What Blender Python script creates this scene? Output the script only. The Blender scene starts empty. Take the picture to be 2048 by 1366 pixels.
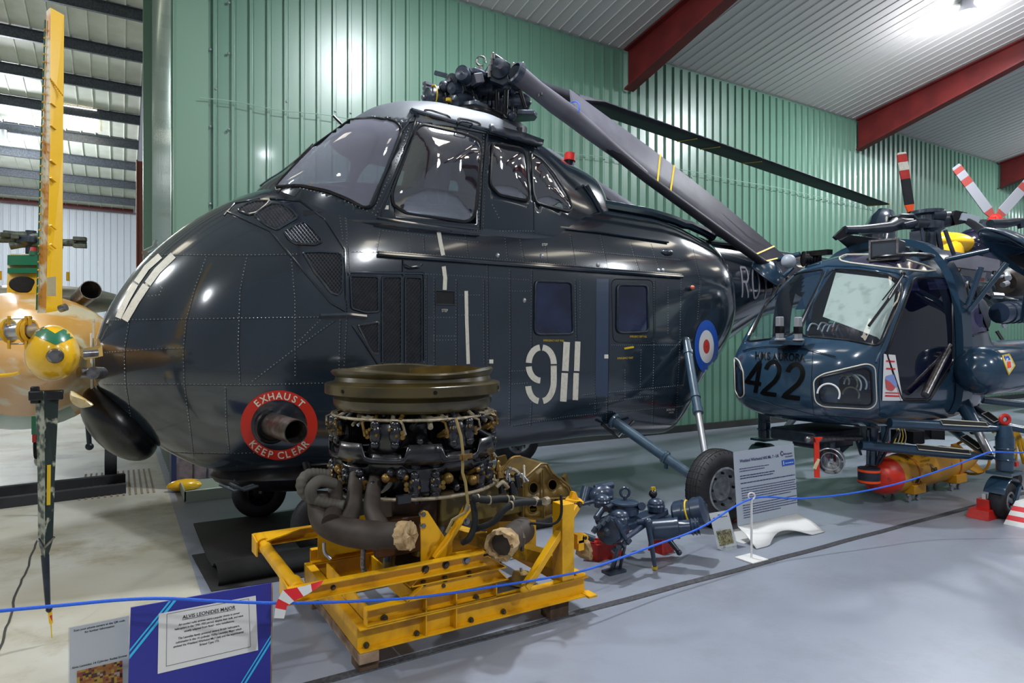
import bpy, bmesh, math, random
from math import pi, sin, cos, radians
from mathutils import Vector as V, Matrix, geometry
from mathutils.bvhtree import BVHTree

# ---------------------------------------------------------------- camera
F, CX, CY = 1300.0, 1024.0, 683.0
CAM = V((0, 0, 1.6)); FW = V((.5165, .8563, 0)).normalized(); RT = V((FW.y, -FW.x, 0)); UP = V((0, 0, 1))
SC = bpy.context.scene
cd = bpy.data.cameras.new('camera'); co = bpy.data.objects.new('camera', cd); SC.collection.objects.link(co)
cd.sensor_width = 36; cd.lens = F / 2048 * 36; cd.clip_start = .05; cd.clip_end = 200
co.matrix_world = Matrix(((RT.x, 0, -FW.x, CAM.x), (RT.y, 0, -FW.y, CAM.y), (0, 1, 0, CAM.z), (0, 0, 0, 1)))
SC.camera = co
SC.view_settings.view_transform = 'Standard'; SC.view_settings.look = 'None'
SC.view_settings.gamma = 1; SC.view_settings.use_curve_mapping = False
SC.view_settings.exposure = 0.22
w = bpy.data.worlds.new('world'); SC.world = w; w.use_nodes = True
w.node_tree.nodes['Background'].inputs[0].default_value = (.72, .78, .9, 1)
w.node_tree.nodes['Background'].inputs[1].default_value = .24
# ---------------------------------------------------------------- lamps of the hall (high bay discs)
LAMPS = [(3.5, 5.1, 6.75), (11.5, 5.1, 6.82), (19.5, 5.1, 6.75), (-4.5, 5.1, 6.75), (-2.5, 20.5, 6.6),
         (3.5, -2.5, 6.9), (11.5, -2.5, 6.9), (-4.5, -2.5, 6.9), (-9.0, 13.0, 7.4)]
LAMP_W = [380, 560, 480, 330, 380, 330, 250, 280, 400]
for i, (x, y, z) in enumerate(LAMPS):
    l = bpy.data.lights.new('lamp_light', 'AREA'); l.shape = 'DISK'; l.size = .28; l.energy = LAMP_W[i]; l.color = (.90, .95, 1)
    o = bpy.data.objects.new('lamp_light', l); SC.collection.objects.link(o); o.location = (x, y, z - .06)
    l = bpy.data.lights.new('lamp_spill', 'POINT'); l.shadow_soft_size = .3; l.energy = LAMP_W[i] * (1.0 if i in (4, 8) else .22); l.color = (.93, .96, 1)   # light that leaves the open reflector sideways and up
    o = bpy.data.objects.new('lamp_spill', l); SC.collection.objects.link(o); o.location = (x, y, z - .5)

# ---------------------------------------------------------------- pixel <-> space (frame 2048 x 1366)
def ray(px, py): return FW + RT * ((px - CX) / F) + UP * ((CY - py) / F)
def PD(px, py, d): return CAM + ray(px, py) * d
def PY(px, py, y): r = ray(px, py); return CAM + r * (y / r.y)
def PX(px, py, x): r = ray(px, py); return CAM + r * (x / r.x)
def PZ(px, py, z=0): r = ray(px, py); return CAM + r * ((z - 1.6) / r.z)
def proj(p):
    d = V(p) - CAM; k = d.dot(FW)
    return (CX + F * d.dot(RT) / k, CY - F * d.z / k)

# ---------------------------------------------------------------- mesh builder
def frame(ax, up=V((0, 0, 1))):
    ax = V(ax).normalized(); up = V(up)
    if abs(ax.dot(up.normalized())) > .98: up = V((0, 1, 0))
    s = ax.cross(up).normalized(); return ax, s, s.cross(ax).normalized()
class MB:
    def __init__(s): s.v = []; s.f = []; s.m = []; s.st = []
    def add(s, vs, fs, mi=0):
        n = len(s.v); s.st.append((len(s.v), len(s.f))); s.v += [tuple(p) for p in vs]; s.f += [tuple(n + i for i in f) for f in fs]; s.m += [mi] * len(fs); return s
    def box(s, c, d, rz=0, mi=0, R=None):
        c = V(c); h = V(d) / 2; R = R or Matrix.Rotation(rz, 3, 'Z')
        vs = [c + R @ V((x * h.x, y * h.y, z * h.z)) for x in (-1, 1) for y in (-1, 1) for z in (-1, 1)]
        return s.add(vs, [(0, 1, 3, 2), (4, 6, 7, 5), (0, 4, 5, 1), (2, 3, 7, 6), (0, 2, 6, 4), (1, 5, 7, 3)], mi)
    def beam(s, a, b, w, h, up=(0, 0, 1), mi=0, w2=None, h2=None):
        a = V(a); b = V(b); ax, sd, u = frame(b - a, up); w2 = w if w2 is None else w2; h2 = h if h2 is None else h2
        vs = []
        for p, ww, hh in ((a, w, h), (b, w2, h2)):
            vs += [p - sd * ww / 2 - u * hh / 2, p + sd * ww / 2 - u * hh / 2, p + sd * ww / 2 + u * hh / 2, p - sd * ww / 2 + u * hh / 2]
        return s.add(vs, [(3, 2, 1, 0), (4, 5, 6, 7), (0, 1, 5, 4), (1, 2, 6, 5), (2, 3, 7, 6), (3, 0, 4, 7)], mi)
    def channel(s, a, b, w, h, t=.008, up=(0, 0, 1), kind='C', mi=0):
        a = V(a); b = V(b); ax, sd, u = frame(b - a, up)
        s.beam(a + u * (h / 2 - t / 2), b + u * (h / 2 - t / 2), w, t, up, mi)
        s.beam(a - u * (h / 2 - t / 2), b - u * (h / 2 - t / 2), w, t, up, mi)
        k = 0 if kind == 'I' else -(w / 2 - t / 2) * (1 if kind == 'C' else -1)
        s.beam(a + sd * k, b + sd * k, t, h - 2 * t + .0005, up, mi); return s
    def tube(s, pts, r, n=8, caps=True, closed=False, mi=0):
        pts = [V(p) for p in pts]; m = len(pts); rs = r if isinstance(r, (list, tuple)) else [r] * m
        base = len(s.v); prev = None; vs = []
        for i, p in enumerate(pts):
            if closed: t = pts[(i + 1) % m] - pts[i - 1]
            else: t = pts[min(i + 1, m - 1)] - pts[max(i - 1, 0)]
            if t.length < 1e-9: t = V((0, 0, 1))
            t.normalize()
            if prev is None: _, a, b = frame(t)
            else:
                a = prev - t * prev.dot(t)
                if a.length < 1e-6: _, a, b = frame(t)
                a.normalize(); b = a.cross(t)
            prev = a; b = t.cross(a)
            for k in range(n):
                g = 2 * pi * k / n; vs.append(p + (a * cos(g) + b * sin(g)) * rs[i])
        fs = []
        for i in range(m if closed else m - 1):
            j = (i + 1) % m
            for k in range(n):
                k2 = (k + 1) % n; fs.append((i * n + k, i * n + k2, j * n + k2, j * n + k))
        if caps and not closed: fs += [tuple(range(n))[::-1], tuple((m - 1) * n + k for k in range(n))]
        return s.add(vs, fs, mi)
    def cyl(s, a, b, r, r2=None, n=16, mi=0, caps=True): return s.tube([a, b], [r, r if r2 is None else r2], n, caps, mi=mi)
    def lathe(s, o, ax, prof, n=24, mi=0, up=(0, 0, 1), a0=0, a1=2 * pi):
        o = V(o); ax, sd, u = frame(ax, up); full = abs(a1 - a0 - 2 * pi) < 1e-6; vs = []; m = len(prof); nn = n if full else n + 1
        for r, t in prof:
            for k in range(nn):
                g = a0 + (a1 - a0) * k / n; vs.append(o + ax * t + (sd * cos(g) + u * sin(g)) * max(r, 1e-4))
        fs = []
        for i in range(m - 1):
            for k in range(n):
                k2 = (k + 1) % nn; fs.append((i * nn + k, i * nn + k2, (i + 1) * nn + k2, (i + 1) * nn + k))
        return s.add(vs, fs, mi)
    def ball(s, c, r, n=12, m=8, sc=(1, 1, 1), mi=0, R=None):
        c = V(c); vs = []; R = R or Matrix.Identity(3)
        for i in range(m + 1):
            th = pi * i / m
            for k in range(n):
                g = 2 * pi * k / n; vs.append(c + R @ V((r * sc[0] * sin(th) * cos(g), r * sc[1] * sin(th) * sin(g), r * sc[2] * cos(th))))
        fs = [(i * n + k, (i + 1) * n + k, (i + 1) * n + (k + 1) % n, i * n + (k + 1) % n) for i in range(m) for k in range(n)]
        return s.add(vs, fs, mi)
    def torus(s, c, ax, R, r, n=24, m=8, mi=0, a0=0, a1=2 * pi, up=(0, 0, 1)):
        c = V(c); ax, sd, u = frame(ax, up); full = abs(a1 - a0 - 2 * pi) < 1e-6
        k = n if full else n + 1
        return s.tube([c + (sd * cos(a0 + (a1 - a0) * i / n) + u * sin(a0 + (a1 - a0) * i / n)) * R for i in range(k)], r, m, closed=full, mi=mi)
    def prism(s, poly, ex, mi=0):
        n = len(poly); a = [V(p) for p in poly]; ex = V(ex); vs = a + [p + ex for p in a]
        return s.add(vs, [tuple(range(n))[::-1], tuple(range(n, 2 * n))] + [(i, (i + 1) % n, n + (i + 1) % n, n + i) for i in range(n)], mi)
    def grid(s, fn, nu, nv, cu=False, cv=False, mi=0, keep=None):
        ku = nu if cu else nu + 1; kv = nv if cv else nv + 1
        vs = [fn(i / nu, j / nv) for i in range(ku) for j in range(kv)]; fs = []
        for i in range(nu):
            for j in range(nv):
                q = (i * kv + j, ((i + 1) % ku) * kv + j, ((i + 1) % ku) * kv + (j + 1) % kv, i * kv + (j + 1) % kv)
                if keep is None or keep(i, j, [vs[k] for k in q]): fs.append(q)
        return s.add(vs, fs, mi)
    def sheet(s, poly, up, mi=0): return s.prism(poly, up, mi)
    def copy(s): r = MB(); r.v = list(s.v); r.f = list(s.f); r.m = list(s.m); return r
    def each(s, name, mats, parent=None, k=1, **kw):
        """every k consecutive shapes become one object of their own"""
        out = []; st = s.st[::k] + [(len(s.v), len(s.f))]
        for (v0, f0), (v1, f1) in zip(st, st[1:]):
            r = MB(); r.v = s.v[v0:v1]; r.f = [tuple(i - v0 for i in f) for f in s.f[f0:f1]]; r.m = s.m[f0:f1]
            if r.f: out.append(r.build(name, mats, parent, **kw))
        return out
    def build(s, name, mats, parent=None, ang=38, bevel=0, recalc=True, label=None):
        used = sorted(set(i for f in s.f for i in f))
        if len(used) < len(s.v):
            mp_ = {o_: n_ for n_, o_ in enumerate(used)}; s = s.copy(); s.v = [s.v[i] for i in used]; s.f = [tuple(mp_[i] for i in f) for f in s.f]
        me = bpy.data.meshes.new(name); me.from_pydata(s.v, [], s.f)
        if not isinstance(mats, (list, tuple)): mats = [mats]
        for m in mats: me.materials.append(m)
        if len(mats) > 1: me.polygons.foreach_set('material_index', s.m)
        if recalc:
            b = bmesh.new(); b.from_mesh(me); bmesh.ops.recalc_face_normals(b, faces=b.faces); b.to_mesh(me); b.free()
        if ang:
            me.polygons.foreach_set('use_smooth', [True] * len(me.polygons)); me.set_sharp_from_angle(angle=radians(ang))
        me.update()
        o = bpy.data.objects.new(name, me); SC.collection.objects.link(o)
        if bevel:
            md = o.modifiers.new('bevel', 'BEVEL'); md.width = bevel; md.segments = 2; md.limit_method = 'ANGLE'; md.angle_limit = radians(40)
        if parent is not None: put(o, parent)
        if label: o['label'] = label
        return o
def put(o, parent):
    o.parent = parent; t = parent; loc = V((0, 0, 0))
    while t: loc += t.location; t = t.parent
    o.location = -loc + o.location if False else -loc
def thing(name, label, cat, loc, group=None):
    o = bpy.data.objects.new(name, None); SC.collection.objects.link(o); o.location = loc; o.empty_display_size = .1
    o['label'] = label; o['category'] = cat
    if group: o['group'] = group
    return o
def tag(o, label, cat, group=None):
    o['label'] = label; o['category'] = cat
    if group: o['group'] = group
    return o
def struct(o): o['kind'] = 'structure'; return o
def stuff(o): o['kind'] = 'stuff'; return o
def lerp(a, b, t): return a + (b - a) * t

# ---------------------------------------------------------------- materials
def lin(c):
    if isinstance(c, str): c = [int(c[i:i + 2], 16) / 255 for i in (0, 2, 4)]
    return [x / 12.92 if x <= .04045 else ((x + .055) / 1.055) ** 2.4 for x in c[:3]] + [1]
def mat(name, col, rough=.5, metal=0, col2=None, ns=6, nb=.5, bump=0, bs=60, coat=0, spec=.5, emit=0, edge=.12, rvar=.0):
    """painted or bare surface: base colour, wear patches (col2) by noise, fine relief"""
    m = bpy.data.materials.new(name); m.use_nodes = True; nt = m.node_tree; N = nt.nodes; L = nt.links; b = N['Principled BSDF']
    b.inputs['Base Color'].default_value = lin(col); b.inputs['Roughness'].default_value = rough; b.inputs['Metallic'].default_value = metal
    b.inputs['Coat Weight'].default_value = coat; b.inputs['Coat Roughness'].default_value = .08; b.inputs['Specular IOR Level'].default_value = spec
    if emit: b.inputs['Emission Color'].default_value = lin(col); b.inputs['Emission Strength'].default_value = emit
    tc = None
    def co_():
        nonlocal tc
        if tc is None: tc = N.new('ShaderNodeNewGeometry')
        return tc.outputs['Position']
    if col2:
        n = N.new('ShaderNodeTexNoise'); n.inputs['Scale'].default_value = ns; n.inputs['Detail'].default_value = 6; L.new(co_(), n.inputs['Vector'])
        r = N.new('ShaderNodeValToRGB'); r.color_ramp.elements[0].position = nb - edge; r.color_ramp.elements[1].position = nb + edge
        r.color_ramp.elements[0].color = lin(col); r.color_ramp.elements[1].color = lin(col2)
        L.new(n.outputs['Fac'], r.inputs[0]); L.new(r.outputs[0], b.inputs['Base Color'])
        if rvar:
            mr = N.new('ShaderNodeMapRange'); mr.inputs[3].default_value = rough - rvar; mr.inputs[4].default_value = rough + rvar
            L.new(n.outputs['Fac'], mr.inputs[0]); L.new(mr.outputs[0], b.inputs['Roughness'])
    if bump:
        n = N.new('ShaderNodeTexNoise'); n.inputs['Scale'].default_value = bs; n.inputs['Detail'].default_value = 3; L.new(co_(), n.inputs['Vector'])
        u = N.new('ShaderNodeBump'); u.inputs['Strength'].default_value = bump; u.inputs['Distance'].default_value = .01
        L.new(n.outputs['Fac'], u.inputs['Height']); L.new(u.outputs[0], b.inputs['Normal'])
    return m
def glass(name, tint, fac=.12, haze=0, hcol='c8c8d8', rough=.03):
    m = bpy.data.materials.new(name); m.use_nodes = True; nt = m.node_tree; N = nt.nodes; L = nt.links
    N.remove(N['Principled BSDF']); out = N['Material Output']
    tr = N.new('ShaderNodeBsdfTransparent'); tr.inputs[0].default_value = lin(tint)
    gl = N.new('ShaderNodeBsdfGlossy'); gl.inputs['Roughness'].default_value = rough
    fr = N.new('ShaderNodeLayerWeight'); fr.inputs[0].default_value = .5; pw = N.new('ShaderNodeMath'); pw.operation = 'POWER'; pw.inputs[1].default_value = 4; L.new(fr.outputs['Facing'], pw.inputs[0])
    ad = N.new('ShaderNodeMath'); ad.operation = 'MULTIPLY_ADD'; ad.inputs[1].default_value = .8; ad.inputs[2].default_value = fac; L.new(pw.outputs[0], ad.inputs[0]); ad.use_clamp = True
    mx = N.new('ShaderNodeMixShader'); L.new(ad.outputs[0], mx.inputs[0]); L.new(tr.outputs[0], mx.inputs[1]); L.new(gl.outputs[0], mx.inputs[2])
    last = mx
    if haze:
        df = N.new('ShaderNodeBsdfDiffuse'); df.inputs[0].default_value = lin(hcol); m2 = N.new('ShaderNodeMixShader'); m2.inputs[0].default_value = haze
        L.new(mx.outputs[0], m2.inputs[1]); L.new(df.outputs[0], m2.inputs[2]); last = m2
    L.new(last.outputs[0], out.inputs[0]); return m
K = {}
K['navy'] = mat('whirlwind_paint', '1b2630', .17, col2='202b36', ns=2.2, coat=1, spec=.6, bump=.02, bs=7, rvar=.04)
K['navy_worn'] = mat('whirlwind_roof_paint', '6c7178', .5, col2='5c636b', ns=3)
K['navy2'] = mat('wasp_paint', '243c50', .18, col2='2a4358', ns=3, coat=.4)
K['navy_dull'] = mat('blue_grey_metal', '27313f', .38, col2='1c242f', ns=14, metal=.1)
K['head'] = mat('rotor_head_paint', '262f3c', .3, col2='434c5a', ns=9, metal=.15, coat=.2)
K['head_blue'] = mat('floor_head_paint', '2f3f53', .3, col2='26344a', ns=12, coat=.2)
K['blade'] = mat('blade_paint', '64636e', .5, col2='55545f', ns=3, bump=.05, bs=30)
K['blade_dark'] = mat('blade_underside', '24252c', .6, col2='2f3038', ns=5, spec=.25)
K['black'] = mat('black_paint', '0b0c10', .28, col2='15161b', ns=14)
K['black_matt'] = mat('black_rubber', '0a0a0b', .75, col2='121212', ns=20, bump=.1)
K['tyre'] = mat('tyre_rubber', '1b1b1e', .62, col2='26262a', ns=10, bump=.15, bs=120)
K['mesh'] = mat('grille_wire', '50565e', .35, metal=.6)
K['rivet'] = mat('rivet_metal', '8b949c', .3, metal=.5)
K['seam'] = mat('panel_seam', '0c1116', .5)
K['white'] = mat('white_paint', 'e4e0d2', .45, col2='d2cdbd', ns=30, nb=.6)
K['grey_mark'] = mat('pale_blue_band', '36455c', .35)
K['steel'] = mat('bare_steel', '8d8d90', .3, metal=.9, col2='6f6a68', ns=25)
K['alu'] = mat('aluminium', 'b9bcc2', .32, metal=.85)
K['red'] = mat('red_paint', 'c8261c', .45, col2='b01f18', ns=14)
K['yellow'] = mat('stand_yellow', 'e2a808', .40, col2='b57f08', ns=7, nb=.6, edge=.12, bump=.06, bs=90)
K['yellow_dirty'] = mat('dirty_yellow_paint', 'd9a312', .5, col2='6d5a1c', ns=9, nb=.62, edge=.08)
K['bolt'] = mat('dirty_bolt', '4b4132', .5, metal=.4)
K['olive'] = mat('olive_ring', '493e1e', .3, col2='2f270f', ns=4, coat=.3)
K['gold'] = mat('primer_gold', '7d6222', .42, col2='4a3c18', ns=9, metal=.2, edge=.2)
K['engine'] = mat('engine_black', '101116', .26, col2='1a1b21', ns=20, coat=.3)
K['fin'] = mat('cylinder_fin', '1d1e22', .4, metal=.5)
K['brass'] = mat('brass_fitting', '8f7038', .38, metal=.6, col2='6a5226', ns=30)
K['pipe'] = mat('braided_pipe', 'a89c84', .4, metal=.3, col2='7e725c', ns=30)
K['exhaust'] = mat('brown_exhaust', '453c36', .62, col2='322923', ns=7, metal=.2)
K['hose'] = mat('ribbed_hose', '4e4a42', .7)
K['paper'] = mat('kraft_paper', 'b79c73', .75, col2='94764b', ns=22, bump=.6, bs=40)
K['wood'] = mat('sawn_timber', 'a68d74', .8, col2='7a6048', ns=12, bump=.2)
K['wood_dark'] = mat('dark_timber', '5c4432', .8, col2='41301f', ns=14)
K['blue_board'] = mat('blue_board', '2b2f8e', .45)
K['cyan'] = mat('cyan_tape', '37b6e6', .4)
K['paper_white'] = mat('white_print_paper', 'd9d8d6', .6)
K['ink'] = mat('black_ink', '1b1b22', .7)
K['ink_blue'] = mat('navy_ink', '26275a', .6)
K['rope'] = mat('blue_rope', '1f5fd6', .55, bump=.4, bs=220)
K['panel_grey'] = mat('grey_sign_panel', 'a2abb6', .4)
K['plastic_white'] = mat('white_plastic', 'dcdcda', .4)
K['heli_yellow'] = mat('worn_yellow', 'e8b51a', .25, col2='d8c79a', ns=2.4, nb=.56, edge=.05, coat=.4)
K['yellow_clean'] = mat('clean_yellow', 'ecb81c', .24, coat=.4)
K['heli_green'] = mat('worn_green', '12704a', .28, col2='2d6d52', ns=6, coat=.3)
K['heli_cream'] = mat('cream_paint', 'cfc2a2', .35, col2='b2a47e', ns=5)
K['rust_blade'] = mat('blade_edge_worn', 'c9bda0', .5, col2='b8791e', ns=9, nb=.5, edge=.05)
K['orange'] = mat('orange_band', 'ff5412', .45)
K['torp_red'] = mat('scuffed_red', 'd62f16', .4, col2='8f2a18', ns=9, nb=.62, edge=.05)
K['torp_yellow'] = mat('scuffed_yellow', 'c48a10', .42, col2='57431c', ns=8, nb=.66, edge=.04)
K['tape_red'] = mat('tape_red', 'd8202a', .4)
K['seat'] = mat('seat_fabric', '3d3d48', .8)
K['interior'] = mat('dark_interior', '1d2028', .7)
K['glass_ws'] = glass('hazy_perspex', 'ccd2de', .16, .32, 'b8bace')
K['glass_door'] = glass('clear_perspex', 'c2c8d6', .32, .05, '9098b0')
K['glass_dark'] = glass('tinted_window', '3c4668', .14, .05, '404a70')
K['glass_wasp'] = glass('wasp_perspex', 'ccd8e0', .07, .03, '8fa0b4')
K['glass_purple'] = glass('purple_tinted_perspex', '6a6898', .10, .12, '26274e')
K['acrylic'] = glass('clear_acrylic', 'f4f6f8', .02, rough=.1)
K['glass_rear'] = glass('rear_perspex_reflection', '8a88b0', .16, .5, '62608a')  # diffuse haze colour stands in for a purple-grey reflection on the pane
K['lens'] = glass('lamp_lens', 'e8eef4', .2)

# ---------------------------------------------------------------- surface helpers (2D outline laid on a solid)
def inside(p, poly):
    x, y = p; c = False; n = len(poly)
    for i in range(n):
        x1, y1 = poly[i]; x2, y2 = poly[i - 1]
        if (y1 > y) != (y2 > y) and x < (x2 - x1) * (y - y1) / (y2 - y1) + x1: c = not c
    return c
def rnd(poly, r, k=4):
    out = []; n = len(poly)
    for i in range(n):
        p = V(poly[i]); a = V(poly[i - 1]); b = V(poly[(i + 1) % n]); da = a - p; db = b - p
        ra = min(r, da.length * .45); rb = min(r, db.length * .45); s = p + da.normalized() * ra; e = p + db.normalized() * rb
        for j in range(k + 1):
            t = j / k; out.append(tuple(s * (1 - t) ** 2 + p * 2 * t * (1 - t) + e * t * t))
    return out
def dens(poly, step, closed=True):
    out = []; n = len(poly)
    for i in range(n if closed else n - 1):
        a = V(poly[i]); b = V(poly[(i + 1) % n]); k = max(1, int((b - a).length / step))
        for j in range(k): out.append(tuple(a.lerp(b, j / k)))
    if not closed: out.append(tuple(poly[-1]))
    return out
class Skin:
    """a solid's surface on which windows, markings, rivets and seams are set"""
    def __init__(s, *obs):
        vs = []; fs = []
        for o in obs:
            n = len(vs); vs += [V(p) for p in o.v]; fs += [tuple(n + i for i in f) for f in o.f]
        s.t = BVHTree.FromPolygons(vs, fs)
    def hit(s, px, py, off=0, fallback=None):
        d = ray(px, py).normalized(); h = s.t.ray_cast(CAM, d)
        if h[0] is None:
            return fallback
        n = h[1]
        if n.dot(d) > 0: n = -n
        return h[0] + n * off
    def near(s, px, py, off=0):
        for r in range(0, 80, 3):
            for k in range(1 if r == 0 else 12):
                h = s.hit(px + r * cos(k * pi / 6), py + r * sin(k * pi / 6), off)
                if h is not None: return h
        return PD(px, py, 6)
    def nrm(s, px, py):
        d = ray(px, py).normalized(); h = s.t.ray_cast(CAM, d)
        if h[0] is None: return None
        return -h[1] if h[1].dot(d) > 0 else h[1]
    def patch(s, mb, poly, off=.003, step=8, mi=0, bulge=0, bw=30):
        b = dens(poly, step); xs = [p[0] for p in b]; ys = [p[1] for p in b]; pts = [V(p) for p in b]; n = len(b)
        x = min(xs) + step / 2
        while x < max(xs):
            y = min(ys) + step / 2
            while y < max(ys):
                if inside((x, y), poly) and min((V((x, y)) - V(q)).length for q in b) > step * .5: pts.append(V((x, y)))
                y += step
            x += step
        r = geometry.delaunay_2d_cdt(pts, [(i, (i + 1) % n) for i in range(n)], [], 1, 1e-4)
        hs = []
        for q in r[0]:
            o_ = off
            if bulge:
                dm = min((q - V(c_)).length for c_ in b); o_ = off + bulge * (1 - max(0, 1 - dm / bw) ** 2)
            hs.append(s.hit(q.x, q.y, o_))
        fs = [f for f in r[2] if all(hs[i] is not None for i in f)]
        mb.add([h if h is not None else CAM for h in hs], fs, mi); used = set(i for f in fs for i in f)
        return mb
    def line(s, poly, off=.003, step=8, closed=False):
        return [h for h in (s.hit(x, y, off) for x, y in dens(poly, step, closed)) if h is not None]
    def tube(s, mb, poly, r, off=0, step=8, closed=False, n=6, mi=0):
        p = s.line(poly, off, step, closed)
        if len(p) > 1: mb.tube(p, r, n, closed=closed, mi=mi)
        return mb
    def ribbon(s, mb, poly, w, off=.004, step=6, mi=0):
        """flat stroke of width w pixels along a polyline"""
        p = dens(poly, step, False); n = len(p); vs = []
        for i, q in enumerate(p):
            a = V(p[max(0, i - 1)]); b = V(p[min(n - 1, i + 1)]); t = (b - a).normalized(); nn = V((-t.y, t.x))
            for k in (-1, 1): vs.append(s.hit(q[0] + nn.x * w / 2 * k, q[1] + nn.y * w / 2 * k, off))
        fs = [(2 * i, 2 * i + 2, 2 * i + 3, 2 * i + 1) for i in range(n - 1)]
        fs = [f for f in fs if all(vs[i] is not None for i in f)]
        mb.add([v if v is not None else CAM for v in vs], fs, mi); return mb
    def rivets(s, mb, poly, sp=.032, r=.0042, off=0, n=5):
        p = s.line(poly, 0, 5); 
        if len(p) < 2: return
        acc = 0
        for a, b in zip(p, p[1:]):
            d = (b - a).length
            if d > .3: acc = 0; continue
            while acc < d:
                q = a.lerp(b, acc / d); x, y = proj(q); h = s.hit(x, y); nn = s.nrm(x, y)
                if h is not None:
                    ax, u, v2 = frame(nn); vs = [h + (u * cos(2 * pi * k / n) + v2 * sin(2 * pi * k / n)) * r for k in range(n)] + [h + nn * r * .65]
                    mb.add(vs, [(k, (k + 1) % n, n) for k in range(n)])
                acc += sp
            acc -= d
    def lattice(s, mb, poly, dx=7, dy=9, r=.0016, off=.012):
        """expanded-metal wires clipped to an outline"""
        xs = [p[0] for p in poly]; ys = [p[1] for p in poly]; x0, x1, y0, y1 = min(xs), max(xs), min(ys), max(ys); sl = dy / dx; h = y1 - y0
        for sg in (1, -1):
            x = x0 - h / sl
            while x < x1 + h / sl:
                seg = []
                k = 0; stp = 4.0
                while k <= h + .01:
                    q = (x + sg * k / sl, y0 + k)
                    if inside(q, poly): seg.append(q)
                    else:
                        if len(seg) > 1: mb.tube([p for p in (s.hit(a, b, off) for a, b in seg[::2] + ([seg[-1]] if len(seg) % 2 == 0 else [])) if p is not None] or [V((0, 0, 0)), V((0, 0, .001))], r, 3, caps=False)
                        seg = []
                    k += stp
                if len(seg) > 1:
                    p = [p for p in (s.hit(a, b, off) for a, b in seg[::2] + ([seg[-1]] if len(seg) % 2 == 0 else [])) if p is not None]
                    if len(p) > 1: mb.tube(p, r, 3, caps=False)
                x += dx
# stations -> smooth interpolation
def interp(tab, x):
    n = len(tab)
    if x <= tab[0][0]: return list(tab[0][1:])
    if x >= tab[-1][0]: return list(tab[-1][1:])
    i = max(k for k in range(n) if tab[k][0] <= x); i = min(i, n - 2)
    x0, x1 = tab[i][0], tab[i + 1][0]; t = (x - x0) / (x1 - x0); out = []
    for c in range(1, len(tab[0])):
        y0, y1 = tab[i][c], tab[i + 1][c]; d = (y1 - y0) / (x1 - x0)
        def sl(k):
            if k <= 0: return (tab[1][c] - tab[0][c]) / (tab[1][0] - tab[0][0])
            if k >= n - 1: return (tab[-1][c] - tab[-2][c]) / (tab[-1][0] - tab[-2][0])
            a = (tab[k][c] - tab[k - 1][c]) / (tab[k][0] - tab[k - 1][0]); b = (tab[k + 1][c] - tab[k][c]) / (tab[k + 1][0] - tab[k][0])
            return 0 if a * b <= 0 else 2 * a * b / (a + b)
        m0, m1 = sl(i), sl(i + 1); h = x1 - x0
        out.append((2 * t**3 - 3 * t**2 + 1) * y0 + (t**3 - 2 * t**2 + t) * h * m0 + (-2 * t**3 + 3 * t**2) * y1 + (t**3 - t**2) * h * m1)
    return out
def hull(tab, yc, xs, nth, keep=None, mb=None):
    """closed loft along X: columns zb, zt, hw, zm, n_top, n_bottom"""
    mb = mb or MB(); k = len(xs) - 1
    def fn(u, v):
        x = xs[min(k, int(round(u * k)))]; zb, zt, hw, zm, ntp, nbt = interp(tab, x); g = v * 2 * pi; c, s = cos(g), sin(g); e = 2 / (ntp if s > 0 else nbt)
        return V((x, yc - hw * (abs(c) ** e) * (1 if c > 0 else -1), zm + ((zt - zm) if s > 0 else (zm - zb)) * (abs(s) ** e) * (1 if s > 0 else -1)))
    return mb.grid(fn, k, nth, cv=True, keep=keep)
# lettering as thin flat pieces
_fc = {}
def glyphs(txt, bold=False):
    key = (txt, bold)
    if key in _fc: return _fc[key]
    c = bpy.data.curves.new('t', 'FONT'); c.body = txt; c.size = 1; c.resolution_u = 3; c.align_x = 'CENTER'
    if bold: c.offset = .018
    o = bpy.data.objects.new('t', c); SC.collection.objects.link(o); dg = bpy.context.evaluated_depsgraph_get(); dg.update()
    me = bpy.data.meshes.new_from_object(o.evaluated_get(dg)); vs = [tuple(v.co) for v in me.vertices]; fs = [tuple(p.vertices) for p in me.polygons]
    bpy.data.objects.remove(o); bpy.data.curves.remove(c); bpy.data.meshes.remove(me); _fc[key] = (vs, fs); return _fc[key]
def letter(mb, txt, org, ux, uy, size, bold=False, mi=0, width=None):
    """flat lettering centred at org, along ux, up uy"""
    vs, fs = glyphs(txt, bold); org = V(org); ux = V(ux).normalized(); uy = V(uy).normalized(); sx = size
    if width and vs:
        wd = max(v[0] for v in vs) - min(v[0] for v in vs); sx = width / wd
    return mb.add([org + ux * v[0] * sx + uy * v[1] * size for v in vs], fs, mi)
# ================================================================ SETTING
def ribs(p0, dx, up, out, n, pitch, h, depth, prof):
    """one cladding sheet: profile (fraction of pitch, fraction of depth) extruded along up"""
    mb = MB(); pts = []
    for i in range(n):
        for a, b in prof: pts.append((i * pitch + a * pitch, b * depth))
    pts.append((n * pitch, 0)); v = []
    for a, b in pts: v += [V(p0) + V(dx) * a + V(out) * b, V(p0) + V(dx) * a + V(out) * b + V(up) * h]
    return mb.add(v, [(2 * i, 2 * i + 2, 2 * i + 3, 2 * i + 1) for i in range(len(pts) - 1)])
def mat_metal_sheet(name, c, c2, r, coat=0):
    return mat(name, c, r, .0, col2=c2, ns=.6, nb=.5, edge=.4, coat=coat, spec=.7)
K['green'] = mat_metal_sheet('green_cladding', '5e8472', '567b69', .33, .12)
K['green_flat'] = mat('green_flashing', '6c8b78', .42)
K['cream_wall'] = mat('pale_cladding', 'd6dbe6', .4)
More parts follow.
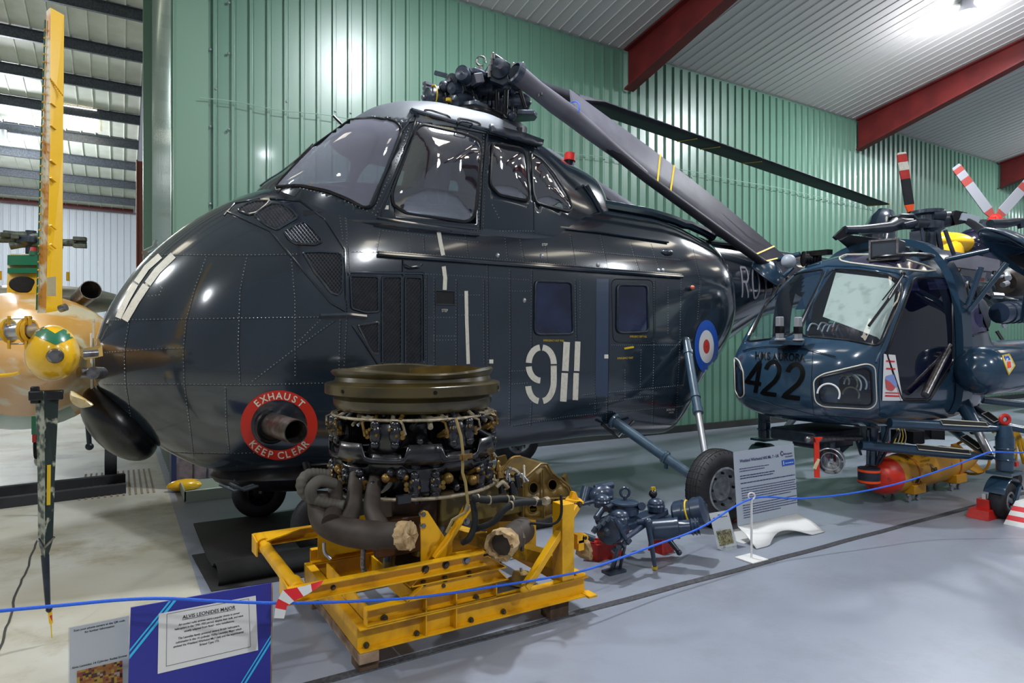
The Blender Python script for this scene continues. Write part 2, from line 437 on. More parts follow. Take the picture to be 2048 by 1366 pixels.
K['ceil'] = mat('ceiling_liner', 'c4c0c0', .5, col2='cac6c6', ns=.5, edge=.3)
K['ceil_l'] = mat('roof_sheet_white', 'dcdfd8', .5, col2='d0d3ca', ns=3)
K['galv'] = mat('galvanised_purlin', '5c626a', .5, metal=.35, col2='474c53', ns=30)
K['redsteel'] = mat('red_oxide_steel', '70201f', .5, col2='5f1a1b', ns=3)
K['skylight'] = mat('rooflight', 'fff6e2', .5, emit=5)
# floors
def floor_mat(name, c, c2, c3, rough, ns):
    m = mat(name, c, rough, col2=c2, ns=ns, nb=.5, edge=.16, bump=.03, bs=40); nt = m.node_tree; N = nt.nodes; L = nt.links; b = N['Principled BSDF']
    r = [x for x in N if x.type == 'VALTORGB'][0]
    n = N.new('ShaderNodeTexNoise'); n.inputs['Scale'].default_value = 1.1; n.inputs['Detail'].default_value = 9; n.inputs['Roughness'].default_value = .7
    g = N.new('ShaderNodeNewGeometry'); L.new(g.outputs['Position'], n.inputs['Vector'])
    rr = N.new('ShaderNodeValToRGB'); rr.color_ramp.elements[0].position = .5; rr.color_ramp.elements[1].position = .72
    L.new(n.outputs['Fac'], rr.inputs[0]); mx = N.new('ShaderNodeMix'); mx.data_type = 'RGBA'; L.new(rr.outputs[0], mx.inputs[0]); L.new(r.outputs[0], mx.inputs[6]); mx.inputs[7].default_value = lin(c3)
    L.new(mx.outputs[2], b.inputs['Base Color'])
    mr = N.new('ShaderNodeMapRange'); mr.inputs[3].default_value = rough - .07; mr.inputs[4].default_value = rough + .12; L.new(n.outputs['Fac'], mr.inputs[0]); L.new(mr.outputs[0], b.inputs['Roughness'])
    return m
K['floor'] = floor_mat('grey_painted_floor', '8b919e', '858b98', '7c818c', .3, 2)
K['concrete'] = floor_mat('worn_pale_concrete', 'b8b6ac', 'a8a392', '84795a', .38, 1.4)
XB = .44
m = MB(); m.box((XB + 17, 9, -.1), (34, 40, .2)); struct(m.build('floor', K['floor'], ang=0))
m = MB(); m.box((XB - 8, 9, -.1), (16, 40, .2)); struct(m.build('floor', K['concrete'], ang=0))
m = MB(); a = V((.9, 3.07, .003))
pts = [V((.2 + i * .25, 3.08 + .004 * sin(i * 1.7) , 0)) for i in range(110)]
vs = []
for i, p in enumerate(pts): vs += [p + V((0, -.026, .006)), p + V((0, .026, .006)), p + V((0, -.03, 0)), p + V((0, .03, 0))]
m.add(vs, [f for i in range(109) for f in ((4 * i, 4 * i + 4, 4 * i + 5, 4 * i + 1), (4 * i + 2, 4 * i + 6, 4 * i + 4, 4 * i), (4 * i + 1, 4 * i + 5, 4 * i + 7, 4 * i + 3))])
o = struct(m.build('trim_1', mat('dark_floor_strip', '2c2d31', .7, col2='45464b', ns=60, bump=.3, bs=150)))
# crack in the concrete and its drain grooves
m = MB(); pc = [(76, 1080), (52, 1140), (30, 1195), (22, 1225), (4, 1285), (-20, 1330)]
random.seed(4); q = []
for (x, y) in dens(pc, 9, False): q.append((x + random.uniform(-2.5, 2.5), y))
vs = []
for (x, y) in q: p = PZ(x, y, .0025); vs += [p - V((.006, 0, 0)), p + V((.006, 0, 0))]
m.add(vs, [(2 * i, 2 * i + 2, 2 * i + 3, 2 * i + 1) for i in range(len(q) - 1)]); struct(m.build('trim_2', mat('floor_crack', '34342f', .9), ang=0))
# green clad wall (Y = 8.28, X .5 .. 30): sheets of 1 m cover on a backing
YW, HW = 8.28, 6.42
m = MB(); m.box((15.3, YW + .12, 3.3), (29.6, .1, 6.6)); wall = struct(m.build('wall_back', K['green'], ang=0))
prof = [(0, 0), (.30, 0), (.36, 1), (.50, 1), (.56, 0), (.62, 0), (.63, .16), (.65, .16), (.66, 0)]
x = .86; first = None; CP = 5 * .2
while x < 30:
    if first is None:
        first = ribs((0, YW + .05, 0), (1, 0, 0), (0, 0, 1), (0, -1, 0), 5, .2, HW, .034, prof).build('cladding_sheet', K['green'], ang=30, recalc=False); put(first, wall); o = first
    else: o = first.copy(); SC.collection.objects.link(o)
    o.location = V((x, 0, 0)); x += 1.0
# corner flashing (wide plain green strip) and base trim
m = MB(); m.box((.70, YW + .02, 3.3), (.36, .02, 6.6)); m.box((.52, YW + .012, 3.3), (.012, .03, 6.6)); struct(m.build('trim_3', K['green_flat'], ang=0))
m = MB(); m.box((15.2, YW - .0, .06), (29.4, .05, .12)); struct(m.build('trim_4', mat('dark_base_channel', '232825', .6), ang=0))
# screws and the loose cable along the wall
m = MB(); random.seed(3)
for k in range(140):
    x = .96 + k * .2
    if x > 22: break
    for z in (4.55, 2.9):
        if random.random() < .6: m.ball((x, YW + .014, z + random.uniform(-.02, .02)), .014, 6, 4)
for k in range(2):
    for z in (5.6, 5.0, 4.1, 3.2): m.ball((.9 + k * .2, YW + .014, z), .018, 6, 4)
stuff(m.build('cladding_screws', K['alu'], wall))
m = MB(); pts = [PY(x, y, YW - .03) for x, y in dens([(400, 196), (470, 205), (600, 225), (690, 237), (770, 247), (950, 277), (1130, 306), (1260, 322), (1500, 365), (1760, 418)], 25, False)]
pts = [p + V((0, 0, .012 * sin(i * .9))) for i, p in enumerate(pts)]
m.tube(pts, .005, 5); tag(m.build('cable', mat('pale_wire', '8aa79a', .5)), 'thin pale wire sagging along the green cladding wall', 'cable')
# return wall going back from the corner (faces -X): pale green-grey glossy sheet, flashing strips, posts
m = MB(); m.box((.56, 12.6, 4.7), (.06, 8.6, 9.4)); rw = struct(m.build('wall_return', mat('return_cladding', '93a89c', .22, coat=.5, spec=.8), ang=0))
sh0 = None
for k in range(8):
    if sh0 is None:
        sh0 = ribs((.53, 8.32, 0), (0, 1, 0), (0, 0, 1), (-1, 0, 0), 5, .2, 9.3, .02, [(0, 0), (.3, 0), (.36, 1), (.5, 1), (.56, 0)]).build('cladding_sheet', mat('return_sheet', '98aba2', .2, coat=.5, spec=.8, metal=.3), ang=30, recalc=False); put(sh0, rw); o = sh0
    else: o = sh0.copy(); SC.collection.objects.link(o)
    o.location = V((0, k * 1.0, 0))
m = MB(); m.box((.45, 14.0, 4.1), (.16, .3, 8.2)); struct(m.build('trim_5', K['green_flat'], ang=0))
m = MB(); m.channel((.42, 16.2, 0), (.42, 16.2, 5.5), .22, .24, .02, up=(1, 0, 0), kind='I'); struct(m.build('trim_6', mat('red_brown_post', '8a4a38', .5), ang=0))
m = MB(); m.box((.56, 21.8, 3.2), (.06, 9.8, 6.4)); struct(m.build('wall_side', K['green_flat'], ang=0))
# small bracket lamp tube on the return wall
m = MB(); a = PX(308, 497, .42); m.cyl(a, a + V((-.12, -.2, -.1)), .045, n=10); b_ = a + V((.03, .1, .12)); m.cyl(a, b_, .03, n=8)
tag(m.build('pipe_stub', K['alu'], ang=40), 'grey pipe stub with a black bracket on the narrow return wall', 'pipe')
# left hall: pale far wall, red eaves beam, roof sheets with purlins
m = MB(); m.box((-11.5, 26.9, 3.1), (25, .1, 6.2)); fw = struct(m.build('wall_far', K['cream_wall'], ang=0)); s0 = None
for k in range(24):
    if s0 is None: s0 = ribs((0, 26.8, 0), (1, 0, 0), (0, 0, 1), (0, -1, 0), 5, .2, 6.1, .03, [(0, 0), (.35, 0), (.42, 1), (.58, 1), (.65, 0)]).build('cladding_sheet', K['cream_wall'], ang=30, recalc=False); put(s0, fw); o = s0
    else: o = s0.copy(); SC.collection.objects.link(o)
    o.location = V((.2 - k, 0, 0))
m = MB(); m.channel((-24, 26.55, 6.3), (.4, 26.55, 6.3), .2, .34, .03, kind='I'); struct(m.build('trim_7', K['redsteel'], ang=0))
def zl(y): return 10.65 - .17 * y
c0 = MB(); c0.add([(-24, 2, zl(2) + .12), (.46, 2, zl(2) + .12), (.46, 28, zl(28) + .12), (-24, 28, zl(28) + .12), (-24, 2, zl(2) + .2), (.46, 2, zl(2) + .2), (.46, 28, zl(28) + .2), (-24, 28, zl(28) + .2)],
      [(0, 1, 2, 3), (7, 6, 5, 4), (0, 4, 5, 1), (1, 5, 6, 2), (2, 6, 7, 3), (3, 7, 4, 0)]); ceil_l = struct(c0.build('ceiling', K['ceil_l'], ang=0))
dn = V((0, 1, -.17)).normalized(); s0 = None
for k in range(24):
    if s0 is None:
        s0 = ribs((0, 2, zl(2) + .115), (1, 0, 0), dn, (0, 0, -1), 3, .3333, 26.3, .03, [(0, 0), (.90, 0), (.93, 1), (.97, 1)]).build('roof_sheet', K['ceil_l'], ang=30, recalc=False); put(s0, ceil_l); o = s0
    else: o = s0.copy(); SC.collection.objects.link(o)
    o.location = V((-.55 - k, 0, 0))
pu = None; y = 11.9 - 6
while y < 27:
    mm = MB(); z = zl(y); mm.channel((-24, y, z - .03), (.45, y, z - .03), .075, .24, .012)
    if pu is None:
        pu = mm.build('purlin', K['galv'], ceil_l, ang=0); base = (y, z)
    else:
        o = pu.copy(); SC.collection.objects.link(o); o.location = V((0, y - base[0], z - base[1]))
    y += 1.5
for k, (x0, y0) in enumerate(((-1.45, 19.4), (-9, 14.9), (-14, 20.9))):
    mm = MB(); p = [(x0, y0, zl(y0) + .06), (x0 + .95, y0, zl(y0) + .06), (x0 + .95, y0 + 1.25, zl(y0 + 1.25) + .06), (x0, y0 + 1.25, zl(y0 + 1.25) + .06)]
    mm.prism(p, (0, 0, .02)); mm.build('rooflight_pane', K['skylight'], ceil_l, ang=0)
# main roof over the green-walled hall: lined with narrow pale boards
def zr(y): return 6.42 + .18 * (YW - y)
cm = MB(); y0, y1 = YW + .1, -9
cm.prism([(.46, y0, zr(y0) + .06), (31, y0, zr(y0) + .06), (31, y1, zr(y1) + .06), (.46, y1, zr(y1) + .06)], (0, 0, .08)); ceil = struct(cm.build('ceiling', K['ceil'], ang=0))
cm = MB(); cm.prism([(-22, 1.9, zr(1.9) + 2.6), (.46, 1.9, zr(1.9) + 2.6), (.46, -9, zr(-9) + .6), (-22, -9, zr(-9) + .6)], (0, 0, .08)); struct(cm.build('ceiling', K['ceil_l'], ang=0))
dn = V((0, -1, .18)).normalized(); s0 = None; x = .48
while x < 30:
    if s0 is None:
        s0 = ribs((0, YW + .02, zr(YW) + .05), (1, 0, 0), dn, (0, 0, -1), 5, .2, 17.3, .012, [(0, 0), (.86, 0), (.90, 1), (.96, 1)]).build('ceiling_panel', K['ceil'], ang=30, recalc=False); put(s0, ceil); o = s0; o.location = V((x, 0, 0)) - ceil.location
    else: o = s0.copy(); SC.collection.objects.link(o); o.location = V((x, 0, 0)) - ceil.location
    x += 1.0
# tapered red rafters and eaves haunches
for k, xr in enumerate((.62, 7.25, 13.83, 20.5, 27.1)):
    mm = MB()
    for sx, wd in ((0, .02),):
        mm.prism([(xr - wd / 2, YW - .02, zr(YW) - .0), (xr - wd / 2, YW - .02, 5.78), (xr - wd / 2, YW - 3.3, zr(YW - 3.3) - .36), (xr - wd / 2, -9, zr(-9) - .3), (xr - wd / 2, -9, zr(-9))], (wd, 0, 0))
    mm.prism([(xr - .1, YW - .02, 5.80), (xr - .1, YW - 3.3, zr(YW - 3.3) - .34), (xr - .1, -9, zr(-9) - .28), (xr - .1, -9, zr(-9) - .31), (xr - .1, YW - 3.3, zr(YW - 3.3) - .37), (xr - .1, YW - .02, 5.77)], (.2, 0, 0))
    mm.prism([(xr - .1, YW - .02, zr(YW) + .03), (xr - .1, -9, zr(-9) + .03), (xr - .1, -9, zr(-9)), (xr - .1, YW - .02, zr(YW))], (.2, 0, 0))
    struct(mm.build('trim_%d' % (8 + k), K['redsteel'], ang=0))
# rooflights of the hall, in the roof behind and above the camera
for k in range(7):
    x0 = -4 + k * 3.3 + .9
    for yy in ((1.6, 3.4), (-4.5, -2.2)):
        if x0 < .4 : continue
        mm = MB(); mm.prism([(x0, yy[0], zr(yy[0]) + .03), (x0 + .8, yy[0], zr(yy[0]) + .03), (x0 + .8, yy[1], zr(yy[1]) + .03), (x0, yy[1], zr(yy[1]) + .03)], (0, 0, .015))
        mm.build('rooflight_pane', K['skylight'], ceil, ang=0)
for k, x0 in enumerate((-1.2, -5.5, -10)):
    mm = MB()
    for yy in ((7.0, 8.4),): mm.prism([(x0, yy[0], zl(yy[0]) + .05), (x0 + .9, yy[0], zl(yy[0]) + .05), (x0 + .9, yy[1], zl(yy[1]) + .05), (x0, yy[1], zl(yy[1]) + .05)], (0, 0, .015))
    mm.build('rooflight_pane', K['skylight'], ceil_l, ang=0)
# the lamps: housing, reflector, diffuser, cable
LL = ['high bay lamp above the cockpit of the large dark helicopter, over the top edge', 'high bay lamp glowing at the top edge above the dark helicopters', 'high bay lamp far down the green-walled hall beyond the last rafter in view', 'high bay lamp over the yellow helicopter end of the hall',
      'high bay lamp glowing low among the galvanised purlins', 'high bay lamp behind the camera, in line with the engine stand', 'high bay lamp behind the camera, towards the small blue helicopter', 'high bay lamp behind the camera, over the pale concrete', 'high bay lamp over the far pale-walled hall, outside the frame']
for i, (x, y, z) in enumerate(LAMPS):
    t = thing('high_bay_lamp', LL[i], 'lamp', (x, y, z), 'high bay lamps')
    mm = MB(); mm.lathe((x, y, z), (0, 0, 1), [(.05, .30), (.08, .29), (.09, .10), (.16, .0), (.17, -.02), (.155, -.02), (.08, .05), (0, .05)], 24); mm.build('housing', K['alu'], t)
    zt = zr(y) + .05 if x > .4 else (zl(y) if y > 2 else zr(y) + 1.5); mm = MB(); mm.cyl((x, y, z + .33), (x, y, max(z + .4, zt)), .012, n=6); mm.build('hanger', K['galv'], t)
# ================================================================ WHIRLWIND (large dark helicopter, nose towards -X, centre line Y = 5.6)
YC = 5.6
WH = thing('helicopter', 'large dark blue-grey helicopter marked 911 with folded blades, behind the yellow engine stand', 'helicopter', (2.5, YC, 0))
HT = [  # X, zb, zt, hw, zm, n_top, n_bot
 (-.165, 1.44, 1.52, .03, 1.48, 2, 2), (-.15, 1.30, 1.62, .14, 1.47, 2, 2), (-.10, 1.15, 1.78, .25, 1.46, 2, 2), (.0, 1.02, 1.98, .38, 1.46, 2.05, 2.1),
 (.16, .88, 2.22, .50, 1.46, 2.1, 2.2), (.35, .74, 2.42, .59, 1.47, 2.1, 2.35), (.55, .63, 2.585, .655, 1.48, 2.15, 2.5), (.85, .56, 2.77, .71, 1.5, 2.2, 2.8),
 (1.2, .54, 2.90, .745, 1.55, 2.3, 3.2), (1.7, .55, 2.97, .76, 1.65, 2.5, 4), (2.5, .58, 3.0, .765, 1.7, 2.6, 5), (4.0, .64, 3.02, .765, 1.7, 2.6, 5),
 (4.95, .60, 3.0, .755, 1.7, 2.5, 5), (5.15, .68, 2.98, .745, 1.72, 2.5, 4.2), (5.38, .92, 2.95, .725, 1.76, 2.4, 3), (5.65, 1.1, 2.88, .69, 1.85, 2.3, 2.2), (5.9, 1.2, 2.82, .62, 1.95, 2.2, 1.9), (6.05, 1.3, 2.76, .54, 2.0, 2.1, 1.8), (6.13, 1.38, 2.72, .46, 2.02, 2.1, 1.7)]
xs = [-.165, -.16, -.15, -.135, -.115, -.09, -.06, -.03, 0, .04] + [.08 + i * .055 for i in range(111)]; xs = [x for x in xs if x < 6.12] + [6.13]
hm = hull(HT, YC, xs, 96)
cap = [tuple(hm.v[i]) for i in range(96)]; hm.f.append(tuple(range(96))); hm.m.append(0); n0 = (len(xs) - 1) * 96; hm.f.append(tuple(range(n0, n0 + 96))); hm.m.append(0)
hm.build('fuselage', K['navy'], WH, ang=60)
BT = [(5.9, 1.25, 2.86, .47, 2.18, 2.2, 1.5), (6.5, 1.60, 2.86, .43, 2.2, 2.2, 1.5), (7.2, 1.92, 2.82, .38, 2.25, 2.2, 1.6), (9, 2.2, 2.78, .27, 2.4, 2.1, 1.9), (12.6, 2.42, 2.74, .13, 2.56, 2, 2)]
bmx = [5.9 + i * .1 for i in range(68)]
bh = hull(BT, YC, bmx, 48); bh.build('tail_boom', K['navy'], WH, ang=60)
m = MB(); m.prism([(12.0, YC - .05, 2.5), (12.9, YC - .05, 2.5), (13.6, YC - .04, 3.7), (13.2, YC - .04, 3.72)], (0, .1, 0)); m.build('tail_fin', K['navy'], WH)
m = MB(); m.beam((12.1, YC, 2.6), (12.1, YC - 1.2, 2.5), .5, .03, w2=.3); m.beam((12.1, YC, 2.6), (12.1, YC + 1.2, 2.5), .5, .03, w2=.3); m.build('tailplane', K['navy'], WH)
# canopy
CT = [(.93, 2.3, 2.80, .10, 2.5, 2.2, 2), (1.0, 2.3, 2.88, .26, 2.52, 2.4, 2), (1.15, 2.3, 3.0, .42, 2.55, 2.6, 2), (1.4, 2.3, 3.24, .56, 2.57, 2.9, 2), (1.65, 2.3, 3.46, .645, 2.58, 3.2, 2), (1.87, 2.3, 3.61, .685, 2.6, 3.6, 2),
 (2.1, 2.3, 3.68, .70, 2.6, 4, 2), (2.4, 2.3, 3.715, .705, 2.6, 4.2, 2), (2.8, 2.3, 3.71, .70, 2.6, 4.2, 2), (3.1, 2.3, 3.66, .69, 2.6, 4, 2), (3.4, 2.3, 3.57, .66, 2.6, 3.4, 2), (3.8, 2.3, 3.47, .55, 2.6, 2.8, 2), (4.3, 2.3, 3.38, .36, 2.6, 2.4, 2), (4.46, 2.3, 3.2, .29, 2.6, 2.2, 2), (4.56, 2.3, 2.95, .22, 2.6, 2, 2)]
cxs = [.93, .95, .97] + [1.0 + i * .0225 for i in range(158)] + [4.56]
full = hull(CT, YC, cxs, 200)
WS = rnd([(549, 374), (612, 309), (658, 265), (696, 241), (745, 236), (790, 243), (802, 256), (799, 280), (772, 340), (748, 408), (731, 417), (693, 397), (655, 382), (600, 371)], 10)
DW = rnd([(842, 249), (926, 267), (955, 279), (963, 296), (952, 417), (946, 437), (931, 444), (809, 425), (785, 408), (784, 384), (822, 272)], 8)
W2 = rnd([(984, 287), (1043, 297), (1051, 311), (1059, 395), (1050, 401), (997, 390), (980, 370)], 8)
W3 = rnd([(1061, 306), (1081, 317), (1107, 346), (1137, 396), (1143, 417), (1135, 423), (1073, 405), (1066, 387)], 6)
GL = [WS, DW, W2, W3]
def keepc(i, j, q):
    c = sum((V(p) for p in q), V((0, 0, 0))) / 4
    if c.y > YC: c = V((c.x, 2 * YC - c.y, c.z))
    nn = (V(q[1]) - V(q[0])).cross(V(q[3]) - V(q[0])); p = proj(c)
    if c.z < 2.45: return False
    return not any(inside(p, g) for g in GL)
isroof = lambda q: 1.4 < q[0][0] < 3.3 and sum(p[2] for p in q) / 4 > 3.40
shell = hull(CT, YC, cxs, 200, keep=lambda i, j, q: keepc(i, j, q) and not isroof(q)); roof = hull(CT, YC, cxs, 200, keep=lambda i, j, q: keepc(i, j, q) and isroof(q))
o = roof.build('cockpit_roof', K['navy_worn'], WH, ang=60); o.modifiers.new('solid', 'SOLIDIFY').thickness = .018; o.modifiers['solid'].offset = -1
CS = Skin(full)
sh = shell.build('cockpit_shell', K['navy'], WH, ang=60); 
md = sh.modifiers.new('solid', 'SOLIDIFY'); md.thickness = .018; md.offset = -1 
HS = Skin(hm); ALL = Skin(hm, full, bh)
def mirror(mb):
    r = MB(); r.v = [(p[0], 2 * YC - p[1], p[2]) for p in mb.v]; r.f = [tuple(reversed(f)) for f in mb.f]; r.m = list(mb.m); return r
for nm, g, mt, wd in (('windscreen', WS, 'glass_ws', .012), ('door_window', DW, 'glass_door', .015), ('side_window', W2, 'glass_door', .015), ('rear_window', W3, 'glass_door', .014)):
    a = MB(); CS.patch(a, g, .004, 9, bulge={'windscreen': .03, 'door_window': .10, 'side_window': .05, 'rear_window': .05}[nm], bw={'windscreen': 60, 'door_window': 80}.get(nm, 36)); fr = MB(); CS.tube(fr, g, wd, .004, 7, True)
    for k in (0, 1):
        pane = (a if k == 0 else mirror(a)).build(nm, K[mt], WH, ang=80); (fr if k == 0 else mirror(fr)).build('window_seal', K['black'], pane)
# windscreen centre post, wipers
m = MB(); pts = [V((x, YC, interp(CT, x)[1] + .004)) for x in [.98 + i * .07 for i in range(13)]]; m.tube(pts, .012, 8); m.build('centre_post', K['navy'], WH)
m = MB()
CS.tube(m, [(740, 412), (772, 340), (803, 262), (826, 232)], .011, .012); CS.tube(m, [(756, 428), (790, 350), (824, 262), (832, 236)], .008, .012); CS.tube(m, [(762, 432), (797, 347), (838, 246)], .006, .014)
m.build('door_post', K['navy'], WH)
m = MB(); p0 = PY(530, 388, 5.45); p1 = PY(566, 362, 5.48); p2 = PY(627, 301, 5.5); p3 = PY(668, 262, 5.5)
m.tube([p0, p1 + V((0, 0, .03)), p2 + V((0, 0, .035))], .008, 6); m.tube([p0 + V((0, .03, .03)), p2 + V((0, .02, .06))], .006, 5); m.beam(p1 + V((.07, 0, .08)), p3, .012, .02)
m.ball(p0, .028, 8, 6); m.build('wiper', K['steel'], WH)
m = MB(); q0 = PY(555, 387, 5.15); m.tube([q0, PY(563, 378, 5.15), PY(590, 369, 5.15)], .006, 5); m.build('wiper', K['black'], WH)
m = MB(); q0 = PY(683, 248, 5.5); m.tube([q0, PY(666, 231, 5.5)], .012, 6, ); m.build('temperature_probe', K['black'], WH)
# roof visor rail, roof lights (oval windows), grab handle
m = MB(); CS.tube(m, [(822, 222), (900, 243), (975, 262), (1040, 280), (1074, 293)], [.02] * 1 and .017, .012); CS.tube(m, [(822, 222), (835, 236)], .02, .01)
m.build('roof_gutter', K['navy'], WH)
m = MB(); vis = [(972, 258), (1040, 276), (1076, 291), (1073, 300), (1040, 292), (972, 272)]; a = MB(); CS.patch(a, vis, .05, 8); m.add(a.v, a.f); m.build('roof_visor', K['navy_dull'], WH).modifiers.new('s', 'SOLIDIFY').thickness = .03
for g in ([(848, 222), (860, 222), (893, 232), (901, 239), (896, 243), (880, 240), (862, 236), (852, 229)], [(915, 238), (935, 241), (955, 247), (961, 252), (952, 254), (930, 249), (917, 244)]):
    a = MB(); CS.patch(a, rnd(g, 4), .012, 7); pn = a.build('roof_window', K['navy_worn'], WH); a = MB(); CS.tube(a, rnd(g, 4), .009, .01, 5, True); a.build('window_seal', K['black'], pn)
def loop_handle(name, pa, pb, skin, out=.06, r=.007, mt='navy'):
    a = skin.hit(*pa); b = skin.hit(*pb)
    if a is None or b is None: return
    n = skin.nrm(*pa); mm = MB(); mm.tube([a, a + n * out * .8, a.lerp(b, .12) + n * out, b.lerp(a, .12) + n * out, b + n * out * .8, b], r, 6); mm.build(name, K[mt], WH)
loop_handle('grab_handle', (914, 252), (939, 256), CS, .07); loop_handle('grab_handle', (900, 464), (926, 466), HS, .05)
# sills, door rails
m = MB(); CS.tube(m, [(754, 436), (860, 452), (958, 464)], .014, .02); HS.tube(m, [(750, 440), (860, 457), (958, 468)], .02, .01); m.build('door_rail', K['navy'], WH)
m = MB(); HS.tube(m, [(956, 462), (1040, 470), (1100, 455), (1152, 437)], .012, .008); CS.tube(m, [(975, 262), (968, 340), (962, 460)], .011, .008); CS.tube(m, [(1058, 300), (1068, 420), (1068, 466)], .004, .003); m.build('frame_strip', K['navy'], WH)
# rear fairing behind the canopy with duct cap
m = MB(); a = PY(1136, 345, 5.45); m.cyl(a, a + V((.02, 0, .12)), .05, n=12); m.build('vent_pipe', K['navy_dull'], WH)
m = MB(); m.cyl(a + V((.02, 0, .12)), a + V((.03, 0, .2)), .062, .058, 14); m.build('vent_cover', K['red'], WH)
m = MB(); p = [(1153, 378), (1165, 372), (1182, 395), (1201, 430)]; CS.tube(m, p, .012, .01); CS.tube(m, [(1172, 372), (1206, 430)], .02, .01); m.build('fairing_louvre', K['navy_dull'], WH)
# long rail gutters on the cabin side and roof spine strips
m = MB(); 
for a, b in (((755, 510), (1362, 555)),): HS.tube(m, [a, ((a[0] + b[0]) / 2, (a[1] + b[1]) / 2), b], .017, .022); HS.tube(m, [(755, 504), (1060, 527), (1362, 550)], .008, .008)
m.build('cabin_door_rail', K['navy'], WH)
m = MB(); HS.tube(m, [(1095, 454), (1200, 466), (1335, 486)], .012, .015); m.build('spine_rail', K['navy'], WH)
m = MB(); m.tube([V((x, 5.35, interp(HT, x)[1] + (.02 if x < 5.6 else .05))) for x in [4.2 + .1 * i for i in range(19)]], .055, 8); m.tube([V((6.0 + .1 * i, 5.32, 2.9 - .02 * i)) for i in range(14)], .05, 8); m.build('drive_shaft_cover', K['navy'], WH)
m = MB(); HS.tube(m, [(1318, 500), (1334, 502), (1346, 508)], [.03], .01) if False else None
h = HS.hit(1334, 505); m.ball(h, .055, 12, 8, (1.5, .8, .7)); m.build('scoop', K['navy'], WH)
for (x, y) in ((995, 511), (1196, 530), (1317, 541), (1326, 541), (1049, 601), (1083, 712 - 200)):
    h = HS.hit(x, y)
    if h is not None: m = MB(); m.ball(h, .018, 8, 6, (1, .9, 1.3)); m.build('lamp_bead', K['alu'], WH)
m = MB(); h = HS.hit(1378, 577); n = HS.nrm(1378, 577); m.cyl(h, h + n * .04, .03, .026, 12); ln = m.build('navigation_lamp', K['navy'], WH); m = MB(); m.ball(h + n * .045, .025, 10, 8); m.build('lens', mat('red_lamp_lens', 'c8604a', .2, coat=.5), WH)
# cabin windows
for g in (rnd([(1070, 562), (1143, 565), (1146, 668), (1075, 669), (1069, 662)], 10), rnd([(1234, 570), (1294, 571), (1296, 664), (1240, 666), (1233, 660)], 9)):
    a = MB(); HS.patch(a, g, .003, 9); pn = a.build('cabin_window', K['glass_cab'] if 'glass_cab' in K else mat('cabin_glass', '171d33', .06, col2='232c4c', ns=3, coat=.6), WH)
    a = MB(); HS.tube(a, g, .012, .008, 7, True, 8); a.build('window_frame', K['navy_dull'], pn)
m = MB(); HS.tube(m, rnd([(1223, 558), (1306, 560), (1308, 686), (1226, 684)], 12), .004, .002, 8, True, 4); m.build('window_surround', K['seam'], WH)
# white and coloured markings
K['stencil'] = mat('stencil_white', 'd9d5c6', .5, col2='c4bfae', ns=40, nb=.62)
m = MB()
def arc(cx, cy, rx, ry, a0, a1, n=14): return [(cx + rx * cos(radians(a0 + (a1 - a0) * i / n)), cy + ry * sin(radians(a0 + (a1 - a0) * i / n))) for i in range(n + 1)]
def skew(ps, k=0): return [(x, y + (x - 1083) * k) for x, y in ps]
cx9 = 1082
for pts in (arc(cx9 + 1, 728, 24, 33, -86, 0) , arc(cx9 - 1, 728, 24, 33, -94, -176), arc(cx9 - 1, 731, 24, 30, 176, 92), [(cx9 + 25, 731), (cx9 + 25, 760)] + arc(cx9 + 1, 762, 24, 40, 0, 84)[1:], arc(cx9 - 3, 770, 23, 32, 96, 176), arc(cx9 + 1, 731, 24, 30, 4, 0)):
    HS.ribbon(m, pts, 12, .004, 5)
HS.ribbon(m, [(1133, 684), (1130, 742)], 13, .004); HS.ribbon(m, [(1129, 746), (1126, 803)], 13, .004)
HS.ribbon(m, [(1155, 683), (1153, 742)], 11, .004); HS.ribbon(m, [(1152, 746), (1150, 800)], 11, .004)
m.build('number_911', K['stencil'], WH, ang=0)
m = MB()
for pts, wd in (([(877, 464), (881, 487), (886, 511)], 8), ([(887, 533), (890, 556), (889, 580)], 8), ([(932, 582), (933, 640), (936, 728)], 7)): HS.ribbon(m, pts, wd, .004)
m.each('white_stripe', K['stencil'], WH, ang=0)
m = MB()
for pts, wd in (([(321, 512), (294, 536), (274, 565)], 12), ([(272, 568), (254, 600), (237, 636)], 12), ([(347, 511), (315, 542), (296, 568)], 14), ([(293, 571), (272, 603), (250, 641)], 15)): HS.ribbon(m, pts, wd, .004, 4)
m.each('nose_stripe', K['stencil'], WH, ang=0)
m = MB(); HS.ribbon(m, [(1205, 558), (1204, 660), (1203, 792)], 25, .0025); m.build('pale_band', K['grey_mark'], WH, ang=0)
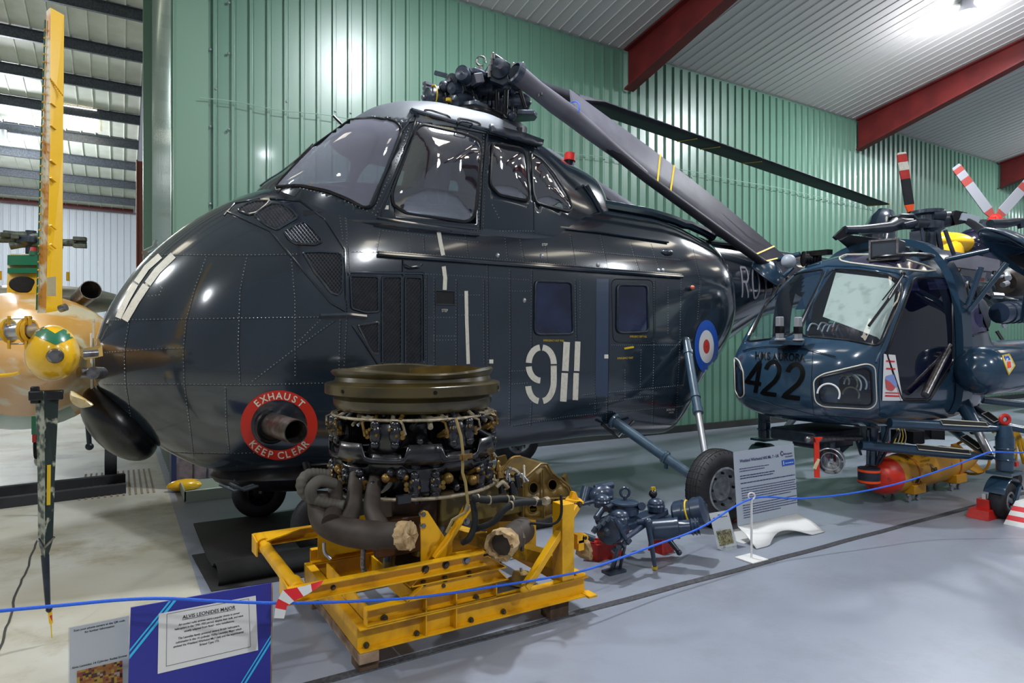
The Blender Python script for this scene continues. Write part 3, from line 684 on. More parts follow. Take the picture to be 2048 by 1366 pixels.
# exhaust ring, pipe
K['ring_red'] = mat('ring_red', 'c62a1a', .45)
m = MB(); cxr, cyr = 558, 850
m.grid(lambda u, v: (HS.hit(cxr + (56 + 21 * v) * cos(2 * pi * u), cyr + (50 + 19.5 * v) * sin(2 * pi * u), .004) or V((0, 0, 0))), 64, 4, cu=True); rg = m.build('exhaust_warning_ring', K['ring_red'], WH, ang=0)
def arc_text(txt, cx, cy, rx, ry, amid, step, size, flip, name, parent):
    mm = MB(); n = len(txt); pos = 0
    wds = [(1.15 if c in 'W' else .5 if c == ' ' else .42 if c in 'I' else 1) for c in txt]; tot = sum(wds); acc = 0
    for c, wd in zip(txt, wds):
        ang = amid + (acc + wd / 2 - tot / 2) * step * (-1 if flip else 1); acc += wd
        if c == ' ': continue
        vs, fs = glyphs(c, True); a = radians(ang); ca, sa = cos(a), sin(a); k = 1 if not flip else -1
        vx = []
        for x, y, z in vs:
            yy = (y - .36) * size * k; xx = x * size * k
            rr = yy; px = cx + (rx + rr) * ca - xx * sa * 1; py = cy + (ry + rr) * sa + xx * ca * 1
            vx.append(HS.hit(px, py, .007))
        if all(v is not None for v in vx): mm.add(vx, fs)
    mm.build(name, K['stencil'], parent, ang=0)
arc_text('EXHAUST', cxr, cyr, 66, 59, -90, 14, 19.5, False, 'lettering', rg)
arc_text('KEEP CLEAR', cxr, cyr, 66, 59, 90, 12, 19.5, True, 'lettering', rg)
a = HS.hit(530, 856, -.12); b = PD(592, 864, (PY(592, 864, 4.55) - CAM).dot(FW)); K['tailpipe'] = mat('scorched_pipe', '8a8784', .32, metal=.8, col2='665a52', ns=18)
ax = (b - a).normalized(); m = MB(); L_ = (b - a).length; m.lathe(a, ax, [(.085, 0), (.085, L_), (.078, L_), (.078, .02), (.0, .02)], 28); ep = m.build('exhaust_pipe', K['tailpipe'], WH)
m = MB(); h = HS.hit(545, 852); m.torus(h - ax * .0, ax, .115, .018, 28, 8); m.build('exhaust_collar', K['black'], ep)
m = MB(); m.lathe(h - V((0, .0, 0)) + V((0, -.01, 0)), ax, [(.0, 0), (.11, 0)], 28); m.build('exhaust_opening', K['black'], WH)
# small stencils
def small(txt, px, py, w_, h_, mt='yellow_mark', name='stencil_note', skin=None, parent=None, ang=0, bold=False, off=.005):
    skin = skin or HS; vs, fs = glyphs(txt, bold); wd = max(v[0] for v in vs) - min(v[0] for v in vs); mm = MB(); ca, sa = cos(radians(ang)), sin(radians(ang)); vx = []
    for x, y, z in vs:
        X = x / wd * w_; Y = -y / .7 * h_; vx.append(skin.hit(px + X * ca - Y * sa, py + X * sa + Y * ca, off))
    if all(v is not None for v in vx): mm.add(vx, fs); return mm.build(name, K[mt], parent or WH, ang=0)
K['yellow_mark'] = mat('yellow_mark', 'd8b420', .5)
for k_ in ((1083, 512, 0),): pass
small('EMERGENCY EXIT PULL', 1107, 683, 42, 4, ang=1); small('EMERGENCY EXIT PULL', 1276, 675, 34, 4); small('EMERGENCY EXIT', 1250, 718, 32, 4, ang=-2); small('STEP', 889, 624, 12, 6, 'stencil', 'stencil_note'); small('STEP', 1089, 492, 11, 5, 'stencil'); small('JACKING POINT', 1341, 821, 17, 4, 'stencil', ang=-2); small('UNDER', 1342, 826, 10, 3, 'stencil', ang=-2)
small('TO OPEN PULL HANDLE OUTWARD', 878, 257, 58, 5, ang=9, skin=CS); small('NO STEP NO HAND HOLD', 872, 240, 45, 4, ang=12, skin=CS)
m = MB(); HS.ribbon(m, [(1248, 697), (1267, 694)], 4, .005); m.build('stencil_note', K['yellow_mark'], WH)
for (x, y) in ((982, 723), (1212, 713), (773, 415)):
    sk = HS if y > 500 else CS; m = MB(); sk.patch(m, [(x - 4, y - 4), (x + 4, y - 4), (x + 4, y + 4), (x - 4, y + 4)], .005, 8); m.build('sticker', K['white'], WH)
# step hole
m = MB(); HS.patch(m, [(871, 581), (909, 583), (909, 609), (871, 608)], .002, 8); m.build('step_recess', K['black_matt'], WH); m = MB(); HS.tube(m, [(871, 581), (909, 583), (909, 610), (871, 609)], .006, .004, 8, True); m.build('step_frame', K['navy'], WH)
# grilles
GR = [[(474, 421), (492, 409), (514, 402), (540, 403), (532, 412), (512, 427), (497, 430)], [(508, 431), (524, 418), (545, 407), (560, 407), (580, 418), (597, 434), (575, 447), (553, 460), (532, 450)],
      [(567, 462), (588, 452), (608, 443), (634, 466), (645, 484), (630, 490), (592, 488), (576, 478)], [(606, 505), (640, 504), (680, 507), (685, 520), (684, 580), (676, 591), (662, 585), (630, 545)],
      [(700, 552), (756, 554), (757, 624), (730, 625), (703, 617)], [(764, 554), (802, 554), (802, 727), (764, 727)], [(810, 554), (843, 556), (843, 727), (810, 727)], [(716, 650), (757, 644), (757, 708), (744, 706)]]
K['hole'] = mat('dark_recess', '14151a', .8, col2='24242a', ns=14)
for g in GR:
    g = rnd(g, 5); a = MB(); HS.patch(a, g, .002, 8); gr = a.build('intake_grille', K['hole'], WH)
    a = MB(); HS.lattice(a, g, 7.4, 9, .0014, .012); stuff(a.build('wire_mesh', K['mesh'], gr, ang=0))
    a = MB(); HS.tube(a, g, .009, .006, 6, True); a.build('grille_frame', K['navy'], gr)
    a = MB(); HS.rivets(a, dens([(x, y) for x, y in g], 5), .05, .005, .008); stuff(a.build('grille_rivets', K['rivet'], gr, ang=0))
m = MB(); HS.tube(m, rnd([(695, 545), (848, 547), (848, 640), (848, 727)], 6), .01, .008, 8); HS.tube(m, [(692, 545), (696, 630)], .01, .008); HS.tube(m, [(640, 632), (696, 630), (732, 634)], .018, .012); HS.tube(m, [(706, 650), (757, 728)], .012, .008); HS.tube(m, [(806, 520), (806, 552)], .008, .01); HS.tube(m, [(806, 530), (820, 536), (838, 534), (842, 530)], .008, .03); m.build('grille_surround', K['navy'], WH)
m = MB(); HS.tube(m, [(448, 431), (470, 407), (520, 397)], .006, .004); HS.tube(m, [(455, 424), (540, 462), (588, 520), (662, 606), (690, 622)], .008, .005); HS.tube(m, [(540, 398), (600, 402), (650, 438), (690, 500), (692, 600)], .009, .005)
m.build('clamshell_edge', K['navy'], WH)
# rivet rows and seams
RV = [[(330, 509), (480, 510), (600, 508)], [(330, 510), (260, 514)], [(216, 640), (340, 638), (500, 636), (640, 634), (700, 632)], [(205, 768), (340, 768), (500, 770), (648, 766)], [(210, 705), (300, 698), (370, 696)], [(240, 898), (380, 905), (470, 907), (520, 905)],
      [(412, 513), (388, 580), (372, 640), (366, 700), (368, 768), (380, 860), (388, 930)], [(494, 510), (480, 580), (476, 700), (480, 768)], [(582, 512), (590, 600), (590, 700), (590, 755)], [(258, 640), (248, 700), (250, 768), (262, 840), (280, 890)], [(450, 775), (452, 850), (458, 905)],
      [(505, 762), (580, 705), (670, 640)], [(688, 500), (694, 625), (690, 700), (686, 760)], [(680, 640), (678, 740)], [(300, 575), (325, 573), (318, 590), (292, 592)],
      [(756, 502), (1060, 523), (1360, 548)], [(700, 503), (756, 504)], [(846, 470), (848, 505)], [(760, 460), (752, 500)], [(690, 420), (693, 470), (697, 545)], [(677, 415), (686, 480)],
      [(852, 548), (852, 728)], [(868, 555), (868, 735)], [(912, 560), (912, 730)], [(974, 520), (976, 735)], [(967, 560), (968, 728)], [(1019, 540), (1020, 700), (1018, 850)], [(1063, 540), (1062, 700)], [(1062, 805), (1060, 850)],
      [(1150, 560), (1152, 680)], [(1193, 560), (1192, 700), (1190, 830)], [(1216, 560), (1216, 700), (1212, 860)], [(1308, 560), (1308, 700), (1304, 850)], [(1362, 560), (1360, 680), (1352, 850)], [(1336, 575), (1336, 670)],
      [(852, 635), (912, 635)], [(912, 630), (965, 630)], [(868, 672), (912, 672)], [(868, 680), (912, 680)], [(1024, 742), (1060, 741)], [(1024, 768), (1056, 766)], [(1166, 790), (1366, 770)], [(1024, 851), (1140, 832), (1366, 812)], [(1180, 808), (1300, 792)], [(1224, 690), (1362, 690)],
      [(850, 548), (950, 553), (1060, 560)], [(1020, 582), (1062, 582)], [(920, 590), (964, 590)], [(1160, 552), (1160, 640)],
      [(815, 455), (820, 505)], [(930, 470), (936, 515)], [(1010, 478), (1015, 522)], [(1040, 480), (1048, 524)], [(1090, 490), (1094, 528)], [(1140, 470), (1150, 533)], [(1200, 470), (1214, 536)], [(1260, 485), (1278, 543)], [(1300, 486), (1320, 546)], [(1380, 480), (1400, 560), (1395, 640)], [(1150, 500), (1362, 520)], [(760, 460), (960, 485)],
      [(848, 300), (852, 296)], [(1440, 500), (1447, 560)], [(1250, 740), (1250, 800)], [(1282, 700), (1280, 790)], [(640, 640), (590, 690)]]
m = MB(); s_ = MB()
for r_ in RV:
    HS.rivets(m, r_, .026); 
for r_ in RV[:14] + RV[15:21] + RV[21:33] + [RV[41], RV[42]] + RV[50:60]: HS.tube(s_, [(x + 2.2, y + 1.6) for x, y in r_], .0022, .0005, 10, n=3)
stuff(m.build('rivet_rows', K['rivet'], WH, ang=0)); stuff(s_.build('panel_seams', K['seam'], WH, ang=0))
m = MB()
for r_ in ([(745, 425), (790, 330), (818, 255)], [(752, 430), (800, 345), (828, 262)], [(780, 440), (880, 456), (955, 462)], [(968, 270), (962, 360), (956, 455)], [(975, 272), (970, 360), (966, 455)], [(690, 402), (735, 422)], [(600, 376), (650, 388)], [(700, 240), (745, 232), (800, 246), (812, 270)], [(985, 410), (1000, 440)], [(1000, 462), (1070, 462)]): CS.rivets(m, r_, .03, .006)
stuff(m.build('canopy_rivets', K['rivet'], WH, ang=0))
# the chin scoop under the nose
m = MB(); c = PY(240, 846, YC + .02); R_ = Matrix.Rotation(radians(53), 3, 'Y')
m.ball(c, 1, 28, 18, (.33, .36, .19), R=R_); m.build('chin_scoop', K['black'], WH, ang=80)
m = MB(); HS.tube(m, [(204, 792), (222, 815), (250, 850), (280, 895), (300, 918)], .02, .01, 8); m.build('scoop_seal', K['black_matt'], WH)
m = MB(); m.tube([V((-.175, YC - .1 * i, 1.66 - i * .0)) for i in (0,)] + [V((-.17, YC - .06, 1.25))], .01, 6); h = V((-.16, YC - .12, 1.69)); m.box(h, (.012, .05, .13)); m.box(h + V((.0, .0, .06)), (.012, .10, .015)); m.build('tie_down_plate', K['white'], WH)
# belly details: ducts and pipes in the dark under the nose
m = MB(); m.ball((1.35, YC - .05, .56), 1, 20, 10, (.75, .55, .17)); m.build('belly_fairing', K['black'], WH)
m = MB(); random.seed(8)
for k in range(10): a = V((.6 + random.random() * 1.0, 5.1 + random.random() * .2, .56)); m.tube([a, a + V((.1, 0, -.06)), a + V((.25, .02, -.03)), a + V((.4, 0, .03))], .012, 6)
m.each('belly_pipe', K['galv'], WH)
# interior
m = MB(); m.box((2.2, YC, 2.58), (2.0, 1.1, .04)); m.box((3.12, YC, 3.05), (.04, 1.15, 1.0)); m.box((1.45, YC, 2.72), (.35, .8, .25)); m.build('cockpit_floor', K['interior'], WH)
for yy in (YC - .33, YC + .33):
    m = MB(); a = V((2.1, yy, 2.75)); m.grid(lambda u, v: V((2.38 + .12 * v + .03 * sin(pi * u), yy + (u - .5) * .44 * (1 - .3 * v * v), 2.72 + .62 * v)), 6, 8); o = m.build('pilot_seat', K['seat'], WH); o.modifiers.new('s', 'SOLIDIFY').thickness = .07
    m = MB(); m.box((2.2, yy, 2.72), (.4, .44, .09)); m.build('seat_cushion', K['seat'], WH, bevel=.02)
m = MB(); m.cyl((1.75, YC - .3, 2.6), (1.85, YC - .3, 2.95), .012, n=6); m.cyl((1.75, YC + .3, 2.6), (1.85, YC + .3, 2.95), .012, n=6); m.each('control_stick', K['black'], WH)
m = MB(); m.box((1.92, YC - .4, 2.86), (.01, .14, .1), rz=.3); m.build('paper_note', K['paper_white'], WH)
# ---- rear: ROYAL lettering, roundel, streamer
def strokes(ch):
    return {'R': [[(0, 0), (0, 1)], [(0, 1), (.45, 1), (.6, .88), (.6, .65), (.45, .52), (0, .52)], [(.3, .52), (.62, 0)]], 'O': [arc(.33, .5, .33, .5, 0, 360, 20)], 'Y': [[(0, 1), (.32, .5), (.64, 1)], [(.32, .5), (.32, 0)]],
            'A': [[(0, 0), (.33, 1), (.66, 0)], [(.12, .33), (.54, .33)]], 'L': [[(0, 1), (0, 0), (.5, 0)]], 'N': [[(0, 0), (0, 1), (.6, 0), (.6, 1)]],
            '4': [[(.5, 0), (.5, 1), (0, .3), (.7, .3)]], '2': [[(.02, .74)] + [(.32 + .3 * cos(radians(a)), .7 + .3 * sin(radians(a))) for a in range(165, -31, -15)] + [(.5, .42), (0, 0), (.66, 0)]]}[ch]
m = MB(); x = 6.28
BS = Skin(bh)
def boompt(X, t):   # t height fraction on the boom side
    z = 2.12 + .36 * t; hx = BS.t.ray_cast(V((X, 0, z)), V((0, 1, 0))); return (hx[0] + V((0, -.004, 0))) if hx[0] else V((X, YC - .45, z))
for ch in 'ROYAL':
    for st in strokes(ch):
        p = dens([(q[0] * .2 + x, q[1]) for q in st], .03, False); vs = []
        for i, q in enumerate(p):
            a = V(p[max(0, i - 1)]); b = V(p[min(len(p) - 1, i + 1)]); t = V(((b - a).x, (b - a).y * .36)); t.normalize(); nn = V((-t.y, t.x)) * .014
            for k in (-1, 1): vs.append(boompt(q[0] + nn.x * k, q[1] + nn.y * k / .36))
        m.add(vs, [(2 * i, 2 * i + 2, 2 * i + 3, 2 * i + 1) for i in range(len(p) - 1)])
    x += .2
m.build('boom_lettering', mat('pale_grey_lettering', '9d9cab', .5), WH, ang=0)
K['rblue'] = mat('roundel_blue', '1c53b4', .4); K['rred'] = mat('roundel_red', 'c03a30', .4)
for nm, r0, r1, mt in (('roundel_ring', .62, 1, 'rblue'), ('roundel_ring', .27, .62, 'plastic_white'), ('roundel_centre', 0.02, .27, 'rred')):
    m = MB(); m.grid(lambda u, v: (ALL.hit(1412 + 24 * lerp(r0, r1, v) * cos(2 * pi * u), 693 + 53 * lerp(r0, r1, v) * sin(2 * pi * u), .006) or ALL.hit(1405, 693, .006) or V((5.9, 5, 1.6))), 40, 3, cu=True); m.build(nm, K[mt], WH, ang=0)
m = MB(); p = PY(1410, 625, 4.98); m.tube([p, p + V((0, 0, -.02)), p + V((-.01, 0, -.25)), p + V((-.03, 0, -.48))], .009, 6); m.ball(p, .03, 8, 6); m.build('red_streamer', K['red'], WH)
# ---- landing gear
def wheel(parent, c, ax, R, W, n=36, tyre='tyre', hub='alu', rr=.5, treads=True):
    c = V(c); ax = V(ax).normalized(); h = W / 2; r0 = R * rr
    mm = MB(); prof = []
    for k in range(15):
        g = -pi * .5 + pi * k / 14 * 1.0; cr = (R - r0) / 2
        prof.append((r0 + cr + cr * (abs(cos(g)) ** .55) * 1.0 if True else 0, h * sin(g) if abs(sin(g)) < 1 else h * sin(g)))
    prof = [(r0, -h * .8), (r0 + .02, -h * .95), (r0 + (R - r0) * .45, -h), (R * .9, -h * .85), (R * .975, -h * .6), (R, -h * .2), (R, h * .2), (R * .975, h * .6), (R * .9, h * .85), (r0 + (R - r0) * .45, h), (r0 + .02, h * .95), (r0, h * .8), (r0, -h * .8)]
    mm.lathe(c, ax, prof, n); t = mm.build('tyre', K[tyre], parent, ang=50)
    if treads:
        mm = MB(); _, s1, u1 = frame(ax)
        for k in range(-2, 3): mm.torus(c + ax * (k * h * .27), ax, R - abs(k) * R * .008 + .001, .003, 48, 4)
        for k in range(36):
            g = 2 * pi * k / 36; d = s1 * cos(g) + u1 * sin(g); mm.tube([c + ax * (-h * .85) + d * R * .92, c - ax * h * .5 + d * R * .985, c + d * (R + .001), c + ax * h * .5 + d * R * .985, c + ax * h * .85 + d * R * .92], .0025, 3, caps=False)
        mm.build('tread_grooves', K['black_matt'], t, ang=0)
    mm = MB()
    for s in (-1, 1): mm.lathe(c, ax * s, [(r0 + .004, h * .85), (r0 - .012, h * .9), (r0 - .02, h * .6), (r0 * .62, h * .35), (r0 * .55, h * .55), (r0 * .3, h * .62), (r0 * .28, h * .95), (0, h * .98)], 28)
    hb = mm.build('hub', K[hub], parent)
    mm = MB(); _, s1, u1 = frame(ax)
    for s in (-1, 1):
        for k in range(8): g = 2 * pi * k / 8; p = c + ax * s * h * .5 + (s1 * cos(g) + u1 * sin(g)) * r0 * .72; mm.cyl(p, p + ax * s * .02, .012, n=6)
    mm.each('hub_bolt', K['black'], hb)
K['leg'] = mat('leg_paint', '33485a', .3, col2='3e5364', ns=10, coat=.2)
K['hub_grey'] = mat('hub_grey', 'a2a6ac', .4, metal=.2, col2='7c8086', ns=16)
for sgn in (-1, 1):
    Y0 = YC + sgn * 1.68; c = V((4.45, Y0, .33)); g = thing_part = None
    mm = MB(); top = V((4.90, YC + sgn * .74, 1.78)) ; bot = V((4.42, Y0 - sgn * .2, .42))
    if sgn < 0: top = PY(1372, 682, 4.84); bot = PY(1411, 912, 4.12)
    d = bot - top; mm.cyl(top, top + d * .62, .042, n=18); mm.cyl(top + d * .1, top + d * .13, .05, n=18); mm.cyl(top + d * .5, top + d * .53, .05, n=18); mm.cyl(top + d * .62, top + d * .66, .05, n=18); mm.ball(top, .045, 10, 8)
    lg = mm.build('oleo_leg', K['leg'], WH); mm = MB(); mm.cyl(top + d * .66, bot, .032, n=16); mm.build('oleo_piston', K['alu'], lg)
    a = V((3.62, YC + sgn * .70, .82)); 
    if sgn < 0: a = PY(1228, 842, 4.86)
    b = V((4.38, Y0 - sgn * .12, .36)); mm = MB(); mm.cyl(a, b, .05, .042, 18); mm.torus(a, (b - a), .06, .02, 18, 8); e = a.lerp(b, .6); mm.torus(e, (b - a), .052, .01, 18, 6); e = a.lerp(b, .62); mm.torus(e, (b - a), .052, .01, 18, 6); mm.beam(e, e + V((0, 0, -.1)), .02, .03); mm.build('axle_strut', K['leg'], WH)
    mm = MB(); mm.tube([a + V((.25, 0, -.02)), a + V((.05, -.0, -.16)), a + V((-.15, 0, -.02))], .016, 6); mm.build('strut_brace', K['black'], WH)
    mm = MB(); mm.cyl(b, (4.45, Y0 + sgn * .08, .33), .045, n=14); mm.beam(bot, b + V((.04, sgn * .04, .02)), .07, .07); mm.build('axle', K['leg'], WH)
    wheel(WH, c, (0, 1, 0), .335, .2, hub='hub_grey', rr=.56)
for sgn in (-1, 1):
    Y0 = YC + sgn * .66; xw = 1.31 if sgn < 0 else 1.09; wheel(WH, (xw, Y0, .235), (0, 1, 0), .235, .13, hub='black', treads=False)
    mm = MB(); mm.cyl((xw, Y0 - sgn * .11, .24), (1.2, Y0 - sgn * .14, .75), .035, n=12); mm.cyl((xw, Y0 - sgn * .12, .235), (xw, Y0, .235), .03, n=10); mm.build('nose_leg', K['black'], WH)
# ---- main rotor head of the Whirlwind
HC = PY(985, 200, YC)      # hub centre
HC = V((3.16, YC, 4.02))
m = MB(); m.lathe(HC, (0, 0, 1), [(.12, -.55), (.12, -.28), (.2, -.26), (.22, -.12), (.14, -.05), (.14, .1), (.2, .12), (.17, .2), (.08, .24), (0, .25)], 24); m.build('rotor_mast', K['head'], WH)
m = MB(); m.lathe(HC, (0, 0, 1), [(.30, -.62), (.34, -.33), (.30, -.30), (0, -.30)], 32); m.build('mast_fairing', K['navy_dull'], WH)
def armdir(px, py, d): return PD(px, py, d)
dh = (HC - CAM).dot(FW)
def Hh(px, py, dd=0): return PD(px, py, dh + dd)
# swashplate disc
m = MB(); m.lathe(Hh(960, 238, -.1), (.1, -.1, 1), [(.0, .0), (.12, .01), (.3, .03), (.31, .0), (.3, -.03), (.1, -.05), (0, -.05)], 32); m.lathe(Hh(975, 220), (0, 0, 1), [(.14, -.12), (.16, 0), (.14, .12)], 20); m.build('swashplate', K['black'], WH)
# lower and upper hub plates: three arms
def plate(z, R, r, th, rot, name, mt='head'):
    mm = MB(); pts = []
    for k in range(3):
        a = rot + k * 2 * pi / 3
        for da, rr in ((-.22, R), (0, R * 1.04), (.22, R), (.75, r), (1.047, r * .9), (1.34, r)): pts.append((HC.x + cos(a + da) * rr, HC.y + sin(a + da) * rr, z))
    mm.prism(pts, (0, 0, th)); mm.build(name, K[mt], WH, bevel=.01)
plate(HC.z + .08, .42, .18, .05, radians(205), 'hub_plate'); plate(HC.z - .22, .42, .2, .05, radians(205), 'hub_plate')
for k, (px, py, dd) in enumerate(((933, 160, -.25), (925, 178, -.25), (880, 195, -.3))): pass
def pod(a, b, r, name='blade_sleeve', mt='head', n=18, cap=True):
    mm = MB(); a = V(a); b = V(b); ax = (b - a).normalized(); L_ = (b - a).length
    mm.lathe(a, ax, [(0, -r * .5), (r * .55, -r * .38), (r * .9, -.02), (r, .03), (r, L_ * .45), (r * 1.12, L_ * .47), (r * 1.12, L_ * .55), (r * .9, L_ * .58), (r * .9, L_), (r * .6, L_ + .01), (0, L_ + .02)], n); m2 = MB(); m2.cyl(a - ax * r * .7, a, r * .22, n=8); m2.torus(a - ax * r * .1, ax, r * .8, r * .09, 20, 6); m2.build('end_nut', K['blade'], WH); return mm.build(name, K[mt], WH)
pod(Hh(998, 137, -.42), Hh(985, 165, .1), .1, 'flapping_housing'); pod(Hh(925, 146, -.35), Hh(960, 175, 0), .075, 'flapping_housing'); pod(Hh(905, 162, -.3), Hh(945, 180, 0), .075, 'flapping_housing')
pod(Hh(870, 187, -.2), Hh(945, 195, 0), .085, 'blade_sleeve'); pod(Hh(905, 177, -.36), Hh(930, 180, -.2), .055, 'drag_damper'); pod(Hh(908, 205, -.3), Hh(965, 205, 0), .09, 'drag_damper'); pod(Hh(1050, 205, .15), Hh(985, 200, 0), .09, 'blade_sleeve')
m = MB()   # toothed hinge lugs on the left end
for k in range(5):
    a = Hh(848, 166 + k * 9.5, -.2); m.beam(a, Hh(866, 172 + k * 8, -.12), .05, .022)
m.beam(Hh(851, 163, -.2), Hh(846, 212, -.2), .02, .02); m.build('folded_hinge_lug', K['blade'], WH)
m = MB()
for a, b, r in (((1024, 205), (1026, 245), .014), ((994, 180), (994, 235), .02), ((1012, 180), (1010, 232), .026), ((946, 200), (947, 232), .024), ((900, 193), (899, 228), .028), ((1040, 180), (1050, 215), .02)): m.cyl(Hh(*a, -.3), Hh(*b, -.25), r, n=10)
m.each('control_rod', K['black'], WH)
for (px, py, r) in ((1024, 232, .045), (1024, 165, .03), (888, 172, .05), (953, 160, .06), (1012, 172, .05)):
    m = MB(); m.ball(Hh(px, py, -.3), r, 12, 8); m.build('ball_joint', K['head'], WH)
m = MB(); c = Hh(962, 122, -.1); m.torus(c, FW, .045, .011, 24, 8, a0=-.4, a1=5.2); m.cyl(Hh(960, 132, -.1), Hh(960, 145, -.1), .018, n=8); m.build('lifting_eye', K['steel'], WH)
m = MB(); m.ball(Hh(955, 152, -.1), .11, 18, 8, (1.1, 1, .5)); m.build('hub_cap', K['head'], WH)
# upper yoke beside the front housing with bolts
m = MB(); m.prism([Hh(985, 112, -.4), Hh(991, 107, -.4), Hh(1022, 127, -.4), Hh(1022, 160, -.4), Hh(1005, 170, -.4), Hh(980, 160, -.4)], FW * .08); m.build('hinge_yoke', K['head'], WH, bevel=.006)
m = MB()
for (px, py) in ((986, 108), (983, 120), (980, 132), (979, 144), (1027, 128), (1046, 127)): a = Hh(px, py, -.45); m.cyl(a, a + V((0, 0, -.05)), .018, n=8); m.ball(a, .016, 8, 6)
m.each('hinge_bolt', K['steel'], WH, k=2)
m = MB()
for (x0, y0, x1, y1) in ((884, 176, 888, 200), (896, 178, 904, 178)): pass
m.torus(Hh(867, 190, -.28), Hh(945, 195, 0) - Hh(870, 187, -.2), .088, .007, 24, 6); m.torus(Hh(899, 200, -.3), (0, 0, 1), .03, .008, 16, 6); m.build('yellow_band', K['yellow_mark'], WH)
pod(Hh(858, 196, -.25), Hh(905, 200, -.1), .105, 'blade_sleeve'); pod(Hh(898, 172, -.25), Hh(915, 178, -.1), .055, 'drag_damper'); pod(Hh(925, 148, -.4), Hh(940, 165, -.2), .07, 'flapping_housing')
pod(Hh(930, 212, -.1), Hh(985, 214, -.05), .085, 'blade_sleeve')
m = MB(); m.beam(Hh(928, 140, -.33), Hh(965, 168, -.2), .09, .04); m.build('upper_link', K['head'], WH, bevel=.006); m = MB(); m.beam(Hh(945, 160, -.35), Hh(962, 158, -.3), .1, .09); m.build('link_block', K['blade'], WH, bevel=.006)
m = MB(); m.tube([Hh(886, 196, -.35), Hh(897, 215, -.35), Hh(906, 232, -.3)], .022, 10); m.build('pitch_rod', K['black'], WH); m = MB(); m.cyl(Hh(897, 197, -.37), Hh(897, 203, -.37), .027, n=12); m.build('yellow_sleeve', K['yellow_mark'], WH)
m = MB(); m.prism([Hh(868, 208, -.2), Hh(872, 218, -.2), Hh(884, 224, -.2), Hh(886, 214, -.2)], FW * .03); m.build('pale_bracket', K['blade'], WH)
for a, b, r in (((905, 190), (960, 192), .07), ((960, 180), (1010, 178), .08), ((985, 205), (1035, 205), .07), ((940, 178), (985, 150), .07), ((880, 205), (930, 222), .06)): m = MB(); m.tube([Hh(*a, -.1), Hh((a[0] + b[0]) / 2, (a[1] + b[1]) / 2, -.15), Hh(*b, -.1)], [r * .8, r, r * .8], 12); m.build('hinge_body', K['head'], WH)
# cabling and small parts crowding the head
random.seed(21); m = MB()
for k in range(26):
    a = Hh(random.uniform(880, 1035), random.uniform(150, 235), random.uniform(-.25, .2)); b = a + V((random.uniform(-.14, .14), random.uniform(-.1, .1), random.uniform(-.12, .12)))
    if k % 3: m.beam(a, b, random.uniform(.03, .06), random.uniform(.02, .05))
    else: m.cyl(a, b, random.uniform(.02, .045), n=10)
m.each('hinge_link', K['head'], WH)
m = MB()
for k in range(7):
    a = Hh(random.uniform(890, 1030), random.uniform(150, 225), -.35); m.tube([a, a + V((.06, 0, -.12)), a + V((.16, 0, -.1)), a + V((.2, .05, .02))], .007, 5)
m.each('hydraulic_line', K['black'], WH)
# ---- blades
def blade(name, pts, wdirs, chord, th, mt, tip=None, parent=WH, cols=None):
    """aerofoil lofted along stations: pts[i] leading edge point, wdirs[i] trailing edge point"""
    mb = MB(); prof = [(0, 0), (.04, .55), (.15, .95), (.3, 1), (.6, .6), (1, .06), (1, -.06), (.6, -.45), (.3, -.8), (.12, -.75), (.03, -.4)]; n = len(prof); vs = []
    for i, (a, b) in enumerate(zip(pts, wdirs)):
        a = V(a); b = V(b); c = b - a; sp = (V(pts[min(i + 1, len(pts) - 1)]) - V(pts[max(0, i - 1)])).normalized(); nn = c.cross(sp).normalized()
        if nn.z < 0: nn = -nn
        for u, t in prof: vs.append(a + c * u + nn * t * th[i] / 2)
    fs = [(i * n + k, i * n + (k + 1) % n, (i + 1) * n + (k + 1) % n, (i + 1) * n + k) for i in range(len(pts) - 1) for k in range(n)]
    fs += [tuple(range(n))[::-1], tuple((len(pts) - 1) * n + k for k in range(n))]; mb.add(vs, fs); return mb.build(name, K[mt], parent, ang=30)
# near folded blade: runs down from the hub on the near side to behind the right-hand helicopter
def nb(px, py, t):    # points on the near blade line, depth grows along it
    return PD(px, py, lerp(5.75, 8.2, t))
root = [nb(1034, 148, 0), nb(1075, 181, .06), nb(1110, 208, .12), nb(1148, 236, .2)]
m = MB(); rr = [.088, .080, .088, .088]; m.tube(root + [nb(1180, 262, .24), nb(1230, 302, .32), nb(1290, 348, .42)], rr + [.082, .065, .04], 18); cu = m.build('blade_cuff', K['blade'], WH)
m = MB(); a = nb(1032, 146, 0); ax = (root[0] - root[1]).normalized(); m.lathe(a, ax, [(.06, -.05), (.1, -.03), (.1, .02), (.08, .03), (.078, -.02), (0, -.02)], 20); m.build('cuff_socket', K['head'], WH)
m = MB()
for (px, py) in ((1055, 148), (1061, 157), (1067, 163), (1058, 168), (1076, 166), (1079, 177), (1073, 180)): a = nb(px, py, .05) + V((0, -.03, 0)); m.cyl(a, a + V((0, 0, -.07)), .012, n=6)
m.each('cuff_bolt', K['steel'], WH)
lead = [(1150, 240), (1290, 352), (1420, 447), (1530, 527), (1640, 607), (1760, 690)]; trail = [(1166, 163), (1330, 285), (1470, 395), (1610, 515), (1700, 590), (1810, 676)]
tt = [.2, .42, .65, .88, 1.15, 1.45]
bl = blade('rotor_blade', [nb(*p, t) + V((0, .0, 0)) for p, t in zip(lead, tt)], [nb(*p, t) + V((0, .22, .0)) for p, t in zip(trail, tt)], 0, [.07] * 6, 'blade', )
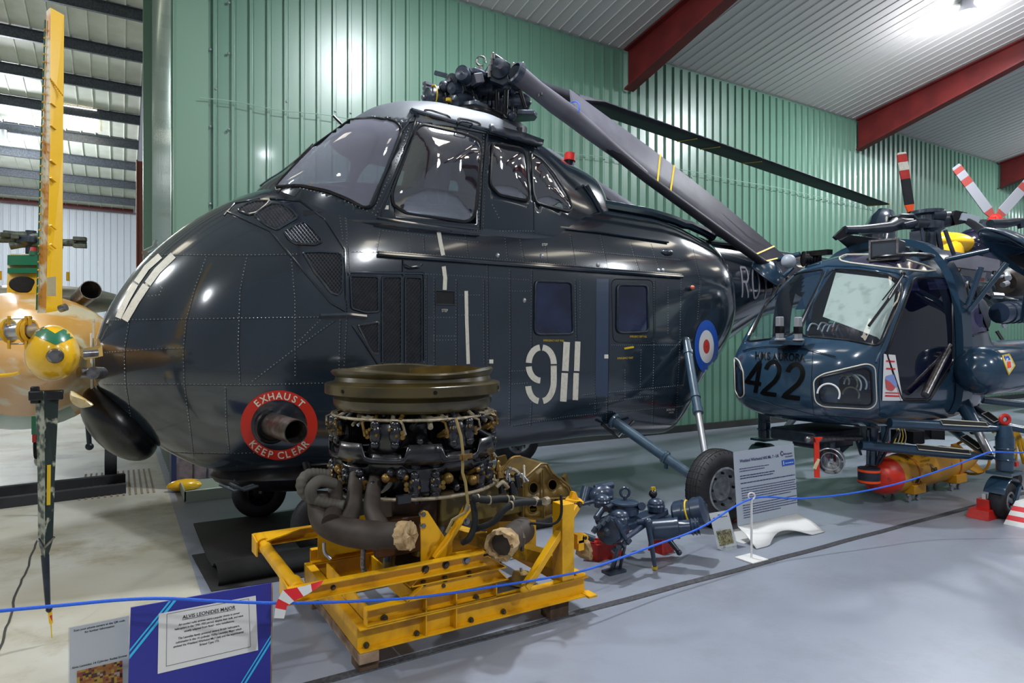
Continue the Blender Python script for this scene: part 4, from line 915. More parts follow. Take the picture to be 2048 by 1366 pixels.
# dark boot along the leading edge, yellow bands
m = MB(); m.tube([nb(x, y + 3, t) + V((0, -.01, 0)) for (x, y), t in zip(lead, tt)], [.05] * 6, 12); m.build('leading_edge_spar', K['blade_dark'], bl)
def band(u, mtl='yellow_mark', w_=3.0, name='blade_band', ins=.012):
    i = max(k for k in range(len(tt) - 1) if lead[k][0] <= u); f = (u - lead[i][0]) / (lead[i + 1][0] - lead[i][0])
    L0 = V(lead[i]).lerp(V(lead[i + 1]), f); 
    T0 = V(trail[i]).lerp(V(trail[i + 1]), f); t = lerp(tt[i], tt[i + 1], f); mm = MB(); vs = []
    for k in range(9):
        v = k / 8
        for s in (-1, 1):
            q = L0.lerp(T0, v); off = V((0, .22 * v - .05 - .012 + .045 * v, 0)); vs.append(nb(q.x + s * w_ / 2, q.y + s * w_ / 2 * .73, t) + off)
    mm.add(vs, [(2 * k, 2 * k + 2, 2 * k + 3, 2 * k + 1) for k in range(8)]); mm.build(name, K[mtl], bl, ang=0)
for u in (1307, 1333, 1505, 1524): band(u)
m = MB(); a = nb(1143, 222, .19); m.torus(a + V((0, 0, -.0)), root[-1] - root[-2], .095, .006, 20, 6); m.build('blue_band', K['rope'], cu)
# blade pointing back over the boom near the wall
A0 = V((3.5, 5.62, 4.25)); A1 = V((11.0, 6.25, 3.92)); d = A1 - A0
P_ = [A0 + d * t + V((0, -.0, 0)) for t in (0, .1, .13, .5, 1)]; sidev = V((-.05, -1, -.12)).normalized()
wl = [.06, .06, .23, .23, .23]
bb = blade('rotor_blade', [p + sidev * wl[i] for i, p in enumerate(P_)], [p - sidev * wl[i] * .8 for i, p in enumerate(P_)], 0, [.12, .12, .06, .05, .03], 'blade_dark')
m = MB(); p = P_[-1]; m.beam(p + sidev * .23, p - sidev * .18, .012, .03); 
for t in (.34, .40, .52): q = A0 + d * t; m.beam(q + sidev * .2 + V((0, 0, -.035)), q - sidev * .15 + V((0, 0, -.02)), .012, .006)
m.build('blade_band', K['yellow_mark'], bb)
# third blade folded down on the far side behind the canopy
A0 = V((3.35, 6.15, 4.1)); A1 = V((8.8, 6.9, 2.35)); d = A1 - A0
Am = PY(1110, 323, 6.1); An = PY(1290, 440, 6.45); d = An - Am; P_ = [Am - d * .5, Am - d * .12, Am - d * .06, An, An + d * 2.2]
up_ = V((.2, .25, 1)).normalized(); wl = [.07, .07, .12, .12, .12]
blade('rotor_blade', [p - up_ * w_ for p, w_ in zip(P_, wl)], [p + up_ * w_ for p, w_ in zip(P_, wl)], 0, [.12, .12, .11, .11, .09], 'blade')
m = MB(); a = P_[0]; m.cyl(a, HC + V((.1, .2, 0)), .08, .09, 14); m.build('blade_sleeve', K['head'], WH)
m = MB(); m.cyl(root[0], HC + V((.12, -.25, .12)), .07, .1, 14); m.build('blade_sleeve', K['head'], WH)
m = MB(); m.cyl(V((3.5, 5.62, 4.25)), HC + V((.1, 0, 0)), .06, .1, 14); m.build('blade_sleeve', K['head'], WH)
# ================================================================ RADIAL ENGINE on its stand
EX, EY = 1.50, 3.62
EN = thing('radial_engine', 'black twin-row radial engine with olive top ring, sitting in the yellow stand', 'engine', (EX, EY, .3))
def ep(a, r, z): return V((EX + r * cos(a), EY + r * sin(a), z))
EC = V((EX, EY, 0)); Z = V((0, 0, 1))
m = MB(); m.lathe(EC, Z, [(0, .5), (.2, .5), (.24, .62), (.24, .8), (.27, .84), (.27, .98), (.25, 1.0), (.27, 1.04), (.27, 1.14), (.2, 1.2), (.16, 1.28), (0, 1.28)], 28); m.build('crankcase', K['engine'], EN)
# olive cowl ring: lower drum, wide flange band, upper wavy lip
def wob(a, k): return .012 * sin(a * 3 + .6) * k
m = MB(); pr = [(.40, 1.205), (.445, 1.215), (.462, 1.24), (.466, 1.275), (.455, 1.295), (.505, 1.303), (.512, 1.307), (.512, 1.358), (.505, 1.363), (.475, 1.368), (.458, 1.378), (.452, 1.398), (.47, 1.415), (.478, 1.43), (.468, 1.442), (.44, 1.437), (.43, 1.40), (.43, 1.30), (.40, 1.24), (.40, 1.205)]
def rg_(u, v):
    i = min(len(pr) - 1, int(round(v * (len(pr) - 1)))); r, z = pr[i]; a = 2 * pi * u; k = max(0, (z - 1.385) / .05)
    return ep(a, r + wob(a, k) * .6, z + wob(a + 1, k) * .9)
m.grid(rg_, 96, len(pr) - 1, cu=True); ring = m.build('cowl_ring', K['olive'], EN, ang=35)
m = MB(); m.grid(lambda u, v: ep(lerp(-.35, 1.25, u), .425, lerp(1.25, 1.425 + .02 * sin(u * pi), v)), 30, 2); m.build('inner_liner', K['gold'], ring)
m = MB()
for k in range(14): a = 2 * pi * k / 6 + .35; p = ep(a, .5125, 1.332); m.cyl(p, ep(a, .515, 1.332), .011, n=10)
m.each('ring_hole', K['black_matt'], ring)
m = MB(); m.lathe(EC, Z, [(.40, 1.25), (.34, 1.24), (.30, 1.2), (.26, 1.12)], 40); m.build('front_plate', K['engine'], EN)
random.seed(5)
cyl_proto = None
def cylinder(a, z, row):
    d = V((cos(a), sin(a), 0)); c = V((EX, EY, z)); s = V((-sin(a), cos(a), 0))
    mm = MB(); mm.cyl(c + d * .22, c + d * .34, .062, n=14); cy = mm.build('cylinder', K['engine'], EN)
    mm = MB(); pf = []
    for k in range(12): t = .27 + k * .0125; pf += [(.066, t), (.082, t + .003), (.082, t + .006), (.066, t + .009)]
    mm.lathe(c, d, pf, 18); mm.build('cooling_fins', K['fin'], cy)
    mm = MB(); mm.lathe(c, d, [(.0, .47), (.05, .47), (.078, .455), (.085, .43), (.085, .41), (.06, .40)], 14); mm.build('cylinder_head', K['engine'], cy)
    up = 1 if row == 0 else -1
    for sg in (-1, 1):   # rocker boxes and their caps
        mm = MB(); p = c + d * .455 + s * sg * .055 + Z * .02 * up; mm.ball(p, .04, 12, 8, (1, 1, 1.55)); mm.ball(p + Z * .05 * up + d * .005, .03, 10, 8); mm.cyl(p + Z * .05 * up, p + Z * .05 * up - d * .09 + Z * .03 * up, .022, n=8); mm.ball(p - Z * .055 * up + d * .01, .026, 10, 8)
        rb = mm.build('rocker_cover', K['engine'], cy)
        mm = MB(); mm.cyl(p + d * .03 + s * .02, p + d * .05 + s * .02, .008, n=6); mm.cyl(p + d * .03 - s * .02 + Z * .03, p + d * .046 - s * .02 + Z * .03, .008, n=6)
        for kk in range(2): q = p + s * (.042 * sg) - Z * .012 * (kk * 2 - 1) ; mm.cyl(q, q + d * .02, .013, n=8)
        mm.each('cap_nut', K['brass'], cy)
    mm = MB()
    for sg in (-1, 1): mm.tube([c + d * .2 + s * sg * .03 + Z * (.1 * up), c + d * .3 + s * sg * .05 + Z * (.115 * up), c + d * .42 + s * sg * .055 + Z * (.085 * up)], .0125, 8)
    mm.each('pushrod_tube', K['pipe'] if row == 0 else K['engine'], cy)
    mm = MB(); q = c + d * .4 - s * .1; mm.cyl(q, q + d * .06 + Z * .03, .014, n=8); mm.ball(q + d * .07 + Z * .03, .017, 8, 6); mm.build('spark_plug', K['brass'], cy)
for k in range(7):
    cylinder(-pi / 2 + .18 + 2 * pi * k / 7, 1.09, 0); cylinder(-pi / 2 + .18 + pi / 7 + 2 * pi * k / 7, .86, 1)
# black baffle bands between the rows, with scalloped cut-outs
def band_(z0, z1, r, n, ph, nm):
    mm = MB()
    def f(u, v):
        a = 2 * pi * u; sc = .5 + .5 * cos(n * (a - ph)); top = z1 + (.075 * (1 if sc > .62 else sc ** 3)); return ep(a, r, lerp(z0, top, v))
    mm.grid(f, 140, 2, cu=True); o = mm.build(nm, K['engine'], EN, ang=50); o.modifiers.new('s', 'SOLIDIFY').thickness = .006; return o
band_(.955, .985, .488, 7, -pi / 2 + .18 + pi / 7, 'baffle_band'); band_(.90, .93, .462, 7, -pi / 2 + .18, 'baffle_band')
for k in range(7):
    a = -pi / 2 + .18 + pi / 7 + 2 * pi * k / 7; m = MB(); m.tube([ep(a - .12, .40, .98), ep(a - .1, .43, .93), ep(a - .08, .42, .84), ep(a - .05, .38, .74)], .034, 10); m.build('intake_pipe', K['engine'], EN)
# ignition ring pipes
m = MB(); m.torus(V((EX, EY, 1.185)), Z, .47, .0085, 72, 8); m.build('ignition_ring', K['pipe'], EN)
m = MB(); m.torus(V((EX, EY, .775)), Z, .488, .010, 72, 8); m.build('ignition_ring', K['pipe'], EN)
for k in range(14):
    a = -pi / 2 + .35 + 2 * pi * k / 14; m = MB(); rr = random.uniform; m.tube([ep(a, .46, 1.185), ep(a + .04, .5, 1.17), ep(a + .07, .5, 1.12 + rr(-.02, .02)), ep(a + .02, .45, 1.09)], .007, 6); m.build('ignition_lead', K['brass'] if k % 3 else K['pipe'], EN)
for k in range(7):
    a = -pi / 2 - .1 + 2 * pi * k / 7; m = MB(); m.tube([ep(a - .3, .27, 1.22), ep(a - .2, .38, 1.2), ep(a - .05, .44, 1.185), ep(a + .12, .45, 1.19)], .013, 8); m.build('oil_pipe', K['pipe'], EN)
m = MB(); m.tube([PD(912, 838, 3.33), PD(922, 872, 3.31), PD(926, 905, 3.3), PD(925, 945, 3.3), PD(931, 965, 3.3), PD(936, 1005, 3.3), PD(930, 1025, 3.3), PD(905, 1040, 3.3), PD(893, 1065, 3.3)], .008, 7); m.build('fuel_pipe', mat('tan_pipe', '8f7a48', .45), EN)
m = MB(); m.box(PD(932, 913, 3.3), (.075, .012, .022), rz=.2); m.box(PD(928, 915, 3.29), (.03, .02, .03), rz=.2); m.build('pipe_clip', K['brass'], EN)
m = MB(); m.box(PD(807, 998, 3.28), (.07, .03, .04)); m.build('data_block', K['engine'], EN)
for k in range(22):
    a = -pi / 2 - 1.5 + 3.0 * k / 21 + random.uniform(-.04, .04); z = random.uniform(1.175, 1.225); m = MB(); m.tube([ep(a + random.uniform(-.15, .15), .30, z + .02), ep(a, .40, z + .01), ep(a + random.uniform(-.08, .08), .475, z - .03)], random.choice((.009, .012, .015)), 8); m.ball(ep(a, .40, z + .01), .019, 8, 6); m.build('pushrod_tube', K[random.choice(['pipe', 'pipe', 'engine', 'brass', 'alu'])], EN)
for k in range(26):
    a = -pi / 2 - 1.5 + 3.0 * k / 25 + random.uniform(-.05, .05); z = random.choice((1.07, 1.12, .83, .88)) + random.uniform(-.03, .03); m = MB(); p = ep(a, .40, z); q = ep(a + random.uniform(-.1, .1), .475, z + random.uniform(-.05, .05)); m.cyl(p, q, random.uniform(.012, .03), n=10); m.ball(q, random.uniform(.018, .03), 10, 8); m.build('engine_fitting', K[random.choice(['engine', 'engine', 'engine', 'fin', 'brass', 'engine'])], EN)
# ribbed breather hoses on the left of the engine
def hose(pts, r, name='breather_hose', mt='hose', ribs_=True):
    m = MB(); P = [V(p) for p in pts]; q = []
    for i in range(len(P) - 1):
        for k in range(10): 
            t = k / 10; p0 = P[max(0, i - 1)]; p1 = P[i]; p2 = P[i + 1]; p3 = P[min(len(P) - 1, i + 2)]
            q.append(.5 * ((2 * p1) + (p2 - p0) * t + (2 * p0 - 5 * p1 + 4 * p2 - p3) * t * t + (3 * p1 - p0 - 3 * p2 + p3) * t ** 3))
    q.append(P[-1])
    if ribs_:
        L_ = 0; q2 = [q[0]]
        for a, b in zip(q, q[1:]):
            n = max(1, int((b - a).length / .004))
            for k in range(1, n + 1): q2.append(a.lerp(b, k / n))
        m.tube(q2, [r * (1 + (.045 if (i // 2) % 2 else -.045)) for i in range(len(q2))], 10)
    else: m.tube(q, r, 10)
    return m.build(name, K[mt], EN, ang=50)
hose([PD(660, 950, 3.4), PD(620, 948, 3.35), PD(603, 965, 3.3), PD(612, 990, 3.3), PD(650, 1005, 3.3), PD(688, 1012, 3.3)], .028)
hose([PD(668, 968, 3.36), PD(640, 962, 3.3), PD(622, 978, 3.27), PD(625, 1000, 3.3)], .03, ribs_=False)
# brown exhaust collector
def sm(pts, n=8):
    P = [V(p) for p in pts]; q = []
    for i in range(len(P) - 1):
        for k in range(n):
            t = k / n; p0 = P[max(0, i - 1)]; p1 = P[i]; p2 = P[i + 1]; p3 = P[min(len(P) - 1, i + 2)]
            q.append(.5 * ((2 * p1) + (p2 - p0) * t + (2 * p0 - 5 * p1 + 4 * p2 - p3) * t * t + (3 * p1 - p0 - 3 * p2 + p3) * t ** 3))
    return q + [P[-1]]
m = MB(); q = sm([PD(640, 985, 3.38), PD(638, 1010, 3.35), PD(650, 1042, 3.3), PD(690, 1062, 3.22), PD(740, 1070, 3.16), PD(797, 1071, 3.14)]); m.tube(q, [lerp(.048, .070, min(1, i / 18)) * (1 if i < len(q) - 6 else .9) for i in range(len(q))], 18); man = m.build('exhaust_manifold', K['exhaust'], EN, ang=80)
for a, b, c in (((712, 950), (706, 1015), (690, 1058)), ((752, 950), (744, 1015), (765, 1062)), ((672, 970), (668, 1015), (664, 1045))):
    m = MB(); q = sm([PD(*a, 3.5), PD(*b, 3.33), PD(*c, 3.22)], 6); m.tube(q, [.036 + .016 * i / len(q) for i in range(len(q))], 14); m.build('exhaust_riser', K['exhaust'], EN, ang=80)
def paperwrap(a, b, r, name='paper_cap'):
    m = MB(); random.seed(int(a.x * 1000)); ax, s, u = frame(b - a); L_ = (b - a).length; rows = [(r * .98, 0), (r * 1.08, L_ * .15), (r * 1.1, L_ * .5), (r * 1.04, L_ * .8), (r * 1.12, L_), (r * .8, L_ * 1.04), (0.001, L_ * .98)]
    n = 26; vs = []
    for rr, t in rows:
        for k in range(n): g = 2 * pi * k / n; vs.append(a + ax * (t + random.uniform(-.006, .006)) + (s * cos(g) + u * sin(g)) * rr * random.uniform(.93, 1.07))
    m.add(vs, [(i * n + k, i * n + (k + 1) % n, (i + 1) * n + (k + 1) % n, (i + 1) * n + k) for i in range(len(rows) - 1) for k in range(n)]); return m.build(name, K['paper'], EN, ang=20)
paperwrap(PD(798, 1071, 3.14), PD(822, 1071, 3.12), .062)
# mount casing below: rusty box, olive box, shafts
m = MB(); m.box((EX + .02, EY - .05, .645), (.5, .4, .19)); m.build('mount_case', mat('rusty_brown_case', '3d2414', .5, col2='271a10', ns=8), EN, bevel=.012)
m = MB(); m.box(PY(800, 1070, 3.33), (.28, .06, .2)); m.build('rusty_cover', mat('rust_brown_panel', '5a3418', .5, col2='3c2412', ns=8), EN, bevel=.008)
m = MB(); m.box((EX + .35, EY - .22, .655), (.62, .10, .20), rz=.05); m.box((EX + .6, EY + .1, .67), (.5, .4, .15)); m.build('side_casing', mat('olive_casing', '6d5f31', .42, col2='4d431f', ns=6), EN, bevel=.01)
m = MB(); m.lathe(EC, Z, [(0, .24), (.1, .24), (.13, .3), (.16, .42), (.2, .5), (0, .5)], 20); m.box((EX - .12, EY - .1, .44), (.25, .2, .16)); m.build('accessory_case', K['engine'], EN)
for k in range(8):
    random.seed(30 + k); m = MB(); a = V((EX + random.uniform(-.25, .15), EY - .15 + random.uniform(-.1, .1), .5)); m.cyl(a, a + V((random.uniform(-.05, .05), random.uniform(-.06, 0), -random.uniform(.08, .2))), random.uniform(.02, .04), n=10); m.build('pump', K['head'] if k % 2 else K['gold'], EN)
hose([PD(728, 1090, 3.5), PD(726, 1130, 3.48), PD(735, 1160, 3.5)], .014, 'drain_hose', 'steel')
hose([PD(648, 1085, 3.7), PD(650, 1105, 3.7), PD(662, 1118, 3.7)], .010, 'grey_hose', 'alu', False)
# right-hand truss arm with lightening holes
def holed(poly, holes, y, th, name, mt, parent, yb=None):
    """sheet metal plate in an X-Z plane"""
    pts = [V(p) for p in dens(poly, 9)]; n = len(pts); ed = [(i, (i + 1) % n) for i in range(n)]
    for (hx, hy, hrx, hry) in holes:
        k0 = len(pts)
        for k in range(20): g = 2 * pi * k / 20; pts.append(V((hx + hrx * cos(g), hy + hry * sin(g)))); ed.append((k0 + k, k0 + (k + 1) % 20))
    r = geometry.delaunay_2d_cdt(pts, ed, [], 1, 1e-4); m = MB(); v = []
    for q in r[0]: v.append(PY(q.x, q.y, y))
    fs = []
    for f in r[2]:
        c = sum((r[0][i] for i in f), V((0, 0))) / len(f)
        if not any(((c.x - hx) / hrx) ** 2 + ((c.y - hy) / hry) ** 2 < 1 for hx, hy, hrx, hry in holes): fs.append(f)
    m.add(v, fs); o = m.build(name, K[mt], parent, ang=30); s = o.modifiers.new('s', 'SOLIDIFY'); s.thickness = th; s.offset = 0
    mm = MB()
    for (hx, hy, hrx, hry) in holes: mm.tube([PY(hx + hrx * cos(2 * pi * k / 20), hy + hry * sin(2 * pi * k / 20), y - th * .5) for k in range(20)], .004, 6, closed=True)
    if holes: mm.each('hole_lip', K[mt], o)
    return o
A1 = [(1045, 958), (1055, 952), (1082, 928), (1094, 928), (1104, 945), (1138, 972), (1146, 990), (1136, 1004), (1110, 1028), (1082, 1038), (1046, 1036)]
for yy in (3.36, 3.66): holed(A1, [(1067, 976, 9, 11), (1105, 970, 9, 11), (1066, 1018, 9, 8), (1112, 1004, 6, 7)] if yy < 3.5 else [], yy, .008, 'truss_plate', 'gold', EN)
holed([(955, 1000), (1048, 962), (1048, 1040), (985, 1044), (958, 1050)], [(1008, 990, 8, 8), (1030, 983, 7, 7), (990, 1020, 6, 6)], 3.40, .008, 'truss_plate', 'gold', EN)
m = MB()
for a, b in zip(A1, A1[1:] + A1[:1]): m.beam(PY(*a, 3.51), PY(*b, 3.51), .3, .007, up=(0, 1, 0)) if False else m.prism([PY(*a, 3.36), PY(*b, 3.36), PY(*b, 3.36) + V((0, .3, 0)), PY(*a, 3.36) + V((0, .3, 0))], (0, 0, .004))
m.build('truss_web', K['gold'], EN)
m = MB(); m.tube([PY(*p, 3.34) for p in A1], .008, 6, closed=True); m.tube([PY(1086, 940, 3.33), PY(1088, 1034, 3.33)], .007, 6); m.tube([PY(1050, 1000, 3.33), PY(1138, 995, 3.33)], .006, 6); m.build('truss_flange', K['gold'], EN)
m = MB(); m.prism([PY(1128, 955, 3.5), PY(1134, 948, 3.5), PY(1138, 960, 3.5), PY(1136, 972, 3.5)], (0, .03, 0)); m.prism([PY(995, 915, 3.6), PY(1012, 910, 3.6), PY(1016, 925, 3.6), PY(998, 935, 3.6)], (0, .02, 0)); m.each('mount_lug', K['gold'], EN)
# fuel and oil lines with white clips
for pts, r in (([(945, 996, 3.32), (975, 1000, 3.3), (1010, 998, 3.32), (1060, 1003, 3.36), (1092, 1004, 3.4)], .019), ([(945, 1060, 3.36), (985, 1045, 3.3), (1010, 1018, 3.28), (1035, 1006, 3.3), (1070, 1004, 3.34)], .017), ([(945, 1000, 3.34), (950, 1040, 3.33), (940, 1075, 3.32), (925, 1085, 3.34)], .017), ([(1122, 990, 3.7), (1122, 1030, 3.7), (1105, 1048, 3.7), (1060, 1046, 3.7)], .008)):
    hose([PD(*p) for p in pts], r, 'oil_hose', 'black_matt', False)
m = MB()
for (x, y, d) in ((955, 997, 3.31), (978, 1000, 3.3), (1014, 999, 3.32), (1024, 1000, 3.33), (1068, 1003, 3.36), (1090, 1004, 3.39), (1022, 1011, 3.28)): a = PD(x, y, d); m.torus(a, (1, .1, -.05), .02, .0045, 16, 6)
for x in (1066, 1088): a = PD(x, 1003, 3.36); m.cyl(a, a + V((.03, .01, 0)), .021, n=12)
m.each('hose_clip', K['pipe'], EN)
random.seed(12)
for k in range(11):
    m = MB(); a = PD(random.uniform(990, 1050), random.uniform(925, 985), random.uniform(3.65, 3.95)); b = a + V((random.uniform(-.1, .14), random.uniform(-.06, .06), random.uniform(-.07, .08)))
    m.tube(sm([a, a.lerp(b, .5) + V((0, 0, .03)), b], 5), random.uniform(.006, .012), 7); m.build('accessory_pipe', K[random.choice(['pipe', 'alu', 'brass', 'black'])], EN)
for k in range(6):
    m = MB(); a = PD(random.uniform(1000, 1045), random.uniform(945, 990), 3.8); m.cyl(a, a + V((.0, .02, .06)), random.uniform(.015, .03), n=10); m.ball(a + V((0, .02, .06)), .02, 8, 6); m.build('accessory_unit', K[random.choice(['gold', 'brass', 'engine'])], EN)
# tail cone shaft with torn paper wrapping, below the arm
m = MB(); a = PD(1045, 1060, 3.75); b = PD(1005, 1088, 3.45); m.cyl(a, b, .075, .07, 20); m.build('exhaust_stub', K['exhaust'], EN)
m = MB(); ax = (b - a).normalized(); _, s1, u1 = frame(ax); random.seed(3); n = 24; vs = []
for r, t in ((.074, -.06), (.08, -.02), (.084, .02), (.082, .05), (.064, .055), (.06, .0)):
    for k in range(n): g = 2 * pi * k / n; vs.append(b + ax * (t + (random.uniform(-.02, .012) if t > .0 else 0)) + (s1 * cos(g) + u1 * sin(g)) * r * random.uniform(.94, 1.06))
m.add(vs, [(i * n + k, i * n + (k + 1) % n, (i + 1) * n + (k + 1) % n, (i + 1) * n + k) for i in range(5) for k in range(n)]); m.build('paper_cap', K['paper'], EN, ang=20)
m = MB(); m.tube([PD(1040, 1055, 3.6), PD(1047, 1075, 3.55), PD(1044, 1100, 3.6)], .012, 6); m.prism([PD(1035, 1048, 3.62), PD(1048, 1060, 3.6), PD(1046, 1085, 3.6), PD(1030, 1085, 3.62)], (0, .02, 0)); m.build('bracket', K['olive'], EN)

# ================================================================ YELLOW STAND
ST = thing('engine_stand', 'yellow steel engine stand on timber blocks, under the radial engine', 'stand', (1.68, 3.58, .1))
def ch(name, a, b, w, h, kind='C', up=(0, 0, 1), t=.008, mt='yellow'):
    m = MB(); m.channel(a, b, w, h, t, up, kind); return m.build(name, K[mt], ST, ang=0, bevel=.0015)
YF, YR = 3.07, 4.12; XL, XR = .985, 2.385
ch('base_rail', (XL, YF, .158), (XR - .02, YF, .158), .05, .118, 'C'); ch('base_rail', (XL, YR, .158), (XR, YR, .158), .05, .118)
ch('cross_rail', (XL + .025, YF + .02, .158), (XL + .025, YR, .158), .05, .116); ch('cross_rail', (XR - .03, YF + .03, .158), (XR - .03, YR, .158), .06, .11); ch('cross_rail', (1.42, YF + .03, .16), (1.42, YR, .16), .05, .1)
m = MB(); m.box((XR - .01, YF - .01, .104), (.06, .09, .012)); m.build('foot_plate', K['yellow'], ST)
ch('upper_rail', (1.02, YF, .262), (1.74, YF, .262), .05, .085, 'C'); ch('upper_rail', (1.02, YR - .0, .262), (1.9, YR, .262), .05, .085)
m = MB(); m.prism([(XL + .05, YF + .02, .30), (XL + .05, YR - .3, .30), (XL + .05, YR - .3, .22), (XL + .05, YF + .02, .22)], (.01, 0, 0)); m.build('angle_plate', K['yellow'], ST)
for x in (1.02, 1.33, 1.50, 1.74): m = MB(); m.box((x, YF - .004, .262), (.007, .042, .072)); m.build('stiffener', K['yellow'], ST)
for x in (1.33, 1.50): m = MB(); m.box((x, YF - .004, .158), (.007, .042, .104)); m.build('stiffener', K['yellow'], ST)
# pedestal plates of trapezoid shape
for (x0, x1, x2, x3, z0, z1, y) in ((1.22, 1.80, 1.74, 1.30, .308, .37, YF - .012), (1.24, 1.80, 1.70, 1.32, .37, .44, YF + .0)):
    m = MB(); m.prism([(x0, y, z0), (x1, y, z0), (x2, y, z1), (x3, y, z1)], (0, .012, 0)); m.prism([(x0, y - .03, z0), (x1, y - .03, z0), (x1, y + .04, z0), (x0, y + .04, z0)], (0, 0, .006))
    for a, b in (((x0, z0), (x3, z1)), ((x1, z0), (x2, z1))): m.beam((a[0], y - .008, a[1]), (b[0], y - .008, b[1]), .035, .006, up=(0, 1, 0)) if False else m.prism([(a[0], y - .03, a[1]), (b[0], y - .03, b[1]), (b[0], y + .01, b[1]), (a[0], y + .01, a[1])], (.007, 0, 0))
    m.build('pedestal_plate', K['yellow'], ST, ang=0)
# long arms with cross tube
ch('lift_arm', (.645, YF - .04, .452), (1.66, YF - .04, .452), .045, .072, 'C'); ch('lift_arm', (.66, 3.98, .452), (1.5, 3.98, .452), .045, .072)
m = MB(); m.cyl((.70, YF - .03, .455), (.69, 3.97, .455), .032, n=18); m.cyl((.70, YF - .02, .455), (.70, YF + .1, .455), .042, n=18); m.cyl((.69, 3.97, .455), (.69, 3.84, .455), .042, n=18); m.build('cross_tube', K['yellow'], ST)
m = MB(); m.prism([(.70, 3.95, .49), (.92, 3.95, .49), (.70, 3.80, .49)], (0, 0, -.008)); m.prism([(.645, 3.95, .50), (.645, 3.80, .49), (.645, 3.80, .41), (.645, 3.95, .40)], (.008, 0, 0)); m.prism([(.645, YF - .02, .49), (.645, YF + .13, .49), (.645, YF + .13, .41), (.645, YF - .02, .41)], (.008, 0, 0)); m.each('gusset', K['yellow'], ST)
# V gusset plate to the mount and the two bolted braces
m = MB(); P = [PY(x, y, 3.12) for x, y in [(842, 1025), (848, 1021), (856, 1023), (892, 1078), (928, 1012), (934, 1008), (942, 1010), (943, 1018), (905, 1082), (905, 1106), (944, 1100), (944, 1112), (842, 1126)]]; m.prism(P, (0, .010, 0)); m.build('mount_plate', K['yellow'], ST, ang=0, bevel=.002)
m = MB(); a, b = PY(938, 1016, 3.1), PY(868, 1116, 3.1); m.beam(a, b, .04, .010); m.beam(a, b, .008, .035); m.build('diagonal_brace', K['yellow'], ST)
m = MB(); a, b = PY(1152, 1012, 3.12), PY(1050, 1176, 3.02); m.beam(a, b, .045, .04); m.ball(b, .03, 10, 8, (1.2, .6, 1)); m.build('diagonal_brace', K['yellow'], ST, bevel=.004)
m = MB(); m.beam((2.22, 3.10, .215), (2.22, 3.10, .66), .085, .10, up=(0, 1, 0)); m.build('upright_post', K['yellow'], ST, bevel=.003)
m = MB(); a = PY(1152, 985, 3.12); m.prism([PY(1130, 1003, 3.12), PY(1168, 1008, 3.12), PY(1160, 1000, 3.25), PY(1136, 996, 3.25)], (0, 0, .012)); m.prism([PY(1142, 1000, 3.16), PY(1158, 1000, 3.16), PY(1152, 984, 3.16), PY(1147, 984, 3.16)], (0, .03, 0)); m.build('post_cap', K['yellow'], ST)
m = MB(); c = PY(1171, 1076, 3.1); m.cyl(c, c + V((0, .05, 0)), .022, n=14); m.box(c + V((-.035, .025, .0)), (.05, .05, .05)); m.box(c + V((-.03, .025, -.04)), (.04, .05, .06)); m.build('side_lug', K['yellow'], ST); m = MB(); m.cyl(c - V((0, .002, 0)), c + V((0, .002, 0)), .011, n=12); m.build('lug_hole', K['black_matt'], ST)
m = MB(); m.box((2.16, 3.75, .44), (.1, .16, .30)); m.prism([(2.11, 3.67, .59), (2.21, 3.67, .59), (2.20, 3.83, .64), (2.12, 3.83, .64)], (0, 0, .02)); m.cyl((2.16, 3.7, .63), (2.16, 3.7, .68), .012, n=6); m.build('mount_box', K['yellow_dirty'], ST, bevel=.006)
m = MB(); m.prism([PY(1045, 1010, 4.1), PY(1072, 1015, 4.1), PY(1072, 1095, 4.1), PY(1028, 1092, 4.1), PY(1020, 1085, 4.1), PY(1045, 1070, 4.1)], (0, .012, 0)); m.build('rear_plate', K['yellow'], ST)
m = MB(); m.beam((1.95, YR - .1, .3), (2.35, 3.3, .23), .09, .08); m.build('rear_brace', K['yellow_dirty'], ST, bevel=.003)
m = MB(); m.prism([(1.02, 3.95, .30), (1.4, 3.95, .30), (1.4, 3.95, .52), (1.08, 3.95, .50), (1.02, 3.95, .44)], (0, .01, 0)); m.build('rear_plate', K['yellow'], ST)
for (x, y, yy, r) in ((848, 1029, 3.11, .013), (848, 1052, 3.11, .013), (936, 1017, 3.08, .012), (936, 1044, 3.08, .012), (853, 1140, 3.0, .013), (894, 1131, 3.0, .013), (935, 1122, 3.0, .014), (771, 1239, 3.03, .011), (955, 1198, 3.03, .011), (580, 1193, 3.0, .014), (607, 1188, 3.0, .010), (668, 1177, 3.0, .008), (888, 1172, 3.02, .011), (735, 1293, 3.03, .009), (945, 1242, 3.03, .009), (836, 1269, 3.03, .009), (1010, 1225, 3.03, .009), (949, 1159, 3.03, .011), (1162, 1010, 3.09, .012)):
    yy += .03 if yy < 3.06 else 0; m = MB(); c = PY(x, y, yy); m.cyl(c, c + V((0, .03, 0)), r, n=6); m.cyl(c + V((0, .012, 0)), c + V((0, .022, 0)), r * 1.6, n=14); m.build('bolt', K['bolt'] if x not in (848, 936, 935) else K['steel'], ST)
for x in (1.32, 1.44, 1.58): m = MB(); m.cyl((x, YF - .01, .405), (x, YF - .01, .44), .011, n=6); m.cyl((x, YF - .01, .36), (x, YF - .01, .385), .014, n=6); m.build('bolt', K['bolt'], ST)
